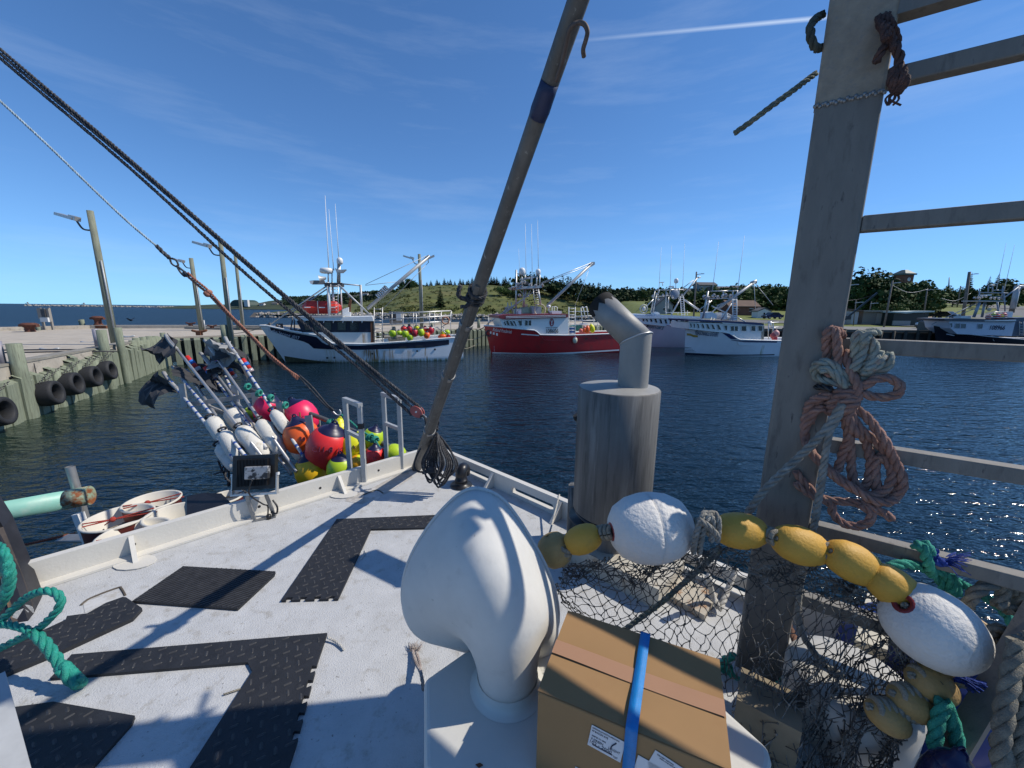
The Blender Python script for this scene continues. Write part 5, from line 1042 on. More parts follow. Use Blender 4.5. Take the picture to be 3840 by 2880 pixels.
B.slab('house', [(2390, 1192), (2640, 1190), (2640, 1240), (2392, 1212)], yH, -yH, WHITE); B.slab('roof', [(2384, 1190), (2392, 1179), (2440, 1178), (2640, 1188), (2640, 1194), (2384, 1194)], yH - .2, -yH + .2, mat('pale_blue_white', (.60, .66, .72), .4))
for x0, x1, y0, y1 in ((185, 225, 690, 735), (235, 280, 690, 738), (298, 345, 692, 745), (365, 418, 692, 755), (438, 492, 697, 765), (512, 565, 700, 768), (585, 650, 700, 772)): B.window([F(x0, y0), F(x0 + 34, y0), F(x1, y1), F(x0 + 18, y1 - 4)], yH - .01)
B.window([F(672, 700), F(718, 700), F(718, 768), F(702, 768)], yH - .01); B.window([F(755, 702), F(812, 702), F(812, 780), F(755, 778)], yH - .01); B.window([F(818, 702), F(872, 702), F(872, 780), F(818, 780)], yH - .01)
text('Murphy II', 'roof_name', mat('blue_script', (.08, .25, .5)), B.root, B.p3(*F(310, 638), yH - .24), .36, TXT, width=1.3, shear=.3)
B.poles('mast', [(*F(320, 600), *F(380, 270)), (*F(350, 610), *F(400, 340)), (*F(540, 600), *F(545, 270)), (*F(735, 400), *F(735, 240)), (*F(575, 540), *F(580, 370)), (*F(385, 265), *F(800, 262)), (*F(335, 365), *F(640, 350)), (*F(620, 640), *F(752, 400), -1, -1, .09), (*F(810, 410), *F(1050, 575), -1, -1, .11), (*F(240, 520), *F(360, 400)), (*F(430, 340), *F(440, 262)), (*F(600, 345), *F(604, 262))], .07, ALU)
B.ladder(F(752, 0)[0], F(800, 0)[0], F(0, 360)[1], F(0, 645)[1], 9, -1.2, .05, WHITE, lean=6)
B.lights([F(350, 360), F(410, 330), F(430, 400), F(500, 345), F(640, 372), F(780, 345), F(560, 330)], -.8, .2); B.dome(*F(695, 128), 7); B.poles('dome_post', [(*F(690, 160), *F(688, 260)), (*F(494, 205), *F(494, 155)), (*F(640, 240), *F(640, 220))], .05, WHITE); B.slab('radar', [F(475, 147), F(522, 147), F(512, 158), F(484, 158)], -.3, .3, WHITE); B.slab('box_light', [F(622, 205), F(660, 205), F(660, 225), F(624, 225)], -.3, .3, WHITE)
mb = MB(); c = B.p3(*F(672, 330), -.5); mb.ell(c, (.62, .2, .62), 14, 8); mb.build('radar_disc', mat('blue_grey_disc', (.2, .24, .3)), B.root, local=True); mb = MB(); c = B.p3(*F(212, 545), -.5); mb.torus(c, .5, .06, (0, 1, 0), 16, 5); mb.ell(c, (.3, .12, .3), 10, 6); mb.build('reel', GREYP, B.root, local=True)
B.whip(*F(438, 260), 2480, 928); B.whip(*F(603, 255), 2519, 921); B.whip(*F(788, 262), 2568, 911)
B.poles('boom', [(*F(795, 350), *F(1005, 90), 0, 0, .1), (*F(790, 240), *F(950, 120), 0, 0, .05), (*F(1005, 88), *F(1050, 78), 0, 0, .1)], .1, GREYP); B.poles('roof_rail', [(*F(545, 600), *F(900, 600)), (*F(545, 625), *F(545, 590)), (*F(720, 630), *F(720, 596)), (*F(860, 640), *F(860, 570))], .035, WHITE, y=-1.2)
B.slab('roof_raft', [F(380, 600), F(420, 590), F(450, 610), F(450, 630), F(375, 628)], -.4, .4, WHITE)
B = Boat('fishing_boat', 'white fishing boat with navy stripe and bold blue name, right of the two white boats', (2567, 1327), R(4), 13.2, 4.7, .15, 3.2)
B.set_sheer([(2563, 1233), (2640, 1238), (2709, 1245), (2735, 1250), (2768, 1273), (2840, 1276), (2930, 1278)])
B.hull(WHS, capm=WHITE)
B.band([F(820, 1192), F(1400, 1222), F(2150, 1216)], [F(820, 1215), F(1400, 1236), F(2150, 1232)], NAVY, 'boot_top')
BLUE = mat('dark_blue_stripe', (.015, .025, .10), .4)
B.band([F(1380, 905), F(1480, 905), F(1615, 995)], [F(1382, 908), F(1500, 992), F(1612, 998)], BLUE, 'navy_swoosh', .02); B.band([F(1505, 1003), F(1700, 1022), F(2190, 1022)], [F(1508, 1010), F(1700, 1040), F(2190, 1046)], BLUE, 'navy_stripe', .02)
for k in range(4): B.band([F(818, 1112 + 22 * k), F(920 + 22 * k, 1122 + 20 * k)], [F(818, 1120 + 22 * k), F(920 + 22 * k, 1126 + 20 * k)], BLACKP, 'bow_stripe', .015, 6)
B.band([F(845, 905), F(900, 912), F(950, 930), F(1015, 940)], [F(848, 940), F(900, 945), F(950, 965), F(1012, 968)], GOLD, 'gold_ribbon', .02)
hulltext(B, 'REASONABLE DOUBT', *F(965, 897), *F(1312, 930), .62, BLUE, .12, .006)
yH = -1.95
B.slab('house', [F(882, 745), F(1995, 775), F(1985, 1010), F(1612, 1000), F(1480, 910), F(885, 842)], yH, -yH, WHITE); B.slab('roof', [F(872, 700), F(1400, 720), F(1885, 748), F(1995, 768), F(1990, 790), F(1370, 745), F(880, 726)], yH - .25, -yH + .25, BLUE)
B.slab('roof_cap', [F(1380, 745), F(1990, 780), F(1990, 800), F(1385, 765)], yH - .2, -yH + .2, WHITE)
for x0, x1, y0, y1 in ((885, 928, 757, 825), (937, 975, 760, 830), (990, 1040, 765, 835), (1060, 1115, 767, 835), (1130, 1195, 770, 845), (1205, 1270, 775, 850), (1290, 1360, 778, 856)): B.window([F(x0, y0), F(x0 + 34, y0), F(x1, y1), F(x0 + 22, y1 - 3)], yH - .01)
B.window([F(1393, 790), F(1450, 790), F(1446, 865), F(1422, 865)], yH - .01)
for x0, x1 in ((1496, 1548), (1553, 1606), (1655, 1730), (1800, 1866), (1905, 1970)): B.window([F(x0, 800), F(x1, 800), F(x1, 876), F(x0, 872)], yH - .01)
B.slab('door_post', [F(1965, 800), F(2000, 800), F(1992, 1005), F(1960, 1005)], yH - .05, yH + .2, WALLT)
B.poles('mast', [(*F(1090, 690), *F(1165, 285), -.8, -.8, .1), (*F(1130, 690), *F(1180, 420), .6, .6, .08), (*F(1165, 285), *F(1595, 278)), (*F(1100, 400), *F(1560, 385)), (*F(1392, 400), *F(1392, 285)), (*F(1530, 400), *F(1535, 270)), (*F(1585, 400), *F(1600, 270)), (*F(1000, 585), *F(1220, 425), -.8, -.8, .05), (*F(1220, 500), *F(1520, 650)), (*F(1235, 590), *F(1320, 500)), (*F(1300, 500), *F(1600, 380)), (*F(1360, 710), *F(1530, 440), -1, -1, .08), (*F(1600, 670), *F(1720, 740))], .065, ALU)
B.ladder(F(1530, 0)[0], F(1588, 0)[0], F(0, 400)[1], F(0, 722)[1], 10, -1.1, .055, WHITE, lean=1)
B.poles('forestay', [(*F(1225, 655), *F(1150, 850), -.5, -1.6), (*F(1265, 670), *F(1190, 855), -.5, -1.6)], .04, ALU)
B.lights([F(1110, 368), F(1175, 385), F(1245, 360), F(1255, 350), F(1310, 375), F(1385, 362), F(1430, 345), F(1500, 360), F(1555, 430)], -.9, .22); B.slab('speaker', [F(1188, 218), F(1224, 218), F(1224, 275), F(1188, 275)], -.3, .1, BLACKP)
B.whip(*F(1230, 280), 2695, 905); B.whip(*F(1605, 270), 2792, 884); B.poles('boom', [(*F(1310, 545), *F(1870, 135), 0, 0, .15), (*F(1800, 165), *F(1880, 130), 0, 0, .16)], .15, GREYP); B.poles('topping_wire', [(*F(1850, 150), *F(2130, 490), 0, -1), (*F(1846, 160), *F(1868, 560), 0, 0), (*F(1600, 300), *F(1790, 180), 0, 0)], .03, GREYP)
for poly in ([F(1140, 600), F(1230, 590), F(1300, 640), F(1290, 690), F(1140, 690)], [F(1490, 640), F(1590, 640), F(1590, 720), F(1480, 720)], [F(1370, 600), F(1450, 610), F(1440, 700), F(1370, 700)]): B.slab('roof_gear', poly, -.6, .6, rnd.choice([WHITE, GREYP, GREYP]))
B.poles('roof_rail', [(*F(1370, 660), *F(1500, 670)), (*F(1370, 690), *F(1380, 620)), (*F(1440, 700), *F(1450, 620))], .04, WHITE, y=-1)
B.poles('stern_rail', [(*F(2000, 760), *F(2210, 745)), (*F(2060, 830), *F(2210, 815)), (*F(2060, 760), *F(2060, 1000)), (*F(2130, 750), *F(2130, 1000)), (*F(2080, 730), *F(2080, 830), .5, .5, .18)], .045, ALU, y=-1.6)
for x, y, rr_, m, lb in ((2170, 915, 45, mat('pale_pink_float', (.62, .3, .28), .5), 'pale pink buoy on the stern rail beside the post'), (2130, 945, 38, mat('faded_red_float', (.45, .08, .08), .5), 'faded red buoy on the stern rail beside the post'), (2150, 985, 36, CRIM, 'dark red buoy low at the stern beside the post')):
    c = B.p3(*F(x, y), -1.7); k = rr_ * .2532 / FPX * 42; buoy(m, B.world(c), k, k * 1.05, lb, 'buoys at the stern of the right white boat', end=m)
# ---- boat 5: dark hull 108966
B = Boat('fishing_boat', 'dark hulled fishing boat with grey white house numbered 108966 at the right edge', (3512, 1301), R(-6), 15, 4.6, 1.0, 2.8); G5 = lambda x, y: (3440 + x * .1808, 960 + y * .1808)
B.set_sheer([(3493, 1217), (3556, 1231), (3583, 1249), (3700, 1262), (3845, 1274), (3960, 1276)])
B.hull(mat('navy_black_hull', (.008, .009, .016), .4, var=.2, spec=.3), capm=mat('pale_cap', (.5, .5, .52))); yH = -1.8; LGH = mat('pale_grey_house', (.52, .55, .62), .5, var=.05)
B.slab('house', [G5(640, 1300), G5(2040, 1340), G5(1960, 1660), G5(830, 1620), G5(690, 1500)], yH, -yH, LGH); B.slab('roof', [G5(560, 1300), G5(900, 1290), G5(2050, 1330), G5(2040, 1370), G5(580, 1345)], yH - .25, -yH + .25, mat('dark_slate_roof', (.05, .06, .08), .5)); B.slab('roof_lip', [G5(1400, 1340), G5(2050, 1320), G5(2050, 1352), G5(1400, 1352)], yH - .3, yH - .2, WHITE)
B.slab('aft_house', [G5(2025, 1280), G5(2330, 1270), G5(2330, 1660), G5(1940, 1660)], yH + .1, -yH, mat('slate_blue_house', (.07, .09, .13), .5)); B.ladder(G5(2120, 0)[0], G5(2200, 0)[0], G5(0, 1360)[1], G5(0, 1640)[1], 5, yH - .05, .04, GREYP)
for poly in ([G5(655, 1392), G5(725, 1392), G5(720, 1480), G5(690, 1480)], [G5(785, 1395), G5(880, 1400), G5(875, 1500), G5(765, 1495)], [G5(890, 1400), G5(1010, 1405), G5(995, 1500), G5(884, 1500)], [G5(1250, 1408), G5(1355, 1412), G5(1345, 1510), G5(1235, 1508)]): B.window(poly, yH - .01, m=mat('pane_grey_blue', (.06, .09, .12), .15), fr=LGH)
text('108966', 'number', mat('dark_navy_letter', (.015, .02, .05)), B.root, B.p3(*G5(1663, 1490), yH - .03), .8, TXT, width=(B.p3(*G5(1820, 1490), yH) - B.p3(*G5(1505, 1490), yH)).length, shear=.12, ext=.005, offset=.01)
B.band([G5(570, 1605), G5(760, 1640)], [G5(575, 1625), G5(762, 1660)], LGH, 'rub_stripe', .03)
B.poles('mast', [(*G5(1170, 1270), *G5(1290, 960), -.8, -.8, .16), (*G5(1340, 1270), *G5(1400, 960), .8, .8, .14), (*G5(1285, 960), *G5(1290, 670)), (*G5(1690, 1280), *G5(1660, 960), .6, .6, .1), (*G5(1820, 1180), *G5(1800, 750), 0, 0, .07), (*G5(1290, 755), *G5(1880, 770)), (*G5(1470, 610), *G5(1650, 605)), (*G5(1465, 770), *G5(1475, 610)), (*G5(1560, 770), *G5(1560, 610)), (*G5(1590, 710), *G5(1750, 710)), (*G5(1530, 850), *G5(1830, 855)), (*G5(1750, 900), *G5(1780, 620)), (*G5(300, 1420), *G5(1240, 970), 0, -.4, .05), (*G5(640, 1300), *G5(1200, 1090), 0, -.4, .04), (*G5(1760, 900), *G5(2100, 640), 0, 0, .08)], .07, mat('blue_grey_alu', (.3, .34, .38), .5, .4))
B.slab('mast_platform', [G5(1265, 920), G5(1860, 930), G5(1860, 945), G5(1265, 940)], -1.1, 1.1, GREYP); B.lights([G5(1180, 870), G5(1250, 870), G5(1290, 875), G5(1340, 850), G5(1420, 840), G5(1520, 875), G5(1600, 880), G5(1690, 885)], -1, .17); B.slab('radar', [G5(1390, 800), G5(1545, 795), G5(1545, 820), G5(1390, 825)], -.4, .4, WHITE)
B.whip(*G5(1640, 700), 3773, 912, r=.04); B.whip(*G5(1800, 720), 3805, 918, r=.04); B.slab('aft_locker', [G5(1860, 1160), G5(1990, 1155), G5(1960, 1320), G5(1880, 1320)], -.3, .3, WHITE); B.slab('roof_hatch', [G5(905, 1245), G5(1110, 1245), G5(1110, 1300), G5(900, 1300)], -.5, .5, WHITE)
B.poles('boom', [(*G5(1980, 1090), *G5(2080, 640), .4, .4, .3), (*G5(2040, 640), *G5(2190, 630), .4, .4, .2)], .2, GREYP); B.poles('roof_rail', [(*G5(1420, 1165 + 35 * k), *G5(1860, 1160 + 40 * k)) for k in range(4)], .05, ALU, y=-1.2)
for i, (x, y, rr_, m, lb) in enumerate(((1470, 1265, 45, mat('salmon_float', (.6, .16, .12), .5), 'salmon buoy lying at the left of the heap'), (1470, 1315, 40, mat('pale_salmon', (.62, .3, .25), .5), 'pale salmon buoy lowest in the heap'), (1650, 1250, 55, CRIM, 'dark crimson buoy in the middle of the heap'), (1580, 1215, 36, LIME, 'lime buoy at the top of the heap'), (1760, 1240, 34, YEL, 'yellow buoy at the right of the heap'), (1805, 1220, 40, REDB, 'red buoy at the right end of the heap'), (1490, 1110, 34, mat('cream_float2', (.6, .5, .35), .6), 'cream float on top of the roof rail'))):
    c = B.p3(*G5(x, y), -.7); k = rr_ * .1808 / FPX * 50; buoy(m, B.world(c), k, k * 1.0, lb + ' on the dark boat roof', 'buoys on the roof of the dark hulled boat', end=m, tilt=rnd.uniform(-1, 1))
# mooring lines
def wline(a, b_, sag, r, m, lb):
    mb = MB(); mb.tube(spline([a, (a + b_) / 2 - V((0, 0, sag)), b_], 8), r, 5); tag(mb.build('mooring_line', m), lb, 'mooring line', None)
wline(b1.world(b1.p3(1012, 1214, 0)), PZ(875, 1252, 2.2), .15, .03, R_TAN, 'thin mooring line from the rust streaked bow to the wharf')
wline(b1.world(b1.p3(1693, 1262, -1.5)), PZ(1830, 1250, 1.9), .5, .035, R_TAN, 'slack mooring line from the rust streaked stern to the wharf piles'); wline(b1.world(b1.p3(1697, 1305, -1.8)), PZ(1800, 1285, 1.2), .3, .03, R_TAN, 'low mooring line at the stern of the rust streaked boat')
wline(PY(1832, 1212, 40.2), PZ(1790, 1240, 2.0), .1, .04, R_BLK, 'dark mooring line from the red bow to the wharf')
# ------------------------------------------------------------------ our own vessel: wheelhouse roof and what stands on it
ZR = 3.0
def solve2(a, da, b_, db):
    D = da.x * -db.y + db.x * da.y; r_ = b_ - a; s_ = (r_.x * -db.y + db.x * r_.y) / D; return a + da * s_
E1 = V((.700, .714, 0)).normalized(); E2 = V((.728, -.686, 0)).normalized()
KC = solve2(PZ(1150, 1880, ZR), E1, PZ(1840, 1825, ZR), E2); KC.z = ZR
def RF(a, b_, z=0): return KC + E2 * a - E1 * b_ + V((0, 0, z))      # a: along far edge to starboard, b: back along left edge
def deck_mat():
    m = mat('painted_roof_deck', (.47, .475, .475), .7, var=.09, scale=9, bump=.45, bscale=150, col2=(.33, .315, .285), thr=(.55, .74), spec=.3, col3=(.20, .19, .18), scale3=55, thr3=(.62, .70))
    return m
DECKM = deck_mat(); BULW = mat('bulwark_white', (.58, .56, .51), .55, var=.05, scale=5, col2=(.48, .43, .36), thr=(.62, .80), bump=.12, bscale=60, col3=(.25, .22, .19), scale3=24, thr3=(.70, .76))
own = thing('boat_roof', RF(0, 0, -.02), 'white painted wheelhouse roof of the boat under the camera with low bulwarks', 'boat roof')
mb = MB(); mb.prism([RF(-.04, -.04, -.12), RF(-.04, 6.2, -.12), RF(5.2, 6.2, -.12), RF(5.2, -.04, -.12)], (0, 0, .12)); mb.build('roof_deck', DECKM, own)
mb = MB(); mb.prism([RF(.25, .25, -2.6), RF(.25, 6, -2.6), RF(5, 6, -2.6), RF(5, .25, -2.6)], (0, 0, 2.48)); mb.build('cabin_wall', WHITE, own)
hm = MB(); hm.prism([V((KC.x, KC.y, -.5)) + E2 * a + E1 * b_ for a, b_ in ((.2, .4), (.1, -6.5), (6, -6.5), (6, .4))], (0, 0, 1.0)); hm.build('hull', NAVY, own)
hb_ = .15
mb = MB(); mb.prism([RF(-.012, -.012, -.05), RF(-.06, -.06, -.05), RF(-.06, 6.2, -.05), RF(-.012, 6.2, -.05)], (0, 0, hb_ + .05))   # left bulwark
mb.prism([RF(-.015, .0, 0.002), RF(-.015, 6.2, .002), RF(.055, 6.2, .002), RF(.055, .07, .002)], (0, 0, .014)); mb.build('left_bulwark', BULW, own)
# far bulwark with long drain slots
def slot_wall(a0, a1, slots):
    mb = MB(); y0, y1 = -.012, -.06
    def blk(x0, x1, z0, z1): mb.prism([RF(x0, y0, z0), RF(x1, y0, z0), RF(x1, y1, z0), RF(x0, y1, z0)], (0, 0, z1 - z0))
    blk(a0, a1, -.05, .028); blk(a0, a1, .082, hb_); x = a0
    for s0, s1 in slots: 
        blk(x, s0, .028, .082); x = s1
        for e, sg in ((s0, 1), (s1, -1)):
            for k in range(4):
                t0, t1 = k / 4, (k + 1) / 4; r_ = .027; w0 = r_ * (1 - math.sqrt(max(0, 1 - (1 - t1) ** 2)));
                blk(min(e, e + sg * w0 + sg * .001), max(e, e + sg * w0 + sg * .001), .055 - r_ * (1 - t0), .055 - r_ * (1 - t1) - .0004); blk(min(e, e + sg * w0 + sg * .001), max(e, e + sg * w0 + sg * .001), .055 + r_ * (1 - t1) + .0004, .055 + r_ * (1 - t0))
    blk(x, a1, .028, .082); return mb
slot_wall(-.012, 5.2, [(.42, .88), (1.12, 1.58), (1.84, 2.3), (2.55, 3.0)]).build('far_bulwark', BULW, own)
def gusset(p, d, n_):
    mb = MB(); h, w_ = .135, .13; t = d * .012
    mb.prism([p - t, p - t + n_ * w_, p - t + n_ * (w_ * .92) + V((0, 0, .012)), p - t + n_ * .012 + V((0, 0, h)), p - t + V((0, 0, h))], t * 2); mb.build('gusset', BULW, own)
def leftb(px, py): q_ = PZ(px, py, ZR); return (KC - q_).dot(E1)
for px, py in ((505, 2085), (1275, 1838)): gusset(RF(-.014, leftb(px, py), .004), E1, E2)
for px, py in ((1845, 1828), (2090, 1950)): q_ = PZ(px, py, ZR); gusset(RF((q_ - KC).dot(E2), -.014, .004), E2, -E1)
gusset(RF(.04, .03, .0), (E1 + E2).normalized(), (E2 - E1).normalized())
mb = MB()
for px, py in ((505, 2105), (1275, 1845)):
    b0 = leftb(px, py); c = RF(.1, b0, .003); mb.prism([c + V((.12 * math.cos(t) , .075 * math.sin(t), 0)) for t in np.linspace(0, 6.283, 14)[:-1]], (0, 0, .006))
mb.build('gusset_weld_pad', BULW, own)
mb = MB()
for b0 in (.12, .62, 1.15, 1.6, 2.3, 2.8, 3.3): mb.cyl(RF(-.0125, b0, .075), RF(-.0105, b0, .075), .011, n=10)
mb.build('drain_hole', BLACKP, own)
DG = mat('groove_dark', (.09, .075, .06), .9, var=.3, scale=12)
for pts in (((303, 2270), (340, 2243), (440, 2205), (455, 2208), (470, 2233)), ((1360, 1857), (1410, 1838), (1437, 1850))):
    mb = MB(); mb.tube(spline([PZ(a, b_, ZR + .002) for a, b_ in pts], 5), .006, 5); mb.build('recessed_ring_edge', DG, own)
for pts in (((312, 2262), (440, 2215), (462, 2240), (318, 2298)), ((1362, 1862), (1412, 1842), (1440, 1856), (1400, 1880))):
    mb = MB(); mb.prism([PZ(a, b_, ZR + .0008) for a, b_ in pts], (0, 0, .0012)); mb.build('recess_plate', mat('worn_recess', (.50, .50, .49), .7, var=.1, scale=12, col2=(.35, .32, .27), thr=(.5, .7)), own)
mb = MB(); mb.prism([PZ(a, b_, ZR + .0006) for a, b_ in ((1295, 1880), (1300, 1862), (1400, 1828), (1480, 1785), (1530, 1770), (1548, 1790), (1450, 1850), (1360, 1890))], (0, 0, .001)); mb.build('worn_patch', mat('worn_grey_patch', (.36, .34, .31), .8, var=.2, scale=14, col2=(.5, .49, .47), thr=(.5, .65)), own)
# ---- rubber mats
MATB = mat('rubber_mat', (.017, .018, .021), .62, var=.3, scale=16, bump=.2, bscale=240, col2=(.045, .045, .046), thr=(.60, .80)); TREAD = mat('worn_rubber_tread', (.034, .034, .036), .6, var=.45, scale=30)
def inside(p, poly):
    c = False; n = len(poly)
    for i in range(n):
        (x0, y0), (x1, y1) = poly[i], poly[(i + 1) % n]
        if (y0 > p[1]) != (y1 > p[1]) and p[0] < (x1 - x0) * (p[1] - y0) / (y1 - y0) + x0: c = not c
    return c
def teeth(a, b_, n, out=.022, w=.5):
    """jigsaw teeth along a mat edge"""
    d = (b_ - a); L = d.length; d.normalize(); nn = V((d.y, -d.x, 0)); res = [a]; s = L / n
    for i in range(n):
        c = s * (i + .5); h = s * w * .5
        for x, o in ((c - h * .7, 0), (c - h, out * .85), (c - h * .6, out), (c + h * .6, out), (c + h, out * .85), (c + h * .7, 0)): res.append(a + d * x + nn * o)
    return res
def mat_thing(pts, label, ang, jig=None, ribs=False, thick=.014, seed=0):
    P = []; W_ = [PZ(a, b_, ZR + .001) for a, b_ in pts]
    for i, p in enumerate(W_):
        if jig and i in jig: P += teeth(p, W_[(i + 1) % len(W_)], *jig[i])
        else: P.append(p)
    r = thing('rubber_mat', (W_[0].x, W_[0].y, ZR), label, 'rubber mat', 'black rubber mats on the white roof')
    mb = MB(); mb.prism(P, (0, 0, thick)); mb.build('mat_sheet', MATB, r)
    poly = [(p.x, p.y) for p in P]; xs_ = [p[0] for p in poly]; ys_ = [p[1] for p in poly]; mb = MB(); z = ZR + .001 + thick
    ca, sa = math.cos(ang), math.sin(ang); q = random.Random(seed)
    if ribs:
        u = V((ca, sa, 0)); v = V((-sa, ca, 0)); c0 = sum(W_, V()) / len(W_); k = 0
        us = [(p - c0).dot(u) for p in W_]; vs_ = [(p - c0).dot(v) for p in W_]; y = min(vs_) + .006
        while y < max(vs_):
            seg = [t for t in np.arange(min(us), max(us), .006) if inside(((c0 + u * t + v * y).x, (c0 + u * t + v * y).y), poly)]
            if seg: mb.beam(c0 + u * (seg[0] + .004) + v * y + V((0, 0, z - c0.z)), c0 + u * (seg[-1] - .004) + v * y + V((0, 0, z - c0.z)), .0095, .006)
            y += .019
        mb.build('rib', TREAD, r)
    else:
        st = .045
        for i in range(int((min(xs_) - 2) / st), int((max(xs_) + 2) / st)):
            for j in range(-90, 140):
                x0, y0 = i * st, j * st; x = ca * x0 - sa * y0; y = sa * x0 + ca * y0
                if not (min(xs_) < x < max(xs_) and min(ys_) < y < max(ys_)): continue
                if not inside((x, y), poly): continue
                a2 = ang + (0 if (i + j) % 2 else math.pi / 2); L = .034; d = V((math.cos(a2), math.sin(a2), 0)); e = V((x, y, z))
                if not (inside(((e + d * L * .6).x, (e + d * L * .6).y), poly) and inside(((e - d * L * .6).x, (e - d * L * .6).y), poly)): continue
                o = V((-d.y, d.x, 0)) * .0058
                mb.add([e - d * L / 2, e - d * L * .35 + o, e + d * L * .35 + o, e + d * L / 2, e + d * L * .35 - o, e - d * L * .35 - o] + [e - d * L * .4 + V((0, 0, .003)), e + d * L * .4 + V((0, 0, .003))], [(0, 6, 1), (1, 6, 7, 2), (2, 7, 3), (3, 7, 4), (4, 7, 6, 5), (5, 6, 0)])
        struct(mb.build('tread_bars', TREAD, r), 'stuff')
    return r
mat_thing([(497, 2262), (688, 2130), (1034, 2150), (1030, 2162), (892, 2291)], 'square black rubber mat with straight ribs lying on the left of the roof', 0.60, ribs=True)
mat_thing([(1055, 2259), (1263, 1952), (1700, 1934), (1690, 1983), (1391, 1990), (1268, 2253)], 'cut L of black chequered rubber matting running behind the white cowl', .62, {5: (4, .02)}, seed=1)
mat_thing([(270, 2463), (1228, 2382), (1192, 2490), (1112, 2802), (1050, 2990), (650, 2990), (948, 2525), (930, 2492), (190, 2553), (232, 2508)], 'large torn L of black chequered rubber matting in the lower left with jigsaw edge', .55, {2: (5, .022)}, seed=2)
mat_thing([(-120, 2690), (10, 2668), (203, 2641), (508, 2694), (497, 2722), (250, 3000), (-120, 3000)], 'black chequered rubber mat piece at the bottom left corner of the picture', .95, seed=3)
mat_thing([(164, 2376), (249, 2336), (254, 2322), (330, 2312), (400, 2272), (462, 2250), (475, 2251), (535, 2292), (500, 2330), (240, 2450), (0, 2550), (-90, 2580), (-90, 2470)], 'narrow torn strip of black rubber mat by the left post', .5, seed=4, thick=.02)
# small litter on the roof
def bit(pts, z, r_, m, name, lb, ct='rope scrap'):
    mb = MB(); mb.rope(spline([PZ(a, b_, ZR + zz) for (a, b_), zz in zip(pts, z)], 6), r_, n=4); tag(mb.build(name, m), lb, ct)
bit([(1228, 2390), (1262, 2408), (1290, 2436)], [.02, .012, .008], .006, R_WHT, 'rope_scrap', 'short pale rope scrap at the corner of the large L shaped mat')
bit([(1370, 2062), (1366, 2080), (1352, 2098)], [.006] * 3, .004, R_WHT, 'rope_scrap', 'tiny white rope scrap beside the upper L shaped mat')
bit([(838, 2604), (870, 2594), (908, 2582)], [.006] * 3, .004, R_TAN, 'rope_scrap', 'thin tan twig like scrap left of the large L shaped mat')
q = random.Random(4); mb = MB()
base_ = PZ(1588, 2590, ZR + .02)
for (px, py) in ((1548, 2440), (1562, 2446)): mb.rope(spline([base_, PZ(1580, 2530, ZR + .06), PZ(px + 10, 2480, ZR + .03), PZ(px, py, ZR + .015)], 6), .0075, n=4)
for k in range(40): p = PZ(1550 + q.uniform(-8, 18), 2440 + q.uniform(-4, 6), ZR + .015); mb.tube([p, p + V((q.uniform(-.035, .025), q.uniform(.0, .05), q.uniform(-.01, .012)))], .0012, 3)
tag(mb.build('frayed_rope', ropem('pinkish_grey_rope', (.33, .27, .24), (.45, .41, .38))), 'frayed doubled rope end lying beside the white plinth', 'rope scrap')
# ---- plinth, cowl vent, carton
ZP = 3.35; PLW = mat('plinth_white', (.55, .54, .50), .5, var=.05, scale=4, bump=.08, bscale=40, col3=(.30, .24, .18), scale3=22, thr3=(.72, .77))
pl = [PZ(1590, 2545, ZP), PZ(1752, 2432, ZP), PZ(2300, 2440, ZP), PZ(2705, 2640, ZP), PZ(2885, 2800, ZP), PZ(2896, 2850, ZP), PZ(2860, 3080, ZP), PZ(1590, 3080, ZP)]
r = thing('plinth', (pl[0].x, pl[0].y, ZR), 'white box plinth carrying the cowl and the carton', 'plinth'); mb = MB(); mb.prism([V((p.x, p.y, ZR - .02)) for p in pl], (0, 0, ZP - ZR + .02)); ob = mb.build('plinth_body', PLW, r)
bv = ob.modifiers.new('bevel', 'BEVEL'); bv.width = .018; bv.segments = 3
mb = MB(); mb.prism([PZ(1783, 2880 - 12, ZP + .001), PZ(1800, 2862, ZP + .001), PZ(1812, 2870, ZP + .001), PZ(1796, 2880, ZP + .001)], (0, 0, .002)); mb.build('rust_spot', RUSTB, r)
COWLM = mat('cowl_fibreglass', (.56, .55, .515), .72, var=.06, scale=7, bump=.22, bscale=16, spec=.25, col2=(.46, .45, .42), thr=(.58, .8), col3=(.2, .19, .17), scale3=48, thr3=(.69, .73))
MY = 1.30; rim_px = [(1790, 1832), (1735, 1846), (1680, 1890), (1620, 1958), (1560, 2050), (1522, 2140), (1510, 2225), (1522, 2300), (1566, 2362), (1660, 2396), (1770, 2430), (1880, 2468), (1985, 2470), (2060, 2420), (2092, 2330), (2082, 2225), (2045, 2120), (1990, 2020), (1925, 1920), (1865, 1858)]
def c_at(px, py): return PY(px, py, MY)
rim = spline([c_at(*p) for p in rim_px], 3, True); n_r = len(rim); NC = V((-.004, 1.09, ZP)); rn_ = .098
cen = sum(rim, V()) / n_r
apex = max(range(n_r), key=lambda i: rim[i].z); cowl = thing('cowl_ventilator', (NC.x, NC.y, ZP), 'large white fibreglass cowl ventilator on the plinth, seen from behind', 'ventilator')
vs, fs = [], []; K = 22
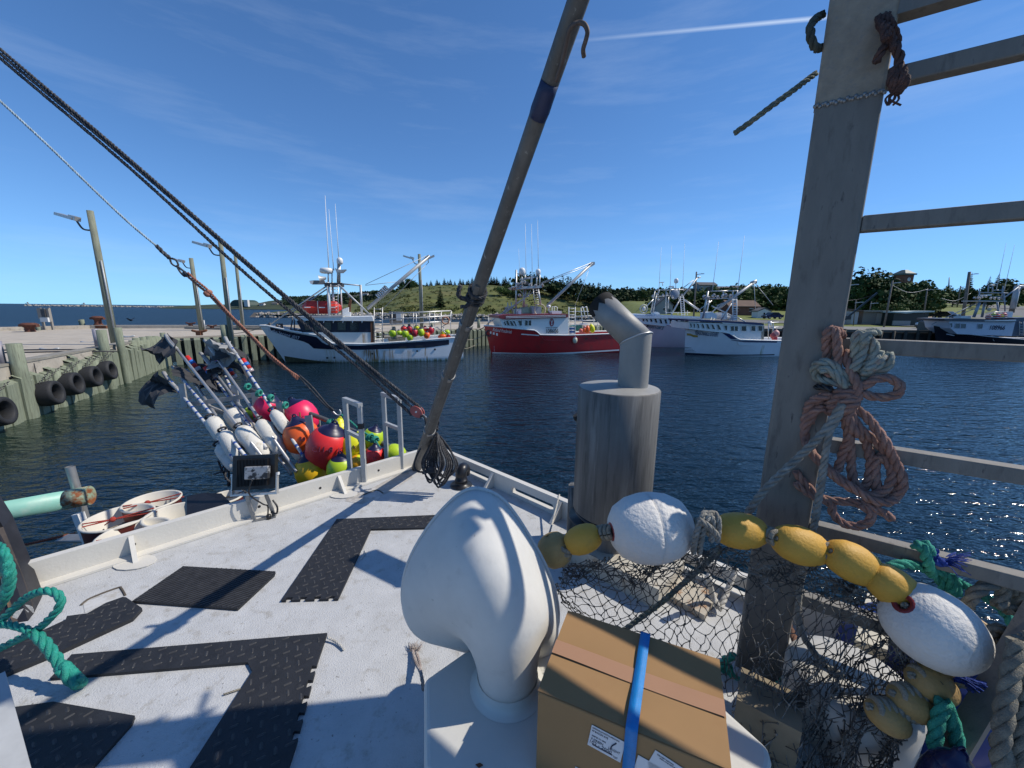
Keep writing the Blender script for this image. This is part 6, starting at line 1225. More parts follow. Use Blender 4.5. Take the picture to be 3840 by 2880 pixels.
for i in range(n_r):
    ang = 2 * math.pi * ((i - apex) / n_r); p0 = rim[i]
    nk = NC + V((-math.sin(ang) * rn_, -math.cos(ang) * rn_, .02)); w_ = .5 + .5 * math.cos(ang)   # apex meets the near side of the neck
    L = (p0 - nk).length; p1 = p0 + V((0, -(.08 + .24 * w_), -.03)) ; p2 = nk + V((0, 0, .10 + .30 * w_ ** .8)) + V((0, -.05 * w_, 0))
    for k in range(K + 1):
        t = k / K; vs.append(p0 * (1 - t) ** 3 + p1 * 3 * t * (1 - t) ** 2 + p2 * 3 * t * t * (1 - t) + nk * t ** 3)
for i in range(n_r):
    for k in range(K):
        a, b_ = i * (K + 1) + k, ((i + 1) % n_r) * (K + 1) + k; fs.append((a, a + 1, b_ + 1, b_))
mb = MB(); mb.add(vs, fs, 0, True); ob = mb.build('cowl_shell', COWLM, cowl); so = ob.modifiers.new('wall', 'SOLIDIFY'); so.thickness = .008; so.offset = 1
mb = MB(); mb.tube(rim + [rim[0]], .008, 7, False); mb.build('rim', COWLM, cowl)
mb = MB(); mb.lathe([(rn_ + .004, .045), (rn_ + .006, .02), (rn_ + .014, .006), (rn_ + .03, .001)], 28, NC); mb.build('neck_flange', PLW, cowl)
# ---- carton
ZT = 3.62; BL, BR, FR, FL = [PZ(*p, ZT) for p in ((2130, 2291), (2696, 2473), (2705, 2872), (1987, 2583))]
u = (BR - BL).normalized(); wv = V((u.y, -u.x, 0)); wd, dp = (BR - BL).length, .5 * ((FL - BL).dot(wv) + (FR - BR).dot(wv))
wd = .5 * (wd + (FR - FL).dot(u))
CARD = mat('brown_cardboard', (.31, .185, .085), .85, var=.06, scale=3, bump=.12, bscale=5, col2=(.29, .165, .075), thr=(.55, .75), spec=.2); CARDL = mat('carton_tape', (.36, .20, .115), .38, var=.05, scale=4, spec=.4)
bx = thing('carton', (BL.x, BL.y, ZP), 'brown cardboard carton with a bright blue strap on the plinth beside the cowl', 'cardboard box')
def CP(a, b_, z): return V((BL.x, BL.y, 0)) + u * (a * wd) + wv * (b_ * dp) + V((0, 0, z))
zb = ZP + .002; mb = MB(); N_ = 8; vs = []
corner = [(0, 0), (1, 0), (1, 1), (0, 1)]
mb.prism([CP(a, b_, zb) for a, b_ in corner], (0, 0, ZT - zb - .003)); ob = mb.build('carton_body', CARD, bx); bv = ob.modifiers.new('bevel', 'BEVEL'); bv.width = .004; bv.segments = 2
for b0, b1 in ((0, .497), (.503, 1)):
    mb = MB(); gx, gy = 14, 5; vs = []; fs = []
    for i in range(gx + 1):
        for j in range(gy + 1):
            a = i / gx; b_ = b0 + (b1 - b0) * j / gy; vs.append(CP(a, b_, ZT + .0015 + .0025 * math.sin(a * 5 + b_ * 3) * math.sin(math.pi * min(1, 2 * min(b_, 1 - b_) + .05)) ))
    fs = [(i * (gy + 1) + j, (i + 1) * (gy + 1) + j, (i + 1) * (gy + 1) + j + 1, i * (gy + 1) + j + 1) for i in range(gx) for j in range(gy)]
    mb.add(vs, [f[::-1] for f in fs], 0, True); mb.build('flap', CARD, bx)
mb = MB(); vs = []
for i in range(15):
    a = i / 14; vs += [CP(a, .44, ZT + .0052 + .0025 * math.sin(a * 5 + 1.4)), CP(a, .60, ZT + .0052 + .0025 * math.sin(a * 5 + 1.6))]
mb.add(vs, [(2 * i, 2 * i + 1, 2 * i + 3, 2 * i + 2) for i in range(14)], 0, True); mb.add([CP(1.002, .44, ZT), CP(1.002, .60, ZT), CP(1.002, .60, ZT - .06), CP(1.002, .44, ZT - .06)], [(0, 1, 2, 3)]); mb.build('packing_tape', CARDL, bx)
STRAP = mat('bright_blue_strap', (.005, .19, .50), .45, var=.1, scale=40, bump=.3, bscale=400); ws = .028 / wd
mb = MB(); prof = [(-.012, zb), (-.012, ZT), (-.004, ZT + .009), (.02, ZT + .0075)] + [(b_, ZT + .0075 + .002 * math.sin(b_ * 9)) for b_ in np.linspace(.1, .95, 14)] + [(1.004, ZT + .0075), (1.012, ZT - .004), (1.012, zb)]; vs = []
for b_, z in prof:
    a = .515 - .015 * b_; vs += [CP(a, b_, z), CP(a + ws, b_, z)]
mb.add(vs, [(2 * i, 2 * i + 1, 2 * i + 3, 2 * i + 2) for i in range(len(prof) - 1)], 0, True); ob = mb.build('strap', STRAP, bx); so = ob.modifiers.new('wall', 'SOLIDIFY'); so.thickness = .0015
# stickers on the front face
RB = Matrix((tuple(u), (0, 0, 1), tuple(wv))).transposed()
def on_front(px, py):
    d = rayv(px, py); o = CP(0, 1, 3.5); t = (o - EYEV).dot(wv) / d.dot(wv); return EYEV + d * t + wv * .002
STK = mat('paper_label', (.62, .62, .63), .6, var=.03); INK = mat('label_ink', (.03, .035, .06), .6)
def sticker(px, py, w_, h_, lines, rot=0., lab=None):
    c = on_front(px, py); s = MB(); Rr = RB @ Matrix.Rotation(rot, 3, 'Z'); s.box((0, 0, 0), (w_, h_, .0006)); s.v = [c + Rr @ v for v in s.v]; st = s.build('shipping_label', STK, bx)
    for tx, x, y, sz, wdt in lines: text(tx, 'label_print', INK, st, c + Rr @ V((x * w_, y * h_, .0009)), sz, Rr, width=wdt * w_, ext=.0002, world=True)
    return c, Rr, st
c, Rr, st = sticker(2273, 2785, .082, .066, [('KEYSTONE AUTOMOTIVE OPERATIONS', -.06, .40, .006, .80), ('44 BACON AVE', -.22, .27, .008, .48), ('EXETER PA 18643', -.22, .04, .006, .42), ('F.GREEN', -.25, -.12, .010, .36), ('L.RIGHT', .26, -.12, .010, .34), ('102 - 2000', -.12, -.27, .013, .66), ('TOT', .33, -.40, .008, .14)], -.12)
mb = MB(); mb.rope([c + Rr @ V((.012 + .01 * t * t, -.008 + .026 * t, .0012)) for t in (0, .5, 1)], .0016, n=4); mb.build('pen_mark', INK, st)
mb = MB(); [mb.box((c.x, c.y, c.z), (.0001, .0001, .0001)) for _ in range(1)]; mb = MB(); mb.box((0, 0, 0), (.05, .0035, .0005)); mb.v = [c + Rr @ (v + V((-.005, -.0235, .0008))) for v in mb.v]; mb.build('bar_print', INK, st)
sticker(2205, 2915, .07, .03, [("'2", -.38, .2, .012, .1)], -.1); sticker(2445, 2890, .075, .05, [('10 KG A', .05, .1, .007, .3)], -.15); sticker(2500, 2880, .075, .06, [('DELIVERY RECORD', -.15, .38, .005, .5), ('SIGN AND RETURN COPY', .05, .28, .005, .7)], -.28)
# ---- exhaust stack
XC = V((.635, 2.25, 0)); xr = .237; ex = thing('exhaust_stack', (XC.x, XC.y, ZR), 'fat grey aluminium exhaust silencer with bent tail pipe at the far roof edge', 'exhaust stack')
SIL = mat('silencer_aluminium', (.155, .15, .14), .65, .2, var=.3, scale=3.5, stretch=(4, 4, .35), bump=.1, bscale=60, col2=(.06, .058, .055), thr=(.50, .70), col3=(.26, .255, .24), scale3=5, thr3=(.58, .75)); PIPEM = mat('tail_pipe_aluminium', (.30, .295, .275), .6, .25, var=.12, scale=6, bump=.08, bscale=50, col2=(.26, .255, .24), thr=(.55, .75)); SOOT = mat('soot', (.012, .011, .010), .9, var=.5, scale=20)
mb = MB(); mb.lathe([(.0, 3.362), (xr - .012, 3.362), (xr, 3.372), (xr, 4.142), (xr - .008, 4.15)], 48, XC); mb.build('silencer', SIL, ex)
mb = MB(); mb.lathe([(xr - .008, 4.15), (xr - .018, 4.153), (.09, 4.166), (0, 4.168)], 48, XC); mb.build('top_plate', PIPEM, ex)
pc = XC + V((.062, -.01, 0)); be = V((PY(2385, 1272, 2.24).x, 2.24, PY(2385, 1272, 2.24).z)); tip = PY(2252, 1140, 2.46); pr = .0865
d1 = V((0, 0, 1)); d2 = (tip - be).normalized(); hb2 = (d1 + d2).normalized(); pr_n = 28
def ring_on(o, ax, plane_n, cc):
    uu, vv = ortho(ax); out = []
    for k in range(pr_n):
        b0 = cc + (uu * math.cos(2 * math.pi * k / pr_n) + vv * math.sin(2 * math.pi * k / pr_n)) * pr; t = (o - b0).dot(plane_n) / ax.dot(plane_n); out.append(b0 + ax * t)
    return out
pb = V((be.x, be.y, 4.15)); 
def pipe_between(mb, A, Bv): mb.add(A + Bv, [(k, (k + 1) % pr_n, (k + 1) % pr_n + pr_n, k + pr_n) for k in range(pr_n)], 0, True)
mb = MB(); pipe_between(mb, ring_on(pb, d1, d1, be), ring_on(be, d1, hb2, be)); mb.build('tail_pipe', PIPEM, ex)
mb = MB(); pipe_between(mb, ring_on(be, d2, hb2, be), ring_on(tip, d2, d2, be)); el = mb.build('elbow_pipe', PIPEM, ex); so = el.modifiers.new('wall', 'SOLIDIFY'); so.thickness = .006
mb = MB(); J = ring_on(be, d1, hb2, be); mb.tube(J + [J[0]], .005, 5, False); mb.build('weld_seam', ALU, ex)
mb = MB(); A = ring_on(tip - d2 * .055, d2, d2, be); Bq = ring_on(tip + d2 * .002, d2, d2, be); sc_ = 1.018
A = [be + d2 * (p - be).dot(d2) + ((p - be) - d2 * (p - be).dot(d2)) * (sc_ if k % 3 else 1.005) - d2 * (.02 * math.sin(k * 2.3)) for k, p in enumerate(A)]; Bq = [be + d2 * (p - be).dot(d2) + ((p - be) - d2 * (p - be).dot(d2)) * sc_ for p in Bq]
pipe_between(mb, A, Bq); mb.build('soot_band', SOOT, el)
mb = MB(); mb.add(ring_on(tip - d2 * .03, d2, d2, be), [tuple(range(pr_n))]); mb.build('dark_mouth', SOOT, el)
mb = MB(); mb.lathe([(xr * .9, 3.36), (xr * .9, 3.33), (.13, 3.325), (.13, 3.12), (.15, 3.1)], 32, XC); mb.build('base_pipe', SIL, ex); mb = MB(); mb.lathe([(xr * .96, 3.345), (xr * .96, 3.355), (.1, 3.357)], 32, XC); mb.lathe([(0, 3.30), (.16, 3.30), (.16, 3.29)], 24, XC + V((-.1, .02, 0))); mb.build('flange', BLACKP, ex)
mb = MB(); mb.prism([XC + E2 * a + E1 * b_ + V((0, 0, ZR)) for a, b_ in ((-.18, .15), (.42, .15), (.42, -.2), (-.18, -.2))], (0, 0, .13)); mb.build('base_box', mat('rusty_cream_box', (.45, .42, .35), .7, var=.12, scale=6, col2=(.25, .16, .08), thr=(.55, .75)), ex)
# small second exhaust behind it
sx_ = thing('small_exhaust', (.40, 2.62, ZR), 'slim grey exhaust pipe with square silencer behind the fat one', 'exhaust stack')
p0 = PY(2210, 1650, 2.6); p1 = PY(2165, 1555, 2.6); mb = MB(); mb.tube([V((p0.x + .02, 2.6, 3.6)), p0, p1], .033, 12); mb.build('pipe', SIL, sx_); mb = MB(); mb.cyl(p1 - (p1 - p0).normalized() * .03, p1 + (p1 - p0).normalized() * .002, .0345, n=12); mb.build('soot_tip', SOOT, sx_)
a = PY(2183, 1722, 2.45); b_ = PY(2225, 1910, 2.45); mb = MB(); mb.box(((a.x + b_.x) / 2 + .05, 2.45, (a.z + b_.z) / 2), (.2, .1, a.z - b_.z)); ob = mb.build('silencer_box', PIPEM, sx_)
mb = MB(); mb.cyl((.45, 2.5, 3.0), (.45, 2.5, 3.4), .05, n=10); mb.build('stand', SIL, sx_)
# gooseneck vent
gv = thing('gooseneck_vent', PZ(1730, 1822, ZR), 'small black gooseneck vent on the roof near the far corner', 'vent'); g0 = PZ(1730, 1822, ZR)
mb = MB(); mb.lathe([(.0, .006), (.098, .006), (.10, .012), (.094, .02), (.06, .024), (.056, .05), (.058, .052), (.058, .066), (.052, .068), (.052, .12)], 26, g0); mb.build('base_flange', BLACKP, gv)
mb = MB(); mb.tube(spline([g0 + V((0, 0, .10)), g0 + V((0, 0, .13)), g0 + V((.008, .025, .155)), g0 + V((.02, .075, .14)), g0 + V((.02, .085, .08))], 6), .052, 16); mb.build('elbow', BLACKP, gv)
# ---- flood light on the left bulwark
fl = thing('floodlight', PZ(960, 1955, ZR), 'black flood light on a galvanised stirrup at the left bulwark', 'flood light'); fy = 2.66
lc = PY(955, 1770, fy + .08); fx = V((.985, .17, 0)).normalized(); nrm = V((.1, -.95, .28)).normalized(); fz = fx.cross(-nrm).normalized(); nrm = -fz.cross(fx).normalized() if False else nrm; fx = nrm.cross(fz) * -1; fx.normalize(); FM = Matrix((tuple(fx), tuple(fz), tuple(nrm))).transposed()
sz_ = .30
def fbox(mb, c, s): mb.box((0, 0, 0), s); mb.v[-8:] = [lc + FM @ (V(c) + v) for v in mb.v[-8:]]
HSM = mat('black_powder_coat', (.010, .010, .011), .42, var=.3, scale=30)
mb = MB(); fbox(mb, (0, 0, -.012), (sz_, .255, .05)); mb.build('housing', HSM, fl)
for k in range(22): mb = MB(); fbox(mb, (-.105 + k * .01, .0, .023), (.0035, .20 if 4 < k else .2, .034)); mb.build('fin', HSM, fl)
mb = MB(); fbox(mb, (.045, .0, .05), (.17, .095, .035)); ob = mb.build('driver_box', mat('worn_silver_paint', (.32, .325, .33), .5, .3, var=.15, scale=14, col2=(.03, .03, .032), thr=(.48, .56), bump=.1), fl); bv = ob.modifiers.new('bevel', 'BEVEL'); bv.width = .006
mb = MB(); fbox(mb, (0, -.165, -.01), (.33, .014, .04)); fbox(mb, (-.158, -.09, -.01), (.008, .16, .034)); fbox(mb, (.158, -.09, -.01), (.008, .16, .034)); mb.build('stirrup', ALU, fl)
mb = MB(); [fbox(mb, (s * .164, -.02, -.01), (.012, .02, .02)) for s in (-1, 1)]; mb.build('bolt', WHITE, fl)
lb_ = lc + FM @ V((-.05, -.175, 0)); lb2 = lc + FM @ V((.085, -.175, 0)); f0, f1 = PZ(955, 1955, ZR), PZ(1030, 1938, ZR)
mb = MB(); mb.beam(V((f0.x, f0.y, ZR)), lb_, .028, .012, up=(0, 1, 0)); mb.build('leg', GALV, fl); mb = MB(); mb.beam(V((f1.x, f1.y, ZR + .004)), lb2, .024, .012, up=(0, 1, 0)); mb.build('leg', GALV, fl)
mb = MB(); mb.beam(f0 + V((-.01, 0, .006)), f1 + V((.01, 0, .006)), .035, .012); mb.build('foot', GALV, fl)
mb = MB(); ca = lc + FM @ V((.02, -.05, .07)); mb.tube(spline([ca, ca + V((-.02, -.02, -.10)), (ca + f1) / 2 + V((.0, -.02, -.03)), f1 + V((-.03, -.02, .10)), f1 + V((-.03, -.03, .03)), f1 + V((-.025, -.03, .004))], 6), .0055, 6); mb.tube(spline([f1 + V((.0, .0, .14)), f1 + V((.035, -.01, .09)), f1 + V((.03, -.02, .04)), f1 + V((-.01, -.02, .05))], 6), .007, 6); mb.cyl(f1 + V((-.025, -.03, .002)), f1 + V((-.025, -.03, .035)), .018, .015, 12); mb.build('cable', BLACKP, fl)
# ---- grab rails over the left bulwark
for (bl_, bt), yb, lb in (((( 1304, 1762), (1297, 1502)), None, 'nearer galvanised grab rail hoop over the left bulwark, taped black'), (((1440, 1712), (1434, 1480)), None, 'farther galvanised grab rail hoop by the roof corner')):
    pr_ = (1368, 1811) if bl_[0] < 1400 else (1508, 1762); tr = (1368, 1519) if bl_[0] < 1400 else (1508, 1496)
    a = PZ(*pr_, ZR); o = a - E2 * .30; zt = PY(*tr, a.y).z; r = thing('grab_rail', a, lb, 'grab rail', 'grab rail hoops at the left bulwark'); s = .038
    mb = MB(); mb.beam(a, V((a.x, a.y, zt)), s, s, up=(0, 1, 0)); mb.build('post', GREYP, r); mb = MB(); mb.beam(V((o.x, o.y, ZR - .25)), V((o.x, o.y, zt)), s, s, up=(0, 1, 0)); mb.build('post', GREYP, r)
    mb = MB(); d = E2; mb.beam(V((o.x, o.y, zt)) - d * s * .5, V((a.x, a.y, zt)) + d * s * .5, s + .003, s); mb.build('top_bar', GREYP, r); zm = ZR + (zt - ZR) * .58
    mb = MB(); mb.beam(V((o.x, o.y, zm)) + d * s * .5, V((a.x, a.y, zm)) - d * s * .5, s * .8, s * .9); mb.build('cross_bar', GREYP, r)
    if pr_[0] < 1400: mb = MB(); mb.box(V((a.x, a.y, ZR + (zt - ZR) * .74)), (s + .006, s + .006, .05), rz=math.atan2(0, 1)); mb.build('tape', BLACKP, r)
# ---- leaning mast (boom) at the corner with hook, tape, knot and coil
nf = rayv(1650, 1500).cross(rayv(2168, 0)); ft = PZ(1563, 1756, ZR); ft = EYEV + (ft - EYEV); my = -1.08
ft = ft - nf * ((ft - EYEV).dot(nf) / nf.dot(nf)); ft.z = ZR; mxx = -(nf.y * my + nf.z) / nf.x; MD = V((mxx, my, 1.0)); ms = thing('leaning_mast', ft, 'weathered grey metal mast leaning out from the far roof corner', 'mast')
MG = mat('mast_weathered', (.13, .125, .115), .6, .35, var=.25, scale=12, stretch=(1, 1, .25), bump=.25, bscale=70, col2=(.09, .085, .08), thr=(.56, .72), col3=(.34, .33, .31), scale3=50, thr3=(.62, .7))
def MP(h, off=V((0, 0, 0))): return ft + MD * h + off
mr_ = lambda h: .050 - .0105 * h
mb = MB(); mb.tube([MP(h) for h in (0, .5, 1, 1.5, 2, 2.6, 3.4, 4.2)], [mr_(h) for h in (0, .5, 1, 1.5, 2, 2.3, 2.3, 2.3)], 18); mb.build('pipe', MG, ms)
side = MD.cross(MP(1.2) - EYEV).normalized(); tow = (EYEV - MP(1.2)).normalized(); tow = (tow - MD.normalized() * tow.dot(MD.normalized())).normalized()
mb = MB(); vs = []
for h in (.42, .9, 1.3, 1.72):
    c = MP(h) + tow * mr_(h) * .82; w_ = mr_(h) * .62; vs += [c + side * w_ - tow * .004, c + side * w_ * .9 + tow * .012, c - side * w_ * .2 + tow * .012, c - side * w_ * .3 - tow * .004]
mb.add(vs, [(4 * i + k, 4 * i + (k + 1) % 4, 4 * i + 4 + (k + 1) % 4, 4 * i + 4 + k) for i in range(3) for k in range(4)] + [(0, 1, 2, 3), (12, 13, 14, 15)]); mb.build('channel', MG, ms)
for h in (.62, 1.18, 1.52): mb = MB(); mb.cyl(MP(h - .012), MP(h + .012), mr_(h) * 1.12, mr_(h) * 1.12, 18); mb.build('band_clamp', GALV, ms)
def mline(py, off=0): # point on mast at photo row
    lo, hi = 0., 4.
    for _ in range(40):
        m_ = (lo + hi) / 2; q_ = CM.to_3x3().transposed() @ (MP(m_) - EYEV); y_ = 1440 - FPX * q_.y / -q_.z
        if -q_.z <= 0 or y_ < py: hi = m_
        else: lo = m_
    return lo
h0, h1 = mline(440), mline(305); mb = MB(); mb.tube([MP(h) + tow * .006 for h in np.linspace(h0, h1, 5)], [mr_(h0) * 1.02, mr_(h0) * 1.1, mr_(h0) * 1.06, mr_(h0) * 1.04, mr_(h1) * 1.0], 18); mb.build('blue_tape', mat('navy_tape', (.012, .022, .07), .5, var=.3, scale=12), ms)
ha = mline(310); tt = (MP(ha) - EYEV).length / rayv(2060, 310).length
hk = [(2085, 305), (2105, 245), (2120, 180), (2133, 120), (2148, 95), (2170, 85), (2192, 92), (2203, 118), (2197, 150), (2187, 185), (2190, 212)]
mb = MB(); k0 = mline(300); pts = []
for i, (px, py) in enumerate(hk): hh = mline(min(py, 305) if py < 305 else 305); tq = (MP(mline(max(py, 60))) - EYEV).length / rayv(px, py).length - .035; pts.append(PT(px, py, tq if i < 5 else pts_t)); pts_t = tq
mb.tube(spline(pts, 5), .006, 8); mb.build('hook', mat('rusty_rod', (.12, .09, .075), .7, .3, var=.3, scale=30), ms)
kb = mline(1105); kc = MP(kb); mb = MB()
for j in range(4): 
    uu, vv = ortho(MD); axx = (MD.normalized() + uu * .25 * math.sin(j * 2.1) + vv * .2 * math.cos(j * 1.7)).normalized(); a1, a2 = ortho(axx); c = kc + MD.normalized() * (.018 * (j - 1.5))
    mb.rope([c + (a1 * math.cos(t) + a2 * math.sin(t)) * (mr_(kb) + .008) for t in np.linspace(0, 6.3, 40)], .008, n=4)
tl = PT(1720, 1110, (kc - EYEV).length / rayv(1790, 1105).length); mb.rope(spline([kc + tow * .04, kc.lerp(tl, .5) + V((0, 0, -.02)), tl, tl + V((.01, 0, .05))], 6), .012, n=4); mb.rope(spline([kc + tow * .04, kc.lerp(tl, .6) + V((0, 0, -.05)), tl + V((.01, 0, -.05))], 6), .011, n=4)
tag(mb.build('mast_lashing', R_BLK), 'dark rope knot lashed round the middle of the leaning mast', 'rope')
# coil hung at the mast foot
ch = PT(1640, 1620, (MP(.42) - EYEV).length / rayv(1640, 1620).length - .12); mb = MB(); q = random.Random(8); tC = (ch - EYEV).length / rayv(1640, 1620).length
def cp(px, py, dt=0): return PT(px, py, tC + dt)
loops = [(-28, -8, 178), (-14, 6, 165), (-6, 18, 185), (4, 26, 170), (14, 34, 178), (-22, -2, 150), (10, 40, 190), (-34, 2, 168), (0, 30, 196), (22, 58, 160)]
for i, (l, r_, dn) in enumerate(loops):
    x = 1636; d_ = (i - 5) * .018
    mb.rope(spline([cp(x, 1625, d_), cp(x + l * .6 - 8, 1680, d_), cp(x + l - 20, 1740, d_ + .01), cp(x + (l + r_) / 2 - 6, 1632 + dn, d_), cp(x + r_ + 22, 1745, d_ - .01), cp(x + r_ * .6 + 10, 1680, d_), cp(x + 2, 1624, d_)], 7), .0088, n=4)
mb.rope(spline([cp(1612, 1640, .05), cp(1572, 1690, .05), cp(1553, 1745, .03), cp(1568, 1768, 0), cp(1600, 1768, 0), cp(1625, 1758, -.02)], 7), .0088, n=4)
mb.rope(spline([cp(1650, 1635, 0), cp(1690, 1690, 0), cp(1708, 1745, 0), cp(1696, 1770, 0), cp(1660, 1784, 0), cp(1610, 1775, 0)], 7), .0088, n=4)
for k in range(5): mb.rope(spline([cp(1600 - 4 * k, 1760 + 4 * k, -.06), cp(1622, 1750 + 5 * k, -.09), cp(1640 + 3 * k, 1768 + 3 * k, -.05)], 5), .0075, n=4)
for k in range(9): a = q.uniform(0, 6); mb.rope(spline([cp(1618 + q.uniform(-14, 26), 1612 + q.uniform(-40, 24), q.uniform(-.06, .05)) for _ in range(4)], 5), .0085, n=4)
tag(mb.build('rope_coil', R_BLK), 'dark rope coil hanging at the foot of the leaning mast', 'rope coil')
# tackle: block and three falls going up to the left
bc = cp(1565, 1543, .15); r = thing('tackle_block', bc, 'weathered red tackle block at the end of the dark falls', 'pulley block'); da = (PT(1300, 1325, tC + .2) - bc).normalized(); sd = da.cross(V((0, 1, 0))).normalized(); nb = da.cross(sd)
RBK = mat('faded_red_block', (.42, .10, .08), .6, var=.15, scale=14); BM = Matrix((tuple(da), tuple(sd), tuple(nb))).transposed()
for s in (-1, 1):
    mb = MB(); mb.prism([bc + BM @ V((math.cos(t) * .066 * (1.0 if abs(math.cos(t)) < .9 else .95), math.sin(t) * .045, s * .024 - .006)) for t in np.linspace(0, 6.283, 17)[:-1]], BM @ V((0, 0, .012))); mb.build('cheek', RBK, r)
mb = MB(); mb.cyl(bc - nb * .02, bc + nb * .02, .045, n=18); mb.build('sheave', DARKM, r); mb = MB(); mb.cyl(bc - nb * .036, bc + nb * .036, .009, n=8); mb.box(bc + da * .075, (.05, .03, .012), M=BM); mb.box(bc - da * .075, (.05, .03, .012), M=BM); mb.build('pin', ALU, r)
for i, (pa, pb_, lb) in enumerate((((-30, 158), (1575, 1528), 'uppermost of the three dark tackle ropes'), ((-30, 175), (1560, 1540), 'middle one of the three dark tackle ropes'), ((-30, 192), (1545, 1556), 'lowest of the three dark tackle ropes'))):
    tB = (bc - EYEV).length / rayv(1565, 1543).length; A = PT(pa[0], pa[1], 3.3); Bq = PT(pb_[0], pb_[1], tB); A2 = A + (A - Bq) * .3; md_ = (A + Bq) / 2
    ctr = [(480, (592, 603, 624)[i]), (960, (1013, 1022, 1060)[i]), (1330, (1330, 1342, 1366)[i])]; mid = []
    for px, py in ctr: f = (px + 30) / 1600; mid.append(PT(px, py, 3.3 + (tB - 3.3) * f))
    mb = MB(); mb.rope(spline([A2, A] + mid + [Bq], 8), .0145, n=4, pitch=7); tag(mb.build('tackle_rope', R_BLK), lb + ' running up to the left', 'rope', 'dark tackle ropes')
mb = MB(); mb.rope(spline([bc - da * .08, cp(1605, 1575, .08), cp(1612, 1600, .05)], 5), .010, n=4); mb.rope(spline([bc - da * .05 + sd * .03, cp(1590, 1560, .05), cp(1603, 1605, .05), cp(1622, 1640, .0)], 5), .010, n=4); mb.rope(spline([cp(1640, 1568, .1), cp(1604, 1572, .08), cp(1596, 1590, .06)], 5), .009, n=4); tag(mb.build('becket_rope', R_BLK), 'short dark rope joining the red block to the mast foot', 'rope')
# ------------------------------------------------------------------ aluminium gantry on the right, with its ropes
GE = V((.822, -.569, 0)).normalized(); GN = V((-GE.y, GE.x, 0)) * -1          # along the rails, and toward the camera
PF = V((1.128, 1.47, 0)); gt = thing('gantry_frame', (PF.x, PF.y, ZR), 'weathered aluminium gantry frame: broad flat post with square rails running to the right', 'gantry frame')
GAL2 = mat('gantry_aluminium', (.185, .172, .15), .65, .1, var=.14, scale=7, stretch=(3, 3, .7), bump=.12, bscale=90, col2=(.11, .10, .088), thr=(.54, .74), col3=(.04, .038, .04), scale3=14, thr3=(.63, .72)); GAL3 = mat('gantry_upper_aluminium', (.30, .245, .18), .65, .05, var=.16, scale=30, bump=.25, bscale=60, col2=(.22, .20, .18), thr=(.54, .75))
pw, pt_ = .178, .062
def rbox(z0, z1, m, name, w_=pw):
    mb = MB(); c = .012; P = []
    for a, b_ in ((-w_ / 2 + c, -pt_ / 2), (w_ / 2 - c, -pt_ / 2), (w_ / 2 - .3 * c, -pt_ / 2 + .3 * c), (w_ / 2, -pt_ / 2 + c), (w_ / 2, pt_ / 2), (-w_ / 2, pt_ / 2), (-w_ / 2, -pt_ / 2 + c), (-w_ / 2 + .3 * c, -pt_ / 2 + .3 * c)): P.append(PF + GE * a - GN * b_ * -1 * -1 + V((0, 0, z0)))
    mb.prism(P, (0, 0, z1 - z0)); return mb.build(name, m, gt)
rbox(2.62, 5.295, GAL2, 'post'); rbox(5.30, 8.2, GAL3, 'post_extension', pw + .004)
mb = MB()
for k in range(26): a = -pw / 2 + pw * k / 25; mb.ell(PF + GE * a + GN * (pt_ / 2 + .001) + V((0, 0, 5.297 + .004 * math.sin(k * 2.2))), (.007, .006, .007), 6, 4)
mb.build('weld_bead', GALV, gt)
def zrail(px, py):
    o = PF + GE * pw * .5; d = rayv(px, py); t = (o - EYEV).dot(GN) / d.dot(GN); return (EYEV + d * t).z
RZ = [zrail(3232, 323), zrail(3165, 848), zrail(3085, 1290), zrail(3030, 1653), zrail(2962, 1955), zrail(2935, 2215), zrail(2890, 2450)]
for i, z in enumerate(RZ): mb = MB(); mb.beam(PF + GE * (pw * .5) + V((0, 0, z)), PF + GE * (2.9 if i < 5 else 1.25) + V((0, 0, z)), .052, .052); ob = mb.build('rail', GAL2, gt); bv = ob.modifiers.new('bevel', 'BEVEL'); bv.width = .005; bv.segments = 2
A = PF + GE * (pw * .5) + V((0, 0, RZ[0] + .2)); a2 = PT(3540, -20, (A - EYEV).length / rayv(3290, 190).length * .9); mb = MB(); mb.beam(A, A + (a2 - A) * 2.2, .06, .06); mb.build('brace', GAL2, gt)
fa, fb_ = PT(3590, 2800, 1.18), PT(3870, 2330, 1.24); mb = MB(); mb.beam(fa - (fb_ - fa) * .4, fb_ + (fb_ - fa) * 1.2, .06, .05); mb.build('lower_brace', GAL2, gt)
mb = MB(); mb.beam(PF + GE * 2.2 + V((0, 0, 2.5)), PF + GE * 2.2 + V((0, 0, 7.5)), .12, .06, up=GE); mb.build('added_far_post', GAL2, gt)  # unseen second post, added for the shade it casts
TG = lambda px, py, off=0.: (lambda d: EYEV + d * (((PF + GN * (.05 + off)) - EYEV).dot(GN) / d.dot(GN)))(rayv(px, py))   # just in front of the rails
def trace(pts, off=.0, dz=None, sc=.5426, ox=2700, oy=1100): return [TG(ox + p[0] * sc, oy + p[1] * sc, off + (p[2] if len(p) > 2 else 0)) for p in pts]
def ropeobj(name, m, lists, r_, label, cat='rope', group=None, n=5, off=.0, **k):
    mb = MB()
    for i, L in enumerate(lists): mb.rope(spline(trace(L, off + (.006 * (i % 4)), **k), 7), r_, n=n)
    return tag(mb.build(name, m), label, cat, group)
